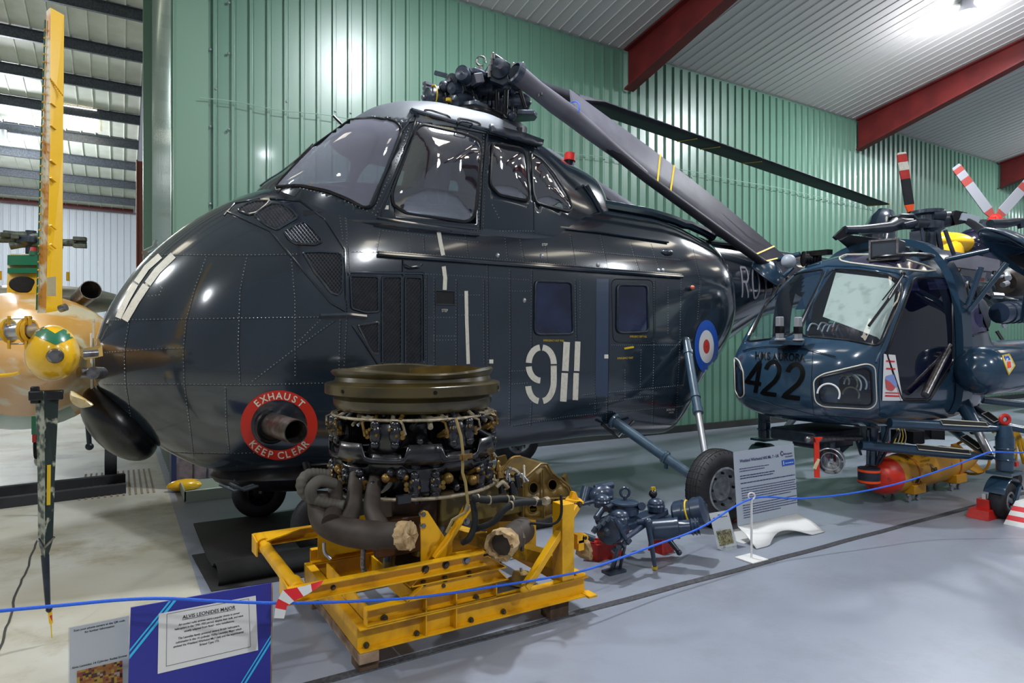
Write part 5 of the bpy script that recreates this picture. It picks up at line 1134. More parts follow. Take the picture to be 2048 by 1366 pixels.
# timbers
for nm, c, d, lab in (('timber_block', (1.03, 3.57, .073), (.10, 1.06, .05), 'pale sawn timber directly under the left rail of the yellow stand'), ('timber_block', (1.035, 3.12, .024), (.10, .12, .048), 'short dark timber offcut at the front corner, beneath the pale timber'),
                      ('timber_block', (1.03, 4.0, .024), (.10, .12, .048), 'short timber offcut hidden at the back end of the pale timber'), ('timber_block', (2.18, 3.13, .049), (.13, .10, .098), 'dark timber block under the right front corner of the yellow stand'), ('timber_block', (2.25, 4.1, .049), (.2, .12, .098), 'dark timber block under the far right corner of the yellow stand')):
    m = MB(); m.box(c, d); tag(m.build(nm, K['wood'] if 'pale sawn' in lab or 'hidden' in lab else K['wood_dark'], bevel=.003, ang=0), lab, 'timber')
# barrier tape tied at the left end of the lift arm
m = MB(); TP = [PY(x, y, 2.96) for x, y in [(648, 1160), (608, 1172), (566, 1180), (552, 1206), (548, 1236)]]; TQ = [PY(x, y, 2.95) for x, y in [(640, 1172), (616, 1188), (588, 1202), (574, 1212), (568, 1237)]]
def strip(A, B, n, ma, mb_, name, parent=None):
    m = MB(); k = len(A)
    def pt(L_, t): i = min(k - 2, int(t * (k - 1))); f = t * (k - 1) - i; return L_[i].lerp(L_[i + 1], f)
    vs = []; N_ = n * 4
    for i in range(N_ + 1): t = i / N_; vs += [pt(A, t), pt(B, t)]
    m.v = [tuple(v) for v in vs]
    for i in range(N_): m.f.append((2 * i, 2 * i + 2, 2 * i + 3, 2 * i + 1)); m.m.append((i // 4) % 2)
    o = m.build(name, [K[ma], K[mb_]], parent, ang=0); o.modifiers.new('s', 'SOLIDIFY').thickness = .001; return o
tag(strip(TP, TQ, 6, 'tape_red', 'paper_white', 'barrier_tape'), 'red and white striped tape knotted on the left end of the yellow arm', 'tape')
# dome cap and paper bundle lying inside and beside the stand
t = thing('dome_cap', 'yellowish dome-shaped cap with a wide rim on the floor inside the stand', 'cap', (2.33, 3.72, 0)); c = V((2.16, 3.42, .0)); c = PZ(1042, 1168, 0)
t.location = c
m = MB(); m.lathe(c, Z, [(0, .01), (.09, .012), (.10, .02), (.092, .028), (.065, .034), (.062, .05), (.055, .075), (.03, .085), (0, .086)], 28); m.build('dome', mat('cream_yellow_cap', 'a98a48', .5), t); m = MB(); m.cyl(c + Z * .085, c + Z * .105, .01, n=6); m.build('stud', K['alu'], t)
m = MB(); a = PY(1168, 1105, 3.55); m.ball(a, .09, 12, 10, (.4, 1, 1.1)); random.seed(9)
m.v = [(x + random.uniform(-.008, .008), y + random.uniform(-.008, .008), max(.13, z + random.uniform(-.008, .008))) for x, y, z in m.v]
m.build('paper_bundle', K['paper'], EN, ang=15)
def wordbars(m, o_, ux, uy, width, h):
    """a line of print too small to read: word-long strokes"""
    x = 0
    while x < width:
        w_ = min(width - x, random.uniform(1.2, 5) * h)
        if w_ < .4 * h: break
        p = o_ + ux * x; m.add([p, p + ux * w_, p + ux * w_ + uy * h, p + uy * h], [(0, 1, 2, 3)]); x += w_ + h * .55
# ================================================================ SMALLER ROTOR HEAD ON THE FLOOR
RH = thing('rotor_head', 'blue-grey rotor head with an eye bolt, propped on red blocks right of the yellow stand', 'rotor head', (3.15, 3.75, 0))
D0 = 4.75
def Rh(x, y, d=0): return PD(x, y, D0 + d)
B = 'head_blue'
m = MB(); c = Rh(1250, 1012); m.lathe(c, Z, [(.0, .045), (.07, .042), (.098, .03), (.10, .018), (.085, .012), (.085, -.002), (.1, -.008), (.1, -.05), (.08, -.07), (.07, -.16), (0, -.16)], 28); m.build('hub_dome', K[B], RH)
m = MB(); c = Rh(1250, 985); m.torus(c, FW, .033, .010, 20, 8); m.cyl(c + V((0, 0, -.035)), c + V((0, 0, -.09)), .014, n=8); m.build('eye_bolt', K[B], RH)
for (x, y, d, r) in ((1239, 1032, -.25, .062), (1312, 1008, .05, .06), (1205, 1000, .1, .06)):
    m = MB(); m.lathe(Rh(x, y, d), Z, [(r, 0), (r, .012), (r * .8, .028), (r * .4, .04), (0, .042)], 20); m.lathe(Rh(x, y, d), Z, [(r, 0), (r * 1.1, -.01), (r, -.05), (0, -.05)], 20); m.build('pivot_cap', K[B], RH)
m = MB()   # star-shaped arms plate
c = Rh(1262, 1045)
for (x, y, d) in ((1220, 1062, -.3), (1375, 1040, .1), (1190, 985, .4), (1330, 1020, .1)):
    p = Rh(x, y, d); m.beam(c, p, .15, .05, w2=.1, h2=.05)
m.build('hub_plate', K[B], RH, bevel=.01)
m = MB(); a = Rh(1215, 1063, -.35); b = Rh(1250, 1050, -.1); ax = (b - a).normalized(); m.lathe(a, ax, [(0, -.02), (.05, -.012), (.085, .0), (.092, .02), (.092, .16), (.07, .2), (0, .2)], 26); m.build('flapping_drum', K[B], RH)
m = MB(); m.lathe(a, ax, [(.0, -.035), (.012, -.034), (.03, -.02)], 12); m.torus(a, ax, .06, .006, 24, 6); m.build('drum_boss', K['head'], RH)
m = MB(); a = Rh(1300, 1060, -.1); b = Rh(1352, 1056, -.15); m.cyl(a, b, .072, n=20); m.lathe(b, (b - a), [(.075, 0), (.075, .02), (.05, .025), (.05, .1)] + [(.05 + .012 * (k % 2), .1 + .012 * k) for k in range(6)], 20); m.build('damper_cylinder', K[B], RH)
m = MB(); a = Rh(1356, 1032, .1); b = Rh(1385, 1026, .05); m.lathe(a, b - a, [(0, -.02), (.09, -.02), (.11, .0), (.11, .06), (.095, .065), (.095, .12), (.105, .13), (.105, .2), (.08, .21), (0, .21)], 26); m.build('blade_socket', K[B], RH)
m = MB(); m.torus(a + (b - a).normalized() * .09, b - a, .097, .007, 26, 6); m.build('yellow_band', K['yellow_mark'], RH)
m = MB()
for k in range(4): p = Rh(1382 + k * 4, 1001 + k * 5, .05); m.beam(p, p + V((.07, -.03, .02)), .03, .016)
for k in range(4): p = Rh(1186 + 9 * k, 1065 - 7 * k, -.35); m.cyl(p, p + V((.03, -.0, .03)), .018, n=8)
for k in range(4): p = Rh(1226 + 9 * k, 1104 - 6 * k, -.35); m.cyl(p, p + V((.03, -.0, .02)), .02, n=8)
m.each('hinge_lug', K['head'], RH)
m = MB()
for a, b, r in (((1250, 1078, -.35), (1292, 1048, -.2), .018), ((1228, 1035, -.4), (1252, 1078, -.38), .014), ((1165, 1008, .2), (1226, 995, .1), .016), ((1276, 1045, -.2), (1300, 1045, -.25), .022)): m.cyl(Rh(*a), Rh(*b), r, n=10)
m.each('pitch_link', K[B], RH)
m = MB(); a = Rh(1296, 1045, -.25); b = Rh(1310, 1136, -.2); m.tube([a, a.lerp(b, .5), b], [.022, .017, .014], 10); m.ball(a, .032, 10, 8); lk = m.build('hanging_rod', K[B], RH); m = MB(); p = a.lerp(b, .96); m.cyl(p, b + V((0, 0, -.005)), .02, n=10); m.build('yellow_tip', K['yellow_mark'], lk)
m = MB(); a = Rh(1338, 1080, .1); b = Rh(1358, 1105, .05); m.tube([a, b], [.02, .016], 10); m.ball(b, .022, 8, 6); m.build('hanging_rod', K['head'], RH)
m = MB(); a = Rh(1236, 1095, -.4); f = PZ(1228, 1142, .01); m.cyl(a, f + V((-.03, 0, 0)), .012, n=8); m.cyl(a + V((.06, 0, 0)), f + V((.05, 0, 0)), .012, n=8); m.cyl(a + V((.03, .03, 0)), f + V((.01, .03, 0)), .018, n=8); m.box(f, (.15, .09, .018)); m.build('foot_bracket', K['head'], RH)
m = MB(); a = Rh(1204, 990, .3); m.ball(a, .09, 12, 8, (1.2, .8, .9)); m.cyl(Rh(1176, 975, .4), Rh(1168, 1010, .35), .05, n=14); m.cyl(Rh(1190, 978, .3), Rh(1225, 970, .35), .03, n=10); m.build('blade_socket', K[B], RH)
m = MB(); a = Rh(1306, 988, .1); m.ball(a, .032, 10, 8); m.cyl(a, a + V((0, 0, -.07)), .012, n=8); m.build('top_fitting', K['black'], RH); m = MB(); m.box(a + V((-.008, 0, .035)), (.008, .02, .035)); m.box(a + V((.012, 0, .035)), (.008, .02, .035)); m.build('yellow_fork', K['yellow_mark'], RH)
random.seed(33)
for k in range(12):
    m = MB(); a = Rh(random.uniform(1180, 1350), random.uniform(1010, 1080), random.uniform(-.1, .3)); b = a + V((random.uniform(-.1, .1), random.uniform(-.08, .08), random.uniform(-.07, .05))); m.cyl(a, b, random.uniform(.02, .04), n=10); m.build('linkage', K[B] if k % 2 else K['head'], RH)
m = MB(); m.ball(PD(1388, 990 + 12, D0 + .1), .03, 8, 6); m.build('grease_cap', K[B], RH)
# red support blocks
def block(name, px, py, size, lab, rz=0, taper=.8):
    c = PZ(px, py, 0); t = MB(); x, y, z = size; R_ = Matrix.Rotation(rz, 3, 'Z'); v = [c + R_ @ V((sx * x / 2 * k, sy * y / 2 * k, zz)) for zz, k in ((0, 1), (z, taper)) for sx, sy in ((-1, -1), (1, -1), (1, 1), (-1, 1))]
    t.add(v, [(3, 2, 1, 0), (4, 5, 6, 7), (0, 1, 5, 4), (1, 2, 6, 5), (2, 3, 7, 6), (3, 0, 4, 7)]); return tag(t.build(name, K['red'], bevel=.004, ang=0), lab, 'block')
block('support_block', 1206, 1112, (.26, .15, .12), 'long red block under the left of the floor rotor head', .1, .92); block('support_block', 1322, 1102, (.14, .14, .15), 'square red block under the right of the floor rotor head', .1, .9)
# ================================================================ SIGNS
def easel_card(name, corners, lab, title, parent=None):
    pass
# grey museum panel on its curved white foot
t = thing('information_sign', 'grey museum information panel on a white arched foot, beside the main wheel', 'sign', (4.66, 3.5, 0))
BL, BR = V((4.27, 3.55, .11)), V((5.04, 3.55, .11)); TL, TR = V((4.30, 3.62, .695)), V((5.08, 3.62, .70))
ux = (BR - BL).normalized(); uy = (TL - BL); uy = (uy - ux * uy.dot(ux)).normalized(); nn = ux.cross(uy).normalized()
m = MB(); m.prism([BL, BR, TR, TL], -nn * .004); board = m.build('panel_board', K['panel_grey'], t, ang=0)
m = MB(); pts = []
for k in range(21):
    u = k / 20; front = V((lerp(4.19, 5.06, u), 3.31 + (.0 if not .2 < u < .78 else 0), 0.004)); lift = .055 * max(0, sin(pi * (u - .18) / .62)) if .18 < u < .8 else 0
    front += V((0, lift * 1.5, lift)); back = BL.lerp(BR, u) + V((0, -.0, -.005)); pts += [front, front.lerp(back, .5) + V((0, 0, .012)), back]
m.add(pts, [f for k in range(20) for f in ((3 * k, 3 * k + 3, 3 * k + 4, 3 * k + 1), (3 * k + 1, 3 * k + 4, 3 * k + 5, 3 * k + 2))])
o = m.build('curved_foot', K['plastic_white'], t, ang=60); o.modifiers.new('s', 'SOLIDIFY').thickness = .004
m = MB(); m.prism([(4.22, 3.45, .0), (5.05, 3.45, .0), (5.05, 3.75, 0), (4.22, 3.75, 0)], (0, 0, .005)); m.build('base_plate', K['plastic_white'], t)
org = TL; W_ = (TR - TL).length
def on(u, v): return TL + ux * u * W_ - uy * v * .585 + nn * .004
m = MB(); letter(m, 'Westland Whirlwind HAS Mk. 7 - UK', on(.40, .155), ux, uy, .034, True, width=.5); m.build('lettering', K['ink_blue'], board, ang=0)
m = MB(); letter(m, 'elicopter', on(.875, .135), ux, uy, .024, True, width=.12); letter(m, 'museum', on(.89, .175), ux, uy, .022, True, width=.10); m.each('lettering', K['ink_blue'], board, ang=0)
m = MB(); c = on(.775, .11); m.lathe(c, nn, [(0, 0), (.021, 0)], 24); ld = m.build('logo_disc', K['ink_blue'], board, ang=0); m = MB(); letter(m, 'H', c + nn * .002 - uy * .013, ux, uy, .036, True); m.build('lettering', K['paper_white'], board, ang=0)
m = MB(); m.prism([on(.76, .21), on(.97, .21), on(.97, .295), on(.76, .295)], nn * .001); m.build('blue_label', mat('label_blue', '2a50a8', .5), board, ang=0); m = MB(); wordbars(m, on(.81, .265) + nn * .002, ux, uy, .11, .008); m.prism([on(.775, .225) + nn * .002, on(.79, .225) + nn * .002, on(.79, .28) + nn * .002, on(.775, .28) + nn * .002], nn * .0005); m.build('lettering', mat('label_light_blue', '9fc0ea', .5), board, ang=0)
random.seed(77)
m = MB()
for i, wd in enumerate([.48, .40, 0, .56, .54, 0, .90, 0] + [.9, .88, .9, .89, .9, .8, 0, .9, .9, .88, .9, .6, .12]):
    if wd: wordbars(m, on(.06, .25 + i * .0335), ux, uy, wd * W_, .0075 if i in (3, 4, 6) else .006)
stuff(m.build('printed_text', K['ink_blue'], board, ang=0))
# small print card beside it
def card(t, c0, w_, h_, tilt, rz, photo, lines, ptop):
    R_ = Matrix.Rotation(rz, 3, 'Z'); ux = R_ @ V((1, 0, 0)); uy = (R_ @ V((0, sin(tilt), 0))) + V((0, 0, cos(tilt))); nn = ux.cross(uy).normalized(); c0 = V(c0)
    def on(u, v): return c0 + ux * (u - .5) * w_ + uy * (1 - v) * h_
    m = MB(); m.prism([on(0, 0), on(1, 0), on(1, 1), on(0, 1)], -nn * .002); pc = m.build('paper_sheet', K['paper_white'], t, ang=0)
    m = MB(); m.prism([on(-.02, -.01) + nn * .003, on(1.02, -.01) + nn * .003, on(1.02, 1.01) + nn * .003, on(-.02, 1.01) + nn * .003], nn * .002); m.prism([on(-.02, 1.0), on(1.02, 1.0), on(1.02, 1.0) - ux.cross(V((0, 0, 1))) * -.0 + nn * .09 - uy * .02, on(-.02, 1.0) + nn * .09 - uy * .02], uy * .003); m.each('acrylic_holder', K['acrylic'], t, ang=0)
    m = MB()
    for txt, v, s, wdt in lines:
        if txt: letter(m, txt, on(.5, v) + nn * .0012, ux, uy, s, True, width=wdt * w_)
        else: wordbars(m, on(.5 - wdt / 2, v) + nn * .0012, ux, uy, wdt * w_, s * .5)
    m.build('lettering', K['ink'], pc, ang=0)
    random.seed(len(photo)); cols, x0, x1, y0, y1 = photo[0], .12, .88, ptop, .93; m = MB(); n1, n2 = 16, 14; mats = [mat('photo_tone', c, .5) for c in cols]
    for i in range(n1):
        for j in range(n2):
            u, v = x0 + (x1 - x0) * i / n1, y0 + (y1 - y0) * j / n2; du, dv = (x1 - x0) / n1, (y1 - y0) / n2
            k = int(((math.sin(i * .9 + j * .35) + math.sin(j * 1.1 - i * .3) + random.uniform(-1, 1)) / 6 + .5) * len(cols)); k = max(0, min(len(cols) - 1, k))
            m.add([on(u, v) + nn * .001, on(u + du, v) + nn * .001, on(u + du, v + dv) + nn * .001, on(u, v + dv) + nn * .001], [(0, 3, 2, 1)], k)
    m.build('printed_photograph', mats, pc, ang=0, recalc=False); return on, nn
t = thing('information_card', 'small white card in a clear holder beside the grey museum panel', 'card', (4.05, 3.46, 0))
card(t, (4.02, 3.44, .01), .20, .27, .35, -.06, (['6e8a62', '9db48e', '8a6a44', 'b49a5a', '4e5f4a', '9a8c74'],), [('', .10, .012, .2), ('', .17, .012, .75)], .52)
t = thing('information_card', 'white card in a clear holder with an orange engine picture, by the blue board', 'card', (-.09, 3.35, 0))
card(t, (-.075, 3.40, .012), .225, .335, .16, .05, (['8a3a22', 'c4662e', 'd98a3a', 'e4b83a', '5a2a20', 'b85a44', 'e0c8b0'],), [('Scan your phone camera at the QR code', .06, .012, .86), ('for further information', .105, .012, .5), ('Alvis Leonides 14 Cylinder Radial Engine', .52, .012, .92)], .56)
# blue notice board
t = thing('notice_board', 'blue notice board headed ALVIS LEONIDES MAJOR leaning before the engine stand', 'sign', (.32, 3.13, 0))
P0, P1 = PY(262, 1216, 3.10), PY(543, 1166, 3.16); ux = (P1 - P0).normalized(); uy = V((-.02, .10, 1)); uy = (uy - ux * uy.dot(ux)).normalized(); nn = ux.cross(uy).normalized(); W_ = (P1 - P0).length; H_ = P0.z - .0
def on(u, v): return P0 + ux * u * W_ - uy * v * H_
m = MB(); m.prism([on(0, 0), on(1, 0), on(1, 1), on(0, 1)], -nn * .012); bd = m.build('board', K['blue_board'], t, ang=0)
m = MB(); m.prism([on(1.0, 0), on(1.012, .01), on(1.012, 1), on(1.0, 1)], -nn * .010); m.build('wooden_edge', K['wood'], t, ang=0)
for (a, b, c, d) in (((.275, 0), (.30, 0), (0, .40), (0, .37)), ((.245, 0), (.262, 0), (0, .345), (0, .325)), ((1, .50), (1, .53), (.70, 1), (.68, 1)), ((1, .455), (1, .475), (.66, 1), (.648, 1))):
    m = MB(); m.prism([on(*a) + nn * .001, on(*b) + nn * .001, on(*c) + nn * .001, on(*d) + nn * .001], nn * .001); m.build('cyan_stripe', K['cyan'], bd, ang=0)
m = MB(); q = [on(.18, .085), on(.875, .085), on(.90, .565), on(.185, .565)]; m.prism([p + nn * .002 for p in q], nn * .001); pp = m.build('paper_sheet', K['paper_white'], bd, ang=0)
m = MB(); q = [on(.235, .10), on(.82, .10), on(.84, .52), on(.24, .52)]
for a, b in zip(q, q[1:] + q[:1]): m.beam(a + nn * .0035, b + nn * .0035, .0012, .0012)
m.build('printed_border', K['ink'], pp, ang=0)
m = MB(); letter(m, 'ALVIS LEONIDES MAJOR', on(.53, .165) + nn * .004, ux, uy, .021, True, width=.38 * W_); m.beam(on(.34, .172) + nn * .004, on(.72, .172) + nn * .004, .0015, .001); m.build('lettering', K['ink'], pp, ang=0)
m = MB()
for txt, v, wd in (('Air-cooled radial engines were a popular choice to power', .215, .44), ('helicopters in the 1940-1950 period, despite their bulk, and were', .245, .49), ('usually adapted from fixed - wing installations.', .275, .36), ('The Leonides family powered several British helicopters,', .325, .44), ('culminating in the 14 cyclinder 750hp Leonides Major which', .355, .47), ('engined the Westland Whirlwind Mk.7 (left) and the experimental', .385, .50), ('Bristol Type 173.', .415, .14)):
    letter(m, txt, on(.535, v) + nn * .004, ux, uy, .0125, True, width=wd * W_)
m.build('printed_text', K['ink'], pp, ang=0)
# white barrier post and blue rope
t = thing('barrier_post', 'short white post with a ring top on a square foot, carrying the blue rope', 'post', (3.98, 3.18, 0)); c = PZ(1503, 1119, 0)
t.location = c
m = MB(); m.box(c + V((0, 0, .006)), (.17, .16, .012), rz=.0); m.build('foot_plate', K['plastic_white'], t, bevel=.002); m = MB(); m.cyl(c + V((0, 0, .01)), c + V((0, 0, .44)), .0085, n=10); m.build('pole', K['plastic_white'], t)
m = MB(); m.torus(c + V((0, 0, .465)), FW, .024, .006, 20, 8); m.build('ring', K['plastic_white'], t); RC = c + V((0, 0, .446))
m = MB(); rp = [PY(-60, 1232, 3.0), PY(0, 1222, 3.0), PY(120, 1211, 3.0), PY(240, 1200, 3.0), PY(330, 1197, 2.98), PY(430, 1202, 2.98), PY(550, 1206, 2.97), PY(700, 1203, 2.96), PY(850, 1193, 2.96), PY(1000, 1171, 2.98), PY(1100, 1155, 3.0), PY(1178, 1138, 3.0), PY(1300, 1094, 3.08), PY(1400, 1056, 3.12), RC,
                PY(1600, 997, 3.1), PY(1700, 987, 3.0), PY(1800, 966, 2.9), PY(1900, 934, 2.72), PY(1960, 911, 2.6), PY(1985, 904, 2.56), PY(2048, 905, 2.5), PY(2120, 898, 2.5)]
m.tube(sm(rp, 6), .0068, 8); tag(m.build('rope', K['rope']), 'blue barrier rope sagging across the exhibits at knee height', 'rope')
# ================================================================ FLOOR ITEMS under the large helicopter
m = MB(); pr = [(4.62, .004), (4.60, .05), (4.66, .10), (4.75, .115), (4.84, .10), (4.95, .04), (5.2, .012), (6.3, .012)]; vs = []
for (y, z) in pr: vs += [(.55 + .05 * (y - 4.8) * 0, y, z), (3.2, y, z)]
m.add(vs, [(2 * i, 2 * i + 1, 2 * i + 3, 2 * i + 2) for i in range(len(pr) - 1)]); o = m.build('rubber_mat', K['black_matt'], ang=50); o.modifiers.new('s', 'SOLIDIFY').thickness = .01; tag(o, 'large black rubber sheet rolled up along its front edge, under the helicopter nose', 'mat')
m = MB(); m.prism([(.50, 4.55, 0), (1.6, 4.45, 0), (1.6, 5.4, 0), (.46, 5.4, 0)], (0, 0, .004)); tag(m.build('floor_sheet', mat('dark_grey_sheet', '2a292b', .8), ang=0), 'thin dark grey sheet lying beneath the black rubber mat', 'sheet')
m = MB(); a, b = PZ(369, 1006), PZ(470, 1000); x0, x1 = a.x, b.x + .5; y0 = a.y
for (p, q, h) in (((x0, y0), (x1, y0), 0), ((x0, y0 + .55), (x1, y0 + .55), 0), ((x0, y0), (x0, y0 + .55), 0), ((x1, y0), (x1, y0 + .55), 0)): m.prism([(p[0], p[1], 0), (q[0], q[1], 0), (q[0], q[1], .11), (p[0], p[1], .11)], (.012 if p[0] == q[0] else 0, .012 if p[1] == q[1] else 0, 0))
m.box(((x0 + x1) / 2, y0 + .27, .006), (x1 - x0, .55, .01)); tag(m.build('drip_tray', mat('pale_green_tray', 'aab6a8', .5), ang=0), 'pale green shallow drip tray on the floor behind the nose wheels', 'tray')
m = MB(); c = PZ(372, 985) + V((0, .1, .06)); m.ball(c, .12, 12, 8, (1.5, .8, .55)); m.v = [(x, y, max(.0, z)) for x, y, z in m.v]; tag(m.build('yellow_cloth', K['yellow_clean']), 'crumpled yellow cloth beside the pale drip tray', 'cloth')
t = thing('cabinet', 'weathered grey cabinet with a blue side below the dark helicopter nose', 'cabinet', (.6, 8.05, 0)); 
m = MB(); m.box((.72, 8.06, .55), (.4, .22, 1.1)); m.build('body', mat('grey_pink_board', '8c8288', .7, col2='6c646c', ns=10), t, bevel=.004); m = MB(); m.box((.5, 8.04, .55), (.05, .26, 1.1)); m.build('blue_side', mat('dark_blue_side', '27345c', .5), t); m = MB(); m.box((.70, 7.945, .55), (.012, .012, 1.1)); m.box((.84, 7.945, .55), (.012, .012, 1.1)); m.build('batten', K['galv'], t)
for (x, y, l, lab) in ((-.9, 7.9, 1.6, 'long dark beam on the floor behind the yellow tail rotor, nearer of two'), (-.9, 8.5, 1.6, 'long dark beam on the floor under the yellow helicopter, farther of two')):
    m = MB(); m.beam((x - 1.2, y - .15, .05), (x + .95, y + .1, .05), .09, .1); tag(m.build('floor_beam', mat('dark_beam', '25262b', .6), ang=0, bevel=.004), lab, 'beam')
m = MB()   # ribbed drain mat on the concrete near the wall
for k in range(13): m.box((-.35 + k * .055, 8.6, .003), (.02, 1.5, .006))
stuff(tag(m.build('floor_grooves', mat('brown_grooves', '8a7a62', .8), ang=0), 'row of shallow brown grooves in the concrete below the helicopter nose', 'grooves'))
# ================================================================ SMALL HELICOPTER marked 422 (nose towards -X, centre line Y = 3.98)
WC = 3.98
WA = thing('helicopter', 'small dark blue helicopter marked 422 and HMS AURORA with big windscreen panes', 'helicopter', (7.2, WC, 0))
WT = [(5.30, 1.10, 1.30, .10, 1.2, 2.6, 2.4), (5.33, 1.0, 1.42, .30, 1.2, 3, 2.6), (5.38, .94, 1.50, .48, 1.2, 3.4, 2.8), (5.45, .89, 1.565, .60, 1.2, 3.8, 2.9), (5.55, .86, 1.62, .69, 1.2, 4.2, 3), (5.66, .83, 1.68, .74, 1.22, 4.5, 3.1), (5.72, .82, 1.76, .755, 1.22, 4.6, 3.2),
      (5.9, .80, 1.98, .77, 1.25, 4.8, 3.4), (6.1, .78, 2.20, .775, 1.25, 4.6, 3.6), (6.25, .77, 2.34, .78, 1.28, 4.2, 3.8), (6.45, .76, 2.47, .78, 1.3, 3.6, 3.8), (6.8, .75, 2.55, .78, 1.3, 3.2, 3.8), (7.2, .75, 2.56, .775, 1.3, 3.1, 3.8), (7.6, .75, 2.50, .75, 1.3, 3, 3.4), (7.85, .77, 2.38, .70, 1.3, 2.8, 3),
      (8.1, .82, 2.0, .64, 1.35, 2.8, 2.8), (8.3, .9, 1.75, .6, 1.35, 2.6, 2.6), (8.8, 1.0, 1.65, .5, 1.4, 2.4, 2.4), (9.6, 1.15, 1.62, .34, 1.4, 2.2, 2.2), (12.2, 1.4, 1.66, .14, 1.53, 2, 2)]
wx = [5.30, 5.31, 5.32, 5.33, 5.345, 5.36, 5.38, 5.4, 5.425, 5.45] + [5.475 + i * .0235 for i in range(118)] + [8.3 + .12 * i for i in range(33)]
wf = hull(WT, WC, wx, 220); wf.f.append(tuple(range(220))); wf.m.append(0)
WSK = Skin(wf)
G1 = rnd([(1494, 684), (1520, 630), (1556, 563), (1600, 547), (1648, 539), (1644, 556), (1592, 664), (1574, 673), (1540, 679)], 9)
G2 = rnd([(1666, 539), (1720, 541), (1781, 551), (1803, 565), (1802, 593), (1765, 681), (1754, 691), (1690, 680), (1606, 673), (1601, 661), (1644, 560)], 9)
G3 = rnd([(1637, 756), (1728, 735), (1741, 741), (1745, 805), (1737, 812), (1645, 806), (1637, 796)], 8)
G4 = rnd([(1472, 722), (1484, 745), (1487, 786), (1480, 792), (1474, 780)], 4)
G5 = rnd([(1828, 556), (1896, 556), (1903, 566), (1905, 722), (1880, 760), (1858, 798), (1803, 799), (1772, 708)], 8)
G6 = rnd([(1933, 560), (1970, 564), (1986, 600), (2004, 654), (1940, 672)], 6)
WG = [G1, G2, G3, G4, G5, G6]
def keepw(i, j, q):
    c = sum((V(p) for p in q), V((0, 0, 0))) / 4
    if c.x > 8.3 or c.x < 5.32: return True
    pts_ = [c]
    if c.y > WC and c.x > 6.3: pts_ = [V((c.x, 2 * WC - c.y, c.z))]
    pr_ = proj(pts_[0]); gs = WG
    n_ = (V(q[2]) - V(q[0])).cross(V(q[3]) - V(q[1]))
    if c.z < 2.4 and pts_[0].y > WC - .05 and c.x > 6.4: return True
    if c.x < 6.6 and c.y > WC and pr_[0] > 1606: return True   # hidden far side near the nose
    if c.x < 6.6 and c.z > 2.42: return True
    if c.x < 5.9 and abs(c.y - WC) < .55 and c.z < 1.5: return True
    return not any(inside(pr_, g) for g in gs)
ws = hull(WT, WC, wx, 220, keep=keepw); ws.f.append(tuple(range(220))); ws.m.append(0); o = ws.build('fuselage', K['navy2'], WA, ang=60)
def wpane(g, nm, mt, wd=.011, seal='black'):
    a = MB(); WSK.patch(a, g, .003, 9); pn = a.build(nm, K[mt], WA, ang=80); fr = MB(); WSK.tube(fr, g, wd, .004, 6, True); fr.build('window_seal', K[seal], pn); return pn
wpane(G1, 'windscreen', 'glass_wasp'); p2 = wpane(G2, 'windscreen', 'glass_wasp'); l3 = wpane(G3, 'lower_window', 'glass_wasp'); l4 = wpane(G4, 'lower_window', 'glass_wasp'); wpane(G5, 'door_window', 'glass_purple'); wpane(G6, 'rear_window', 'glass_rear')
def grow(g, k): c = sum((V(p) for p in g), V((0, 0))) / len(g); return [tuple(V(p) + (V(p) - c).normalized() * k) for p in g]
K['outline'] = mat('cream_outline', 'd8d2c0', .5)
for g, pn in ((rnd([(1627, 760), (1646, 748), (1734, 727), (1750, 734), (1753, 806), (1741, 818), (1645, 813), (1630, 803)], 10), l3), (rnd([(1469, 714), (1479, 722), (1487, 744), (1489, 790), (1480, 797), (1471, 782)], 5), l4)):
    fr = MB(); WSK.tube(fr, g, .006, .003, 6, True, 5); fr.build('white_outline', K['outline'], pn)
# cream sheet set just inside the right-hand windscreen
m = MB(); bp = [(1670, 541), (1779, 553), (1796, 566), (1790, 612), (1764, 678), (1757, 672), (1643, 630)]
r_ = [WSK.hit(x, y, -.045) for x, y in bp]; a = MB(); WSK.patch(a, bp, -.025, 9)
a.build('cream_sheet', mat('cream_sheet_finish', 'f4f0da', .7, col2='d2cfb8', ns=9, nb=.6, edge=.1), WA)
# pillar strips, eyebrow roof windows, hoop
m = MB()
for ln in ([(1655, 540), (1622, 610), (1588, 680)], [(1812, 560), (1790, 630), (1762, 700), (1752, 725)], [(1490, 686), (1522, 625), (1552, 562), (1600, 545), (1655, 532), (1720, 534), (1790, 545), (1815, 556)]): WSK.tube(m, ln, .014, .002, 8)
m.build('windscreen_frame', K['navy2'], WA)
for g in ([(1678, 516), (1690, 510), (1740, 510), (1800, 517), (1846, 530), (1872, 541), (1850, 543), (1780, 536), (1700, 526), (1682, 522)], [(1566, 545), (1580, 533), (1620, 520), (1648, 516), (1640, 528), (1600, 538)]):
    g = rnd(g, 4); a = MB(); WSK.patch(a, g, .004, 8); pn = a.build('roof_window', mat('purple_roof_perspex', '3c3a52', .12, coat=.6), WA); fr = MB(); WSK.tube(fr, g, .008, .006, 6, True, 5); fr.build('window_seal', K['outline'] if g[0][0] > 1650 else K['navy2'], pn)
m = MB(); vs = []; n = 60
hp = interp(WT, 7.08); 
for i in range(n + 1):
    g = -.62 + (pi + 1.24) * i / n; c, s = cos(g), sin(g); e = 2 / (hp[4] if s > 0 else hp[5])
    for kx in (-.09, .09):
        for off in (.01, .075):
            vs.append(V((7.08 + kx + .0 * s, WC - (hp[2] + off) * abs(c) ** e * (1 if c > 0 else -1), hp[3] + ((hp[1] - hp[3] + off + .05 * s) if s > 0 else (hp[3] - hp[0])) * abs(s) ** e * (1 if s > 0 else -1))))
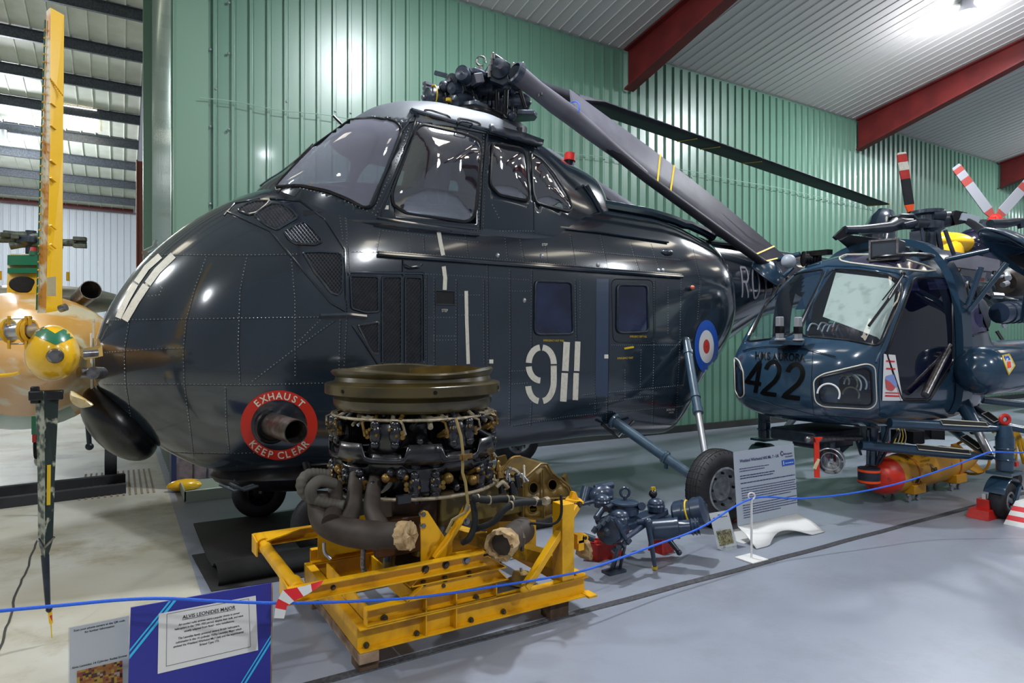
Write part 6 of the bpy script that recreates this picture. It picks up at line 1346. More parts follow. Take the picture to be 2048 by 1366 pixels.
fs = []
for i in range(n):
    b = 4 * i; fs += [(b, b + 4, b + 5, b + 1), (b + 2, b + 3, b + 7, b + 6), (b + 1, b + 5, b + 7, b + 3), (b, b + 2, b + 6, b + 4)]
m.add(vs, fs); m.build('frame_hoop', K['navy2'], WA, ang=50)
m = MB(); WSK.rivets(m, [(1490, 686), (1522, 625), (1552, 560), (1600, 543), (1655, 530), (1720, 532), (1790, 543), (1815, 555)], .045, .006, .004); WSK.rivets(m, [(1812, 558), (1790, 625), (1760, 700)], .045, .006); stuff(m.build('frame_rivets', K['rivet'], WA, ang=0))
m = MB(); WSK.tube(m, [(1626, 700), (1622, 780), (1632, 860)], .0025, .001, 8, n=3); WSK.tube(m, [(1480, 790), (1560, 812), (1630, 830), (1740, 838), (1800, 830)], .0025, .001, 8, n=3); WSK.tube(m, [(1760, 706), (1756, 760), (1760, 830)], .003, .001, 8, n=3); WSK.tube(m, [(1770, 703), (1800, 802), (1858, 802), (1900, 740)], .006, .004, 8, n=5); m.build('panel_seams', K['seam'], WA, ang=0)
m = MB(); WSK.tube(m, [(1487, 703), (1505, 698), (1540, 694), (1600, 697), (1650, 708), (1672, 714)], .005, .012, 8); m.build('front_cable', K['black'], WA)
# lettering
m = MB()
def numr(ch, x0, y0, w_, h_, sl=-.0, wd=10, off=.004, sk=.06):
    for st in strokes(ch):
        pts = [(x0 + q[0] * w_ + (q[1]) * h_ * .16, y0 - q[1] * h_ + q[0] * w_ * sk) for q in st]; WSK.ribbon(m, pts, wd, off, 4)
numr('4', 1490, 782, 42, 62, wd=8, sk=.16); numr('2', 1524, 786, 44, 64, wd=8.5, sk=.14); numr('2', 1567, 793, 50, 66, wd=9.5, sk=.12); K['num_black'] = mat('number_black', '030304', .4, spec=.25); m.build('number_422', K['num_black'], WA, ang=0)
o = small('HMS AURORA', 1560, 721, 100, 15, 'num_black', 'ship_name', WSK, WA, 3, True)
# instruments and blades on the nose, wiper, sight box
m = MB(); b = [PD(1538, 682, 6.05), PD(1604, 684, 5.95), PD(1614, 677, 6.2), PD(1548, 673, 6.25)]; m.prism(b, (0, 0, -.03)); m.build('antenna_shelf', K['navy2'], WA)
for (x, y) in ((1560, 681), (1597, 682)):
    m = MB(); p = PD(x, y, 6.0); u_ = V((-.04, 0, 1)).normalized(); m.box(p + u_ * .11, (.06, .05, .22)); m.cyl(p, p + u_ * .02, .05, n=14); bl = m.build('blade_aerial', mat('grey_aerial', '85858a', .5), WA, bevel=.008); m = MB(); m.box(p + u_ * .10, (.064, .054, .065)); m.build('dark_band', K['black'], bl)
def wiper_arm(a, b, c, d):
    m = MB(); q = [WSK.near(*a, .04), WSK.near(*b, .05)]; m.tube(q, .009, 6); m.tube([WSK.near(*a, .05), WSK.near(b[0] - 10, b[1] + 4, .055)], .006, 5); r1, r2 = WSK.near(*c, .025), WSK.near(*d, .025); m.tube([r1, r1.lerp(r2, .5), r2], .013, 6); m.ball(q[0], .022, 8, 6); m.build('wiper', K['black'], WA)
wiper_arm((1802, 553), (1773, 604), (1791, 580), (1738, 655))
m = MB(); p = [WSK.near(x, y, .03) for x, y in ((1556, 566), (1530, 625), (1510, 668))]; m.tube(p, .008, 6); m.build('wiper', K['black'], WA)
# roof sight: box with a grey framed pane, tilted
SB = PD(1768, 500, 6.3); Rz = Matrix.Rotation(.25, 3, 'Z')
m = MB(); m.box(SB + Rz @ V((.13, 0, 0)), (.26, .25, .20), R=Rz); m.box(SB + Rz @ V((.25, 0, -.07)), (.30, .30, .10), R=Rz); bx = m.build('roof_sight', K['navy_dull'], WA, bevel=.012)
fx = SB + Rz @ V((-.005, 0, 0)); m = MB(); m.box(fx, (.012, .22, .17), R=Rz); m.build('sight_pane', mat('dark_sight_glass', '3a4048', .2, coat=.5), bx); m = MB()
for dy, dz, ly, lz in ((0, .095, .26, .018), (0, -.095, .26, .018), (.12, 0, .018, .2), (-.12, 0, .018, .2)): m.box(fx + Rz @ V((-.01, dy, dz)), (.02, ly, lz), R=Rz)
m.build('sight_frame', K['steel'], bx)
m = MB(); c = WSK.near(1785, 517, .01) ; m.torus(c + V((.12, 0, .0)), (0, 0, 1), .28, .018, 32, 8); m.build('sight_seal', K['black'], WA)
# sticker poster at the door edge
m = MB(); WSK.patch(m, [(1766, 708), (1789, 710), (1797, 760), (1804, 801), (1763, 801)], .008, 9); ps = m.build('poster', K['paper_white'], WA, ang=0)
m = MB(); WSK.ribbon(m, [(1770, 722), (1787, 723)], 3, .012); WSK.ribbon(m, [(1770, 737), (1788, 738)], 3, .012); WSK.ribbon(m, [(1768, 791), (1797, 792)], 3, .012); WSK.ribbon(m, [(1768, 785), (1797, 786)], 2, .012); m.each('printed_line', K['tape_red'], ps)
m = MB(); WSK.patch(m, rnd([(1769, 752), (1784, 748), (1793, 765), (1790, 776), (1778, 770), (1768, 762)], 3), .012, 6); m.build('print_shape', mat('print_blue', '7f93c8', .6), ps); m = MB(); WSK.patch(m, rnd([(1768, 758), (1778, 764), (1788, 775), (1782, 782), (1770, 778)], 3), .014, 6); m.build('print_shape', mat('print_red', 'c0504c', .6), ps)
# cabin inside: floor, bulkhead, seats, tubes, wires
m = MB(); m.box((6.95, WC, .96), (1.7, 1.15, .04)); m.box((7.75, WC, 1.5), (.05, 1.3, 1.35)); m.build('cabin_floor', K['interior'], WA)
m = MB(); m.box((5.95, WC, 1.48), (.25, .9, .16)); m.box((5.85, WC - .1, 1.1), (.3, .3, .5)); m.build('instrument_panel', K['interior'], WA, bevel=.01)
for yy in (WC - .38, WC + .38):
    for xx in (6.75, 7.45):
        m = MB(); m.box((xx - .1, yy, 1.15), (.46, .46, .10)); st = m.build('seat_cushion', mat('violet_fabric', '26274c', .7) if yy < WC else K['seat'], WA, bevel=.02)
        m = MB(); m.box((xx + .14, yy, 1.5), (.09, .46, .62), R=Matrix.Rotation(.15, 3, 'Y')); m.build('seat_back', mat('violet_fabric', '2c2c58', .7), WA, bevel=.025)
m = MB(); a = PD(1850, 790, 5.9); b = PD(1895, 700, 6.3); m.cyl(a, b, .035, n=12); m.cyl(PD(1862, 735, 6.2), PD(1900, 690, 6.3), .022, n=10); m.build('seat_frame_tube', K['steel'], WA)
random.seed(6)
for k in range(9):
    x = random.uniform(1615, 1720); a = PD(x, random.uniform(650, 668), 6.35); m = MB(); m.tube(sm([a, a + V((.06, 0, .07)), a + V((.14, -.02, .05)), a + V((.2, -.04, -.05))], 4), .008, 6); m.build('cable', K['plastic_white'] if k % 3 else mat('orange_cable', 'c0562c', .5), WA)
for k in range(6):
    a = PD(random.uniform(1650, 1725), random.uniform(760, 795), 5.75); m = MB(); m.torus(a, (-1, -.4, .1), random.uniform(.05, .1), .008, 20, 6, a0=0, a1=3.6); m.build('cable', K['pipe'] if k % 2 else K['plastic_white'], WA)
# belly: sensor tray, landing lamp, pitot with warning flag
m = MB(); m.box((6.0, WC + .05, .68), (.75, .5, .12)); m.box((6.05, WC + .0, .6), (.5, .35, .1)); m.build('belly_tray', K['navy_dull'], WA, bevel=.02)
LC = PD(1660, 923, 5.95); ax = (V((-.95, -.28, -.08))).normalized()
m = MB(); m.lathe(LC, ax, [(0, -.15), (.06, -.14), (.105, -.10), (.122, -.02), (.125, .0), (.118, .004), (.113, -.01)], 32); ll = m.build('landing_lamp', K['alu'], WA); m = MB(); m.lathe(LC, ax, [(.113, -.01), (.10, -.04), (.05, -.075), (0, -.085)], 32); m.build('reflector', K['steel'], ll); m = MB(); m.lathe(LC, ax, [(0, .004), (.06, .002), (.115, -.004)], 28); m.build('lens', K['lens'], ll); m = MB(); m.ball(LC - ax * .04, .028, 12, 8); m.torus(LC - ax * .01, ax, .08, .006, 28, 6); m.build('bulb', K['alu'], ll)
m = MB(); m.cyl(LC - ax * .08, LC + V((.1, .05, .2)), .03, n=10); m.prism([PD(1682, 893, 6.1), PD(1700, 893, 6.1), PD(1683, 908, 6.0)], FW * .02); m.build('lamp_bracket', K['navy_dull'], WA)
m = MB(); a = PD(1616, 879, 5.75); b = PD(1720, 876, 6.3); m.cyl(a, b, .026, .03, 12); m.cyl(a, a.lerp(b, .1), .03, n=10); m.ball(a, .03, 10, 8); m.build('pitot_tube', K['steel'], WA)
m = MB(); m.beam(PD(1633, 885, 5.75), PD(1634, 955, 5.72), .012, .045, up=(1, -.6, 0)); m.prism([PD(1630, 876, 5.74), PD(1646, 875, 5.74), PD(1634, 890, 5.74)], FW * .03); fl = m.build('warning_flag', K['torp_red'], WA); m = MB(); m.beam(PD(1637, 918, 5.715), PD(1629, 938, 5.70), .03, .018, up=(1, -.6, 0)); m.build('flag_print', K['heli_cream'], fl)
m = MB(); a = PD(1713, 880, 6.3); m.beam(a, PD(1722, 910, 6.3), .03, .012); m.build('step_fin', K['navy_dull'], WA)
# forward near leg stub with banded cap, braces
m = MB(); a = PD(1745, 855, 6.35); b = PD(1744, 930, 6.35); m.cyl(a, b, .052, n=16); m.tube([PD(1736, 860, 6.3), PD(1736, 928, 6.3)], .014, 6); m.build('sonar_leg', K['navy2'], WA)
m = MB(); c = PD(1738, 951, 6.25); m.cyl(c + V((0, 0, .075)), c - V((0, 0, .07)), .098, n=24); cp = m.build('banded_drum', K['navy_dull'], WA); m = MB(); m.cyl(c + V((0, 0, .062)), c + V((0, 0, .04)), .100, n=24); m.cyl(c - V((0, 0, .04)), c - V((0, 0, .062)), .100, n=24); m.each('orange_band', K['orange'], cp)
for a, b in (((1778, 850, 6.2), (1752, 930, 6.3)), ((1798, 862, 6.2), (1757, 928, 6.3))): m = MB(); m.cyl(PD(*a), PD(*b), .014, n=8); m.build('brace_rod', K['navy_dull'], WA)
random.seed(14)
for k in range(4):
    m = MB(); a = PD(1778 + k * 6, 850 + 3 * k, 6.15); m.tube(sm([a, a + V((.08, 0, .03)), a + V((.14, 0, -.09)), a + V((.05, 0, -.2)), a + V((-.05, 0, -.16))], 4), .005, 5); m.build('loose_wire', K['heli_cream'] if k % 2 else K['yellow_mark'], WA)
m = MB()
for k in range(8): c = V((6.9 + random.uniform(-.3, .35), WC - .5 + random.uniform(-.1, .15), .66)); m.box(c, (.12, .12, .12), rz=k); 
m.each('belly_unit', K['black'], WA)
# undercarriage frames: triangular sponson struts out to the near and far wheels
def sponson(s):
    f = lambda x, y, z: V((x, WC + s * y, z))
    wtop = f(6.93, 1.22, .80); mid = f(6.95, 1.1, .52)
    for a, b, r, nm in ((f(5.98, .70, .86), wtop, .045, 'strut_upper'), (f(7.55, .72, .9), wtop, .04, 'strut_upper'), (f(6.0, .42, .62), mid, .045, 'strut_lower'), (f(7.5, .5, .68), mid, .04, 'strut_lower')):
        m = MB(); m.tube([a, a.lerp(b, .7), b], [r, r, r * .6], 14); o = m.build(nm, K['navy2'], WA)
        if s < 0:
            d = b - a; m = MB(); q0, q1 = a.lerp(b, .42), a.lerp(b, .82); u_ = V((0, 0, 1)); fwd = (CAM - a).normalized(); n_ = (fwd - d.normalized() * fwd.dot(d.normalized())).normalized(); n_ = (n_ + V((0, 0, .9))).normalized(); sd = d.normalized().cross(n_).normalized()
            p = [q0 + n_ * (r + .004) - sd * .03, q1 + n_ * (r * .9 + .004) - sd * .026, q1 + n_ * (r * .9 + .004) + sd * .026, q0 + n_ * (r + .004) + sd * .03]; m.prism(p, n_ * .003); tr = m.build('tread_strip', K['black_matt'], o, ang=0); m = MB(); m.tube([x + n_ * .005 for x in p], .0045, 5, closed=True); m.build('white_outline', K['outline'], tr)
    m = MB(); a = f(7.15, .72, 1.1); d = mid - a; m.cyl(a, a + d * .62, .065, n=18); o = m.build('oleo_leg', K['navy2'], WA); m = MB(); m.cyl(a + d * .62, a + d * .97, .038, n=16); m.build('oleo_piston', K['alu'], o)
    wc = f(6.87, 1.23, .165) if s < 0 else f(6.70, 1.22, .165); top = V((wc.x + .03, wc.y, .83))
    m = MB(); m.cyl(top, top - V((0, 0, .10)), .05, .07, 14); m.cyl(top - V((0, 0, .1)), top - V((0, 0, .40)), .075, .07, 18); m.torus(top - V((0, 0, .2)), Z, .078, .01, 18, 6); m.torus(top - V((0, 0, .3)), Z, .078, .01, 18, 6); lg = m.build('castor_leg', K['leg'] if False else K['navy2'], WA)
    m = MB(); m.lathe(wc + V((0, 0, .0)), (0, 1, 0) if s < 0 else (0, 1, 0), [(.20, -.085), (.205, -.08), (.205, .08), (.20, .085)], 24, a0=.4, a1=pi - .4) ; m.prism([wc + V((.06, -.10, .12)), wc + V((-.03, -.10, -.02)), wc + V((.03, -.10, -.02)), wc + V((.12, -.10, .14))], (0, .018, 0)); m.prism([wc + V((.06, .085, .12)), wc + V((-.03, .085, -.02)), wc + V((.03, .085, -.02)), wc + V((.12, .085, .14))], (0, .018, 0)); m.box(top - V((0, 0, .42)), (.26, .2, .025)); m.build('wheel_fork', K['navy2'], WA)
    wheel(WA, wc, (0, 1, 0), .172, .135, hub='hub_grey', treads=False, rr=.45)
    if s < 0:
        m = MB(); c = top + V((0, 0, .06)); m.torus(c, FW, .038, .018, 16, 8); m.build('red_ring', K['red'], WA); m = MB(); c = top - V((-.05, .07, .34)); m.box(c, (.05, .02, .04)); m.build('red_tag', K['red'], WA)
        m = MB(); c = top + V((-.0, -.076, -.22)); m.torus(c, (0, 1, 0), .022, .006, 16, 6, a0=3.3, a1=6.1); m.cyl(c + V((0, 0, .03)), c - V((0, 0, .022)), .005, n=6); m.build('anchor_mark', K['yellow_mark'], WA)
sponson(-1); sponson(1)
for s in (-1, 1):   # rear wheels
    wc = V((9.15, WC + s * 1.2, .165)); wheel(WA, wc, (0, 1, 0), .172, .135, hub='hub_grey', treads=False, rr=.45); m = MB(); m.cyl(wc + V((0, -.1, .05)), wc + V((0, -.1, .7)), .06, n=12); m.cyl(wc + V((0, -.1, .65)), V((8.2, WC + s * .5, .95)), .04, n=10); m.cyl(wc + V((0, -.1, .3)), V((8.0, WC + s * .4, .75)), .04, n=10); m.build('castor_leg', K['navy2'], WA)
# flotation pods: shallow dishes on struts
def dish(c, ax, R, nm='flotation_dish'):
    c = V(c); ax = V(ax).normalized(); m = MB(); m.lathe(c, ax, [(0, .14), (R * .4, .125), (R * .75, .07), (R * .97, .0), (R, -.02), (R * .98, -.03), (R * .93, .0), (R * .5, .07), (0, .09)], 40); o = m.build(nm, K['navy2'], WA, ang=60); m = MB(); m.torus(c - ax * .02, ax, R, .012, 40, 6); m.build('dish_rim', K['head_blue'], o)
    _, s1, u1 = frame(ax); m = MB()
    for k in range(4): g = pi * k / 4; d = s1 * cos(g) + u1 * sin(g); m.tube([c + d * R * .95, c + d * R * .5 + ax * .055, c + ax * .075, c - d * R * .5 + ax * .055, c - d * R * .95], .008, 5)
    m.build('dish_ribs', K['head_blue'], o); return c
NC = PD(2044, 512, 6.15)
dish(NC, (.35, -.45, .62), .42); 
for a, b in ((PD(1893, 519, 6.5), PD(1980, 500, 6.2)), (PD(1936, 610, 6.35), PD(1962, 535, 6.2)), (PD(1938, 622, 6.35), PD(2014, 526, 6.15)), (PD(2046, 640, 6.6), PD(2060, 540, 6.2))): m = MB(); m.cyl(a, b, .026, n=12); m.build('pod_strut', K['navy2'], WA)
FC = PD(1533, 542, 8.0); dish(FC, RT * .5 + UP * .72 - FW * .45, .30)
for a, b in ((PD(1550, 520, 8.0), PD(1600, 508, 7.8)), (PD(1560, 560, 7.9), PD(1585, 535, 7.9))): m = MB(); m.cyl(a, b, .03, n=10); m.build('pod_strut', K['navy2'], WA)
m = MB(); m.ball(PD(1577, 523, 7.7), .085, 16, 10, (1, 1, 1)); m.build('pod_bottle', K['panel_grey'], WA)
m = MB(); a = PD(1607, 518, 7.8); m.cyl(a, a + V((.14, -.1, .0)), .085, n=18); 
for k in range(6): q = a + V((.14, -.1, 0)) * (k / 5); m.torus(q, V((.14, -.1, 0)), .088, .008, 18, 5)
m.build('ribbed_bottle', K['black'], WA); m = MB(); m.beam(a + V((.05, -.03, .06)), PD(1660, 504, 7.5), .08, .06); m.build('bottle_clamp', K['black'], WA)
# main rotor head of the small helicopter with folded blades
m = MB(); hc = V((8.05, WC, 3.0)); m.lathe(V((8.05, WC, 0)), Z, [(.09, 2.3), (.09, 2.85), (.17, 2.9), (.17, 2.98), (.12, 3.0), (.12, 3.06), (.17, 3.08), (.17, 3.12), (0, 3.13)], 22); m.build('rotor_mast', K['head'], WA)
hcd = (hc - CAM).dot(FW)
def Wh(x, y, d=0): return PD(x, y, hcd + d)
m = MB(); m.tube([Wh(1690, 460, -.5), Wh(1722, 460, -.45), Wh(1780, 455, -.35), Wh(1792, 448, -.3), Wh(1810, 448, -.25), Wh(1850, 448, -.1)], [.045, .05, .06, .075, .06, .06], 14); m.build('blade_arm', K['leg'] if False else K['navy_dull'], WA)
m = MB(); m.tube([Wh(1850, 448), Wh(1868, 446), Wh(1872, 442), Wh(1900, 438), Wh(1915, 434)], [.06, .07, .1, .085, .06], 16); m.build('blade_arm', K['navy_dull'], WA)
m = MB(); m.prism([Wh(1668, 473, -.5), Wh(1690, 452, -.5), Wh(1722, 457, -.5), Wh(1722, 465, -.5), Wh(1700, 470, -.5), Wh(1675, 480, -.5)], FW * .05); m.prism([Wh(1904, 430, -.1), Wh(1912, 420, -.1), Wh(1935, 425, -.1), Wh(1935, 445, -.1), Wh(1910, 450, -.1)], FW * .12); m.each('fold_hinge', K['black'], WA, bevel=.006)
m = MB(); m.tube([Wh(1792, 460, -.3), Wh(1792, 436, -.3), Wh(1800, 431, -.3), Wh(1826, 431, -.3), Wh(1834, 440, -.3), Wh(1834, 456, -.3)], .02, 8); m.cyl(Wh(1862, 431, -.1), Wh(1886, 431, -.1), .07, n=16); m.cyl(Wh(1808, 452, -.4), Wh(1832, 446, -.4), .035, n=10); m.each('head_yoke', K['navy_dull'], WA)
m = MB(); m.box(Wh(1846, 482, .0), (.2, .2, .22)); m.cyl(Wh(1843, 456, -.3), Wh(1848, 490, -.3), .018, n=8); m.cyl(Wh(1875, 460, -.2), Wh(1882, 500, -.2), .03, n=8); m.cyl(Wh(1890, 460, -.3), Wh(1908, 510, -.3), .022, n=8); m.cyl(Wh(1862, 465, -.2), Wh(1862, 500, -.2), .05, n=12); m.each('gearbox_part', K['head'], WA)
blade('rotor_blade', [Wh(1676, 480, -.5), Wh(1700, 500, -.2), Wh(1760, 530, .6)], [Wh(1700, 470, -.5), Wh(1765, 478, .1), Wh(1830, 500, 1)], 0, [.04] * 3, 'blade_dark', parent=WA)
blade('rotor_blade', [Wh(1925, 430, -.2), Wh(1960, 447, -.4), Wh(2070, 520, -1.4)], [Wh(1923, 442, -.2), Wh(1948, 460, -.4), Wh(2046, 540, -1.4)], 0, [.05] * 3, 'blade_dark', parent=WA)
m = MB(); m.beam(Wh(1922, 433, -.25), Wh(1957, 441, -.3), .05, .08); m.build('blade_root_pad', K['panel_grey'], WA)
m = MB(); m.tube([Wh(1980, 447, .5), Wh(2010, 447, .6), Wh(2030, 444, .6), Wh(2060, 444, .7)], [.05, .06, .05, .05], 12); m.beam(Wh(2040, 440, .6), Wh(2044, 456, .6), .06, .06); m.build('blade_arm', K['navy_dull'], WA)
# engine deck behind the cabin
m = MB(); a, b = PD(2010, 566, 7.3), PD(2090, 560, 7.5); m.lathe(a, b - a, [(0, 0), (.12, .01), (.16, .08), (.165, .5), (.15, .6)], 24); m.build('engine_jetpipe', K['exhaust'], WA)
m = MB(); a = PD(1998, 626, 6.9); b = PD(2075, 622, 7.1); m.cyl(a, b, .11, n=20)
for k in range(6): m.torus(a.lerp(b, .2 + .15 * k), b - a, .113, .01, 20, 6)
m.build('engine_duct', K['head_blue'], WA)
random.seed(19)
for k in range(12):
    m = MB(); a = PD(random.uniform(1975, 2045), random.uniform(545, 650), random.uniform(7.0, 7.3)); b = a + V((random.uniform(-.15, .15), random.uniform(-.1, .1), random.uniform(-.1, .1))); m.cyl(a, b, random.uniform(.012, .035), n=8); m.build('engine_pipework', K[random.choice(['alu', 'black', 'pipe', 'head', 'engine'])], WA)
# side drum with a yellow badge
m = MB(); a, b = PD(1950, 742, 6.15), PD(2030, 738, 6.6); ax = b - a; L_ = ax.length; m.lathe(a, ax, [(0, -.06), (.12, -.04), (.21, .04), (.235, .14), (.235, L_), (.2, L_ + .04), (0, L_ + .05)], 32); dr = m.build('side_tank', K['navy2'], WA)
DS = Skin(m); mm = MB(); DS.patch(mm, [(2004, 712), (2017, 709), (2028, 731), (2016, 749), (2009, 728)], .004, 6); bdg = mm.build('badge', K['paper_white'], dr); mm = MB(); DS.tube(mm, [(2004, 712), (2017, 709), (2028, 731), (2016, 749), (2009, 728)], .006, .006, 5, True, 5); mm.build('badge_border', K['yellow_mark'], bdg); mm = MB(); DS.patch(mm, [(2008, 714), (2016, 712), (2020, 720), (2010, 722)], .006, 6); mm.build('badge_field', K['rblue'], bdg); mm = MB(); DS.patch(mm, [(2013, 724), (2020, 723), (2021, 735), (2014, 737)], .006, 6); mm.build('badge_field', K['orange'], bdg)
m = MB(); WSK.ribbon(m, [(1935, 712), (1990, 700), (2040, 697)], 18, .003); m.build('red_stripe', mat('dark_red_stripe', '6c2430', .35), WA, ang=0)
# tail rotor upright behind the cabin roof (dark blade with red and white tip)
TR = PD(1822, 432, 9.2)
m = MB(); m.ball(TR, .07, 10, 8); m.cyl(TR, TR + V((0, .3, 0)), .04, n=8); m.box(TR + V((.15, 0, 0)), (.2, .05, .05)); m.build('tail_rotor_hub', K['black'], WA)
def tblade(hub, tip, w0, base, bands, parent, name='tail_rotor_blade', vis=V((.856, -.5165, 0))):
    d = tip - hub; L_ = d.length; u_ = d.normalized(); s_ = (vis - u_ * vis.dot(u_)).normalized(); n_ = u_.cross(s_); m = MB(); ms = []; cuts = [0] + [x for x, _ in bands]; 
    prev = .0
    for i, (e, mt) in enumerate(bands):
        a, b = hub + d * prev, hub + d * e; w1 = w0 * (.3 if prev < .03 else 1); w2 = w0 * (.45 if e < .06 else 1) if i < len(bands) - 1 else w0 * .8; w1 = w0 * .45 if abs(prev - .05) < .01 else w1
        m.beam(a, b, w1, .022, up=n_, mi=i, w2=w2, h2=.022); ms.append(K[mt]); prev = e
    return m.build(name, ms, parent, ang=0, bevel=.004)
tblade(TR, PD(1803, 305, 9.2), .135, None, [(.18, 'orange'), (.58, 'blade_dark'), (.72, 'red'), (.85, 'white'), (.97, 'red'), (1.0, 'white')], WA)
# ================================================================ OTHER AIRCRAFT BEHIND
K['faded_red'] = mat('faded_red', '93403a', .5); K['faded_white'] = mat('faded_white', '8c8d94', .5)
BG = thing('helicopter', 'far helicopter with white tail rotor blades tipped in red, behind the one marked 422', 'helicopter', (13, 6.0, 0))
hb = PD(1990, 440, 12.2)
m = MB(); m.ball(hb, .12, 12, 8); m.box(hb + V((.1, .0, 0)), (.45, .12, .1)); m.build('tail_rotor_hub', K['red'], BG)
for tp in ((1911, 332), (2070, 350), (1955, 570)): tblade(hb, PD(tp[0], tp[1], 12.2), .19, None, [(.05, 'faded_red'), (.18, 'faded_red'), (.66, 'faded_white'), (.77, 'faded_red'), (.88, 'faded_white'), (.96, 'faded_red'), (1, 'faded_white')], BG)
m = MB(); a = hb + V((.05, .15, 0)); m.tube([a, a + V((.2, .3, -.6)), a + V((1.5, .6, -1.2)), a + V((5, 1, -1.3))], [.12, .2, .3, .6], 16); m.build('tail_boom', K['navy'], BG)
m = MB(); m.tube([(17.5, 5.6, .9), (18, 5.6, 1.2), (19.5, 5.6, 1.3), (20.5, 5.6, 1.2)], [.3, .9, 1.0, .5], 18); m.build('fuselage', K['navy'], BG)
for (x, y) in ((17.8, 4.9), (19.8, 6.2)): m = MB(); m.cyl((x, y, .25), (x, y + .15, .25), .25, n=18); m.build('wheel', K['tyre'], BG); m = MB(); m.cyl((x, y + .1, .25), (x + .1, 5.6, 1.0), .05, n=8); m.build('leg', K['navy'], BG)
YB = thing('helicopter', 'yellow and clear bubble helicopter glimpsed above the roof of the one marked 422', 'helicopter', (12.5, 4.6, 0))
m = MB(); c = PD(1905, 478, 11.3); R_ = Matrix.Rotation(-.4, 3, 'Y')
m.ball(c + V((0, 0, -.08)), .34, 18, 12, (1.7, .8, .55)); m.ball(c + V((-.25, 0, -.3)), .34, 16, 10, (.9, .8, 1.2)); m.build('engine_cowl', K['yellow_clean'], YB, ang=80)
m = MB(); m.ball(PD(1960, 500, 11.6), .45, 20, 12, (1.3, 1, .9)); m.build('perspex_bubble', K['glass_purple'], YB, ang=80)
m = MB(); m.ball(c + V((.3, .2, -1.35)), .7, 20, 12, (1.6, .7, .8)); m.build('fuselage', K['navy_dull'], YB, ang=80)
m = MB(); 
for s in (-1, 1): m.tube([c + V((-1.2, s * .7, -2.25)), c + V((-1, s * .7, -2.33)), c + V((1.6, s * .7, -2.33))], .035, 8)
for s in (-1, 1):
    for dx in (-.5, .9): m.cyl(c + V((dx, s * .7, -2.33)), c + V((dx, s * .3, -1.6)), .03, n=8)
m.each('landing_skid', K['black'], YB)
m = MB(); m.prism([PD(1880, 498, 10.8), PD(1960, 512, 10.8), PD(2000, 520, 10.8), PD(2000, 545, 10.8), PD(1880, 530, 10.8)], FW * .1); m.build('rotor_guard', K['blade'], YB)
# dark tail fin and blade tip standing behind the 422's roof
m = MB(); d_ = 10.6; m.tube([V((PD(1745, 505, d_).x, PD(1745, 505, d_).y, .0)), PD(1748, 505, d_), PD(1756, 470, d_), PD(1766, 440, d_), PD(1773, 422, d_)], [.28, .3, .27, .2, .12], 16); tag(m.build('tail_fin', K['navy'], ang=70), 'dark glossy tail fin standing against the green wall behind the roof sight', 'fin')
# yellow trolley frame at the right edge
t = thing('trolley', 'yellow spoked trolley frame with small wheels behind the near wheel of the blue helicopter', 'trolley', (8.6, 3.3, 0))
for k in range(6):
    m = MB(); a = PD(2030, 872, 8.0); g = -1.2 + k * .5; m.cyl(a + V((0, 0, .1)), PD(2030 + 34 * sin(g) + 8, 935 - 8 * cos(g), 8.0), .02, n=6); m.build('spoke', K['yellow_dirty'], t)
m = MB(); m.tube([PD(1995, 940, 8.0), PD(2030, 948, 8.0), PD(2075, 945, 8.0)], .035, 8); m.tube([PD(1985, 862, 8.0), PD(2020, 858, 8.0), PD(2070, 862, 8.0)], .03, 8); m.each('frame_tube', K['yellow_dirty'], t)
for (x, y) in ((2012, 965), (2040, 960)): m = MB(); a = PZ(x, y, .06); m.cyl(a, a + V((0, .05, 0)), .06, n=14); m.build('wheel', K['tyre'], t)
# ================================================================ TORPEDO on its trolley
TO = thing('torpedo', 'scuffed yellow torpedo with a red nose strapped on castor trolleys', 'torpedo', (7.7, 3.6, 0))
a = V((6.28, 3.60, .27)); ax = V((1, .035, 0)).normalized(); K['t'] = 0
m = MB(); m.lathe(a, ax, [(0.0, 0), (.08, .01), (.135, .045), (.165, .10), (.178, .17), (.18, .24)], 36); m.build('nose_cap', K['torp_red'], TO, ang=60)
m = MB(); m.lathe(a, ax, [(.180, .24), (.182, .25), (.182, 1.35), (.165, 1.6), (.12, 1.9), (.075, 2.1), (0.04, 2.15)], 36); tb = m.build('body', K['torp_yellow'], TO, ang=60)
TS = Skin(m)
m = MB()
for k in range(4): g = pi / 4 + pi / 2 * k; c = a + ax * 1.95; d = V((0, cos(g), sin(g))); m.prism([c - ax * .2 + d * .08, c + ax * .15 + d * .05, c + ax * .15 + d * .2, c - ax * .02 + d * .2], V((0, -d.z, d.y)) * .01)
m.torus(a + ax * 2.08, ax, .19, .015, 28, 8); m.each('tail_fin', K['torp_yellow'], TO)
for k, s in ((.52, 0), (1.42, 1)):
    m = MB(); m.torus(a + ax * k, ax, .186, .006, 36, 6); m.build('strap', mat('orange_strap', 'c8661e', .6), TO)
    c = a + ax * k; m = MB(); m.box((c.x, c.y - .02, .135), (.22, .34, .09)); m.build('cradle', K['torp_yellow'], TO, bevel=.006)
    for dx in (-.08, .08):
        for dy in (-.12, .12):
            m = MB(); q = V((c.x + dx, c.y + dy, .03)); m.cyl(q - V((0, .012, 0)), q + V((0, .012, 0)), .028, n=14); m.ball(q + V((0, 0, .045)), .024, 8, 6); m.cyl(q + V((0, 0, .04)), q + V((0, 0, .09)), .009, n=6); m.build('castor', K['alu'], TO)
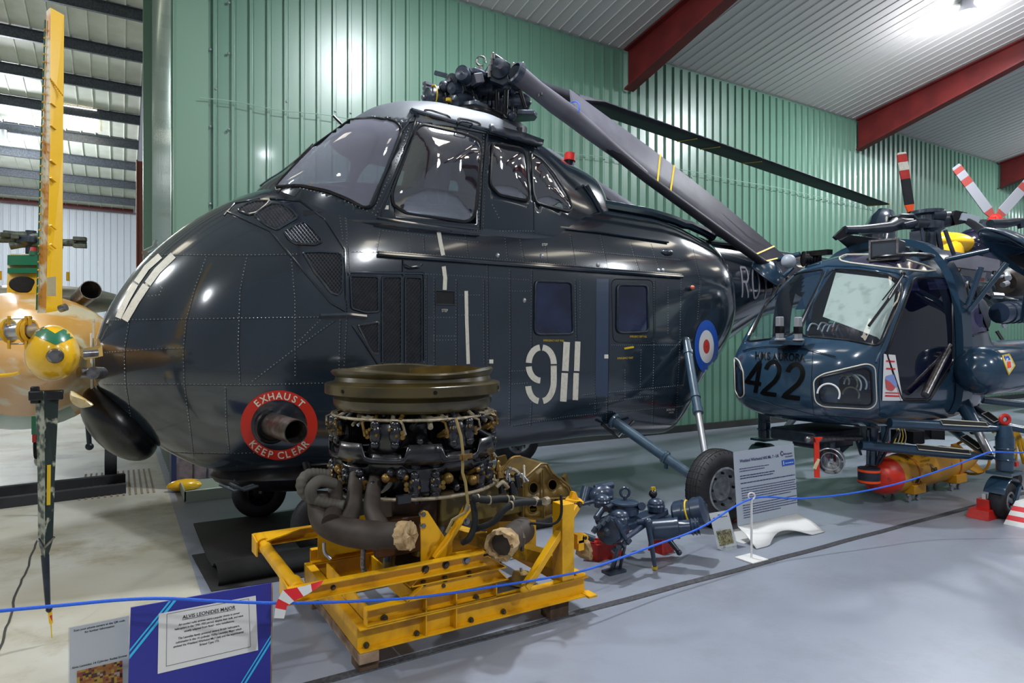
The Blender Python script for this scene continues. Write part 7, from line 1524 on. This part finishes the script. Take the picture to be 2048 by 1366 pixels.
for txt, x, y, w_, h_ in (('08', 1869, 944, 12, 9), ('TORPEDO', 1853, 914, 24, 4), ('MOTION SET', 1850, 924, 20, 4), ('CC 110', 1848, 932, 16, 4)):
    small(txt, x, y, w_, h_, 'black_matt', 'stencil_note', TS, tb, -12, txt == '08')
m = MB(); TS.patch(m, [(1829, 966), (1836, 953), (1843, 964)], .003, 4); m.build('warning_triangle', K['black_matt'], tb)
# red wheel chocks and the taped corner at the right edge
t = thing('wheel_chock', 'red wheel chock with a pale handle before the near wheel of the blue helicopter', 'chock', (6.6, 2.85, 0)); c = PZ(1966, 1036, 0)
m = MB(); v = [c + V((x, y, z)) for x, y, z in ((-.09, -.08, 0), (.11, -.08, 0), (.11, .10, 0), (-.09, .10, 0), (-.06, -.07, .08), (.09, -.07, .09), (.09, .09, .09), (-.06, .09, .08))]; m.add(v, [(3, 2, 1, 0), (4, 5, 6, 7), (0, 1, 5, 4), (1, 2, 6, 5), (2, 3, 7, 6), (3, 0, 4, 7)]); m.box(c + V((.03, .0, .12)), (.08, .1, .10)); m.build('wedge', K['red'], t, ang=0, bevel=.003)
m = MB(); m.box(c + V((.03, .0, .19)), (.03, .03, .05)); m.build('handle', K['plastic_white'], t)
block('wheel_chock', 1462, 1040, (.3, .14, .15), 'red wheel chock tucked behind the main wheel of the large helicopter', 0, .7)
block('wheel_chock', 1762, 905, (.3, .2, .18), 'far red chock glimpsed beyond the red torpedo nose', 0, .6)
c = PZ(2052, 1052, 0)
m = MB(); n = 5
for k in range(n):
    z0, z1 = .2 * k / n, .2 * (k + 1) / n; w0, w1 = .26 - .5 * z0, .26 - .5 * z1; x = c + V((.06, 0, 0)); v = [x + V((sx * w_ / 2 + (z - .1) * .25, sy * w_ / 2, z)) for z, w_ in ((z0, w0), (z1, w1)) for sx, sy in ((-1, -1), (1, -1), (1, 1), (-1, 1))]
    m.add(v, [(3, 2, 1, 0), (4, 5, 6, 7), (0, 1, 5, 4), (1, 2, 6, 5), (2, 3, 7, 6), (3, 0, 4, 7)], k % 2)
tag(m.build('striped_block', [K['plastic_white'], K['tape_red']], ang=0), 'red and white striped weight block at the far right edge of the floor', 'block')
# ================================================================ YELLOW AND GREEN HELICOPTER, tail rotor towards the camera
YH = thing('helicopter', 'worn yellow and green helicopter seen from its tail rotor end', 'helicopter', (-.5, 7, 0))
def ax_pt(t): return V((-.30, 4.21, 1.53)).lerp(V((-.95, 9.3, 1.52)), t)
HB = ax_pt(0)
AX = (ax_pt(1) - ax_pt(0)).normalized()
K['swirl'] = mat('yellow_reflection_streaks', 'c98c08', .36, col2='cdbf9c', ns=1.6, nb=.585, edge=.04, coat=.15)  # cream streaks: reflections on the curved body, painted into its colour
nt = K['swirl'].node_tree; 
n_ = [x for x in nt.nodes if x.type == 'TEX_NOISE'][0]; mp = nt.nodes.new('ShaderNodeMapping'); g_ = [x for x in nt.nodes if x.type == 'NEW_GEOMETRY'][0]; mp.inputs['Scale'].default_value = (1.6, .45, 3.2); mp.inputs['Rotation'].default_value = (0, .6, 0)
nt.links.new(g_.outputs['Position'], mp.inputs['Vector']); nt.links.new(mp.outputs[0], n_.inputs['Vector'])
m = MB(); b = lambda t: (ax_pt(t) - HB).length
m.lathe(HB, AX, [(.085, .16), (.12, .3), (.17, .7), (.26, 1.4), (.42, 2.3), (.66, 3.2), (.88, 3.9), (.98, 4.6), (1.0, 5.4), (.9, 6.1), (.6, 6.7), (.2, 7.0), (0, 7.05)], 48); bd = m
# squash the body: flat-bottomed, green underside as its own skin
cz = lambda y: 1.52
vs = []
for x, y, z in m.v: vs.append((-.3 - .128 * (y - 4.2) + (x + .3 + .128 * (y - 4.2)) * .93, y, 1.45 + (z - 1.5) * .68 if z > 1.5 else 1.45 + (z - 1.5) * .84))
m.v = vs
up = MB(); lo = MB(); up.v = m.v; lo.v = m.v
for f in m.f:
    zc = sum(m.v[i][2] for i in f) / len(f); yc_ = sum(m.v[i][1] for i in f) / len(f)
    (lo if zc < .92 else up).f.append(f)
up.m = [0] * len(up.f); lo.m = [0] * len(lo.f)
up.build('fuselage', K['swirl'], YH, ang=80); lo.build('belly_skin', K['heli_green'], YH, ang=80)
# grey cabin roof, engine box with oval outlet, angled exhaust pipe, rotor head
d8 = 8.0
m = MB(); m.ball(PD(95, 600, 8.9), 1, 24, 12, (.95, .8, .2)); m.build('engine_deck', mat('dull_grey_deck', '8c8880', .4, metal=.4, col2='a19c90', ns=5), YH, ang=80)
m = MB(); q = [PD(12, 592, 8.0), PD(78, 592, 8.0), PD(74, 507, 8.1), (PD(16, 507, 8.1))]; m.prism(q, V((0, .9, 0))); eb = m.build('intake_box', K['heli_yellow'], YH, bevel=.03, ang=0)
m = MB()
for (y0, y1) in ((510, 530), (536, 546)): m.prism([PD(15.0, y0, 7.97), PD(74.5, y0, 7.97), PD(75.5, y1, 7.97), PD(14.5, y1, 7.97)], V((0, .92, 0)))
m.build('green_band', K['heli_green'], eb, ang=0)
m = MB(); c = PD(46, 569, 7.98); m.lathe(c, (0, -1, 0), [(0, .012), (.125, .012), (.14, .0), (.14, -.03)], 28); m.v = [(x, y, c.z + (z - c.z) * .72) for x, y, z in m.v]; m.build('outlet_opening', K['black_matt'], eb)
m = MB(); a, b_ = PD(158, 601, 8.2), PD(182, 580, 7.8); m.lathe(a, b_ - a, [(.10, 0), (.115, (b_ - a).length), (.107, (b_ - a).length), (.095, .05), (0, .05)], 24); m.build('exhaust_pipe', K['tailpipe'], YH)
m = MB(); a = PD(62, 505, 8.4); m.cyl(a - V((0, 0, .1)), a + V((0, 0, .28)), .06, n=14); m.lathe(a + V((0, 0, .12)), Z, [(.05, -.05), (.16, 0), (.16, .06), (.05, .1)], 18); m.build('rotor_mast', K['head'], YH)
K['drab'] = mat('grey_green_head', '6f7468', .5, metal=.3, col2='4d5148', ns=12)
for (x0, y0, x1, y1) in ((62, 484, 168, 486), (62, 480, 0, 478), (62, 486, 120, 494), (62, 486, 20, 492), (60, 472, 8, 468), (62, 476, 100, 468)):
    m = MB(); m.tube([PD(x0, y0, 8.4), PD((x0 + x1) / 2, (y0 + y1) / 2, 8.35), PD(x1, y1, 8.3)], [.06, .045, .05], 10); m.build('blade_arm', K['drab'], YH)
for (x, y) in ((160, 478), (160, 492), (10, 470), (30, 474), (140, 486), (88, 478)): m = MB(); m.box(PD(x, y, 8.25), (.14, .08, .05), rz=x); m.build('blade_clamp', K['drab'], YH, bevel=.006)
m = MB(); c = PD(68, 503, 8.0); m.cyl(c, c + V((0, 0, -.05)), .05, n=12); m.cyl(c, c + V((0, 0, .05)), .045, .035, 12, mi=1); m.build('beacon_lamp', [K['heli_green'], K['red']], YH)
for (x, y) in ((136, 562), (0, 560)): m = MB(); c = PD(x, y, 8.6); m.cyl(c, c + V((0, 0, .12)), .02, n=8); m.build('roof_aerial', K['heli_yellow'], YH)
# hub: yellow spinner with a green chevron and a grey nub
m = MB(); SPN = [(0, -.10), (.03, -.098), (.055, -.085), (.09, -.04), (.118, .03), (.125, .10), (.105, .2), (.085, .3)]
m.lathe(HB, AX, SPN, 36, mi=0); m.v = [(x, y, HB.z + (z - HB.z) * (1.28 if z > HB.z else 1.15) + .0) for x, y, z in m.v]; sp = m.build('tail_hub', K['heli_yellow'], YH, ang=60); SS = Skin(m)
m = MB(); SS.patch(m, [(66, 641), (110, 668), (160, 641), (163, 668), (112, 690), (64, 668)], .004, 6); m.build('green_chevron', K['heli_green'], sp)
m = MB(); c = HB - AX * .12 + V((0, 0, -.005)); m.lathe(c, AX, [(0, -.02), (.03, -.018), (.038, 0), (.04, .03), (.045, .06)], 20); m.build('hub_nub', K['steel'], sp)
# grips and blades
def P3(x, y, d=3.45): return PD(x, y, d)
m = MB(); a, b_ = P3(66, 661), P3(-40, 668); m.cyl(a, b_, .042, n=18); 
for x in (50, 20): m.cyl(P3(x + 3, 662), P3(x - 3, 662), .052, n=18)
m.build('blade_grip', K['alu'], YH); m = MB()
for x in (52, 18, 60): m.torus(P3(x, 662), a - b_, .056, .011, 18, 6); m.cyl(P3(x, 632, 3.42), P3(x, 650, 3.42), .008, n=6); m.cyl(P3(x, 680, 3.42), P3(x, 698, 3.42), .008, n=6)
m.each('grip_clamp', K['yellow_dirty'], YH); m = MB(); m.cyl(P3(20, 638, 3.42), P3(64, 636, 3.42), .004, n=6); m.cyl(P3(20, 688, 3.42), P3(64, 688, 3.42), .004, n=6); m.each('grip_rod', K['steel'], YH)
m = MB(); m.cyl(P3(158, 745, 3.5), P3(202, 746, 3.6), .03, n=14); m.cyl(P3(186, 746, 3.5), P3(203, 746, 3.6), .034, n=14); m.build('blade_grip', K['steel'], YH); m = MB(); m.cyl(P3(165, 708, 3.5), P3(196, 706, 3.55), .02, n=10); m.build('blade_grip', K['steel'], YH)
m = MB(); m.prism([P3(150, 700, 3.6), P3(204, 690, 3.7), P3(206, 712, 3.7), P3(170, 720, 3.7)], (0, .03, 0)); m.build('yellow_vane', K['heli_yellow'], YH, ang=0)
m = MB(); m.prism([P3(138, 780, 3.7), P3(170, 800, 3.8), P3(190, 812, 3.8), P3(160, 818, 3.8), P3(140, 806, 3.7)], (0, .1, 0)); m.build('yellow_vane', K['heli_yellow'], YH, ang=0, bevel=.02)
m = MB(); m.tube(sm([P3(-10, 752, 3.9), P3(30, 748, 3.9), P3(60, 735, 3.8), P3(76, 722, 3.7)], 5), .012, 8); m.build('yellow_cable', K['yellow_clean'], YH)
# upper blade: worn leading face and clean yellow face
m = MB(); q = [(74, 628), (90, 40), (96, 18), (100, 15)]; L = [P3(74, 626), P3(84, 300), P3(93, 22)]; Mx = [P3(92, 626, 3.41), P3(100, 300, 3.41), P3(101, 15, 3.41)]; Rr = [P3(124, 620, 3.5), P3(126, 300, 3.5), P3(128, 30, 3.5)]
bk = V((.0, .06, 0)); vs = []
for a, b_, c in zip(L, Mx, Rr): vs += [a, b_, c, c + bk * .3, (a + c) / 2 + bk, a + bk * .3]
fs = []
for i in range(2):
    for k in range(6): fs.append((6 * i + k, 6 * i + (k + 1) % 6, 6 * i + 6 + (k + 1) % 6, 6 * i + 6 + k))
fs += [(0, 1, 2, 3, 4, 5), (12, 13, 14, 15, 16, 17)]; mi = [1 if i % 6 == 0 else 0 for i in range(12)] + [0, 1]
m.v = [tuple(v) for v in vs]; m.f = fs; m.m = mi; ub = m.build('tail_rotor_blade', [K['yellow_clean'], K['rust_blade']], YH, ang=0); UB = Skin(m)
m = MB(); 
for (y) in (205, 250, 320, 355, 450, 488): m.beam(P3(101, y, 3.408), P3(112, y + 9, 3.445), .012, .006)
m.each('blade_rib', K['yellow_clean'], ub)
m = MB(); random.seed(2)
for k in range(34): y = 60 + k * 16; x = lerp(90, 74, (y - 20) / 610); m.ball(P3(x + 1, y, 3.43), .006, 6, 4); 
for k in range(9): m.ball(P3(101 + k * 3, 158 + k * 4, 3.41 + k * .008), .0055, 6, 4)
stuff(m.build('blade_rivets', K['yellow_dirty'], ub)); m = MB(); m.tube([P3(90, 40, 3.44), P3(82, 300, 3.44), P3(73, 620, 3.44)], .004, 5); m.build('green_edge', K['heli_green'], ub)
m = MB(); m.prism([P3(94, 555, 3.40), P3(112, 553, 3.40), P3(112, 592, 3.40), P3(94, 592, 3.40)], (0, .01, 0)); m.build('root_pad', K['heli_cream'], ub); m = MB(); m.cyl(P3(120, 618, 3.45), P3(132, 614, 3.45), .02, n=12); m.build('root_bolt', K['steel'], ub)
# lower blade: dark, flaking, tapering, then a thin rod with a tag
m = MB(); L = [P3(70, 782), P3(75, 950), P3(76, 1080), P3(84, 1112)]; Mx = [P3(88, 782, 3.41), P3(90, 950, 3.41), P3(90, 1080, 3.41), P3(90, 1115, 3.43)]; Rr = [P3(118, 785, 3.48), P3(110, 950, 3.48), P3(106, 1080, 3.48), P3(97, 1110, 3.46)]; vs = []
for a, b_, c in zip(L, Mx, Rr): vs += [a, b_, c, (a + c) / 2 + bk]
fs = [(4 * i + k, 4 * i + (k + 1) % 4, 4 * i + 4 + (k + 1) % 4, 4 * i + 4 + k) for i in range(3) for k in range(4)] + [(0, 1, 2, 3), (12, 13, 14, 15)]
m.v = [tuple(v) for v in vs]; m.f = fs; m.m = [1 if i % 4 == 0 else 0 for i in range(12)] + [0, 0]
K['flaked'] = mat('flaking_dark_green', '24302e', .4, col2='a9a794', ns=13, nb=.6, edge=.04); K['flaked2'] = mat('worn_pale_edge', '8f9284', .55, col2='2d3a34', ns=22, nb=.5, edge=.08)
lb2 = m.build('tail_rotor_blade', [K['flaked'], K['flaked2']], YH, ang=0)
m = MB(); m.box(P3(93, 790, 3.45), (.15, .07, .05)); m.box(P3(70, 790, 3.42), (.04, .03, .09)); m.build('root_cuff', K['black'], lb2, bevel=.006); m = MB(); m.beam(P3(98, 930, 3.425), P3(97, 1010, 3.425), .016, .006, up=(0, 1, 0)); m.build('yellow_streak', K['yellow_mark'], lb2)
m = MB(); m.tube([P3(76, 1078, 3.43), P3(88, 1096, 3.42), P3(108, 1074, 3.43)], .008, 6); m.build('tip_clip', K['steel'], lb2)
m = MB(); m.tube([P3(90, 1110), P3(96, 1215)], [.019, .012], 10); rd = m.build('locking_rod', K['navy_dull'], YH); m = MB(); m.ball(P3(98, 1219), .016, 8, 6); m.build('rod_end', K['black'], rd)
t = thing('warning_tag', 'yellow and red warning tag hanging below the yellow tail rotor', 'tag', P3(100, 1240)); m = MB(); m.prism([P3(95, 1222), P3(104, 1222), P3(106, 1245), P3(102, 1252), P3(98, 1246)], V((0, .004, 0))); m.build('tag_body', K['yellow_clean'], t, ang=0); m = MB(); m.prism([P3(99, 1232, 3.44), P3(104, 1230, 3.44), P3(104, 1243, 3.44)], V((0, .003, 0))); m.build('red_stripe', K['red'], t, ang=0); m = MB(); m.tube([P3(102, 1250), P3(103, 1266), P3(104, 1276)], .003, 5); m.build('string', K['yellow_mark'], t)
# tail skid leg, undercarriage on the floor
m = MB(); a = P3(174, 822, 6.0); b_ = P3(179, 893, 6.0); m.tube([a, a.lerp(b_, .5), b_], [.03, .022, .02], 10); m.ball(b_, .035, 10, 8); m.build('tail_skid', K['navy_dull'], YH)
for (x, y) in ((-.15, 8.9), (-1.8, 8.9), (-1.0, 11)): m = MB(); m.cyl((x, y, .2), (x + .12, y, .2), .2, n=20); m.build('tyre', K['tyre'], YH); m = MB(); m.cyl((x + .06, y, .2), (x + .06, y, .75), .04, n=10); m.build('wheel_leg', K['navy_dull'], YH)
m = MB(); c = P3(68, 850, 3.6); m.box(c, (.02, .03, .1)); m.build('green_tag', K['heli_green'], YH); m = MB(); m.box(c - V((0, 0, .07)), (.015, .02, .05)); m.build('red_tag', K['red'], YH)
# diffusers of the lamps
for i, (x, y, z) in enumerate(LAMPS):
    m = MB(); m.lathe((x, y, z - .035), (0, 0, 1), [(0, -.03), (.08, -.025), (.15, 0), (.15, .012), (0, .012)], 24); m.build('diffuser', K['lampglow'] if 'lampglow' in K else K.setdefault('lampglow', mat('lamp_diffuser', 'f4f8ff', .5, emit=28)), [o for o in SC.objects if o.name.startswith('high_bay_lamp')][i])
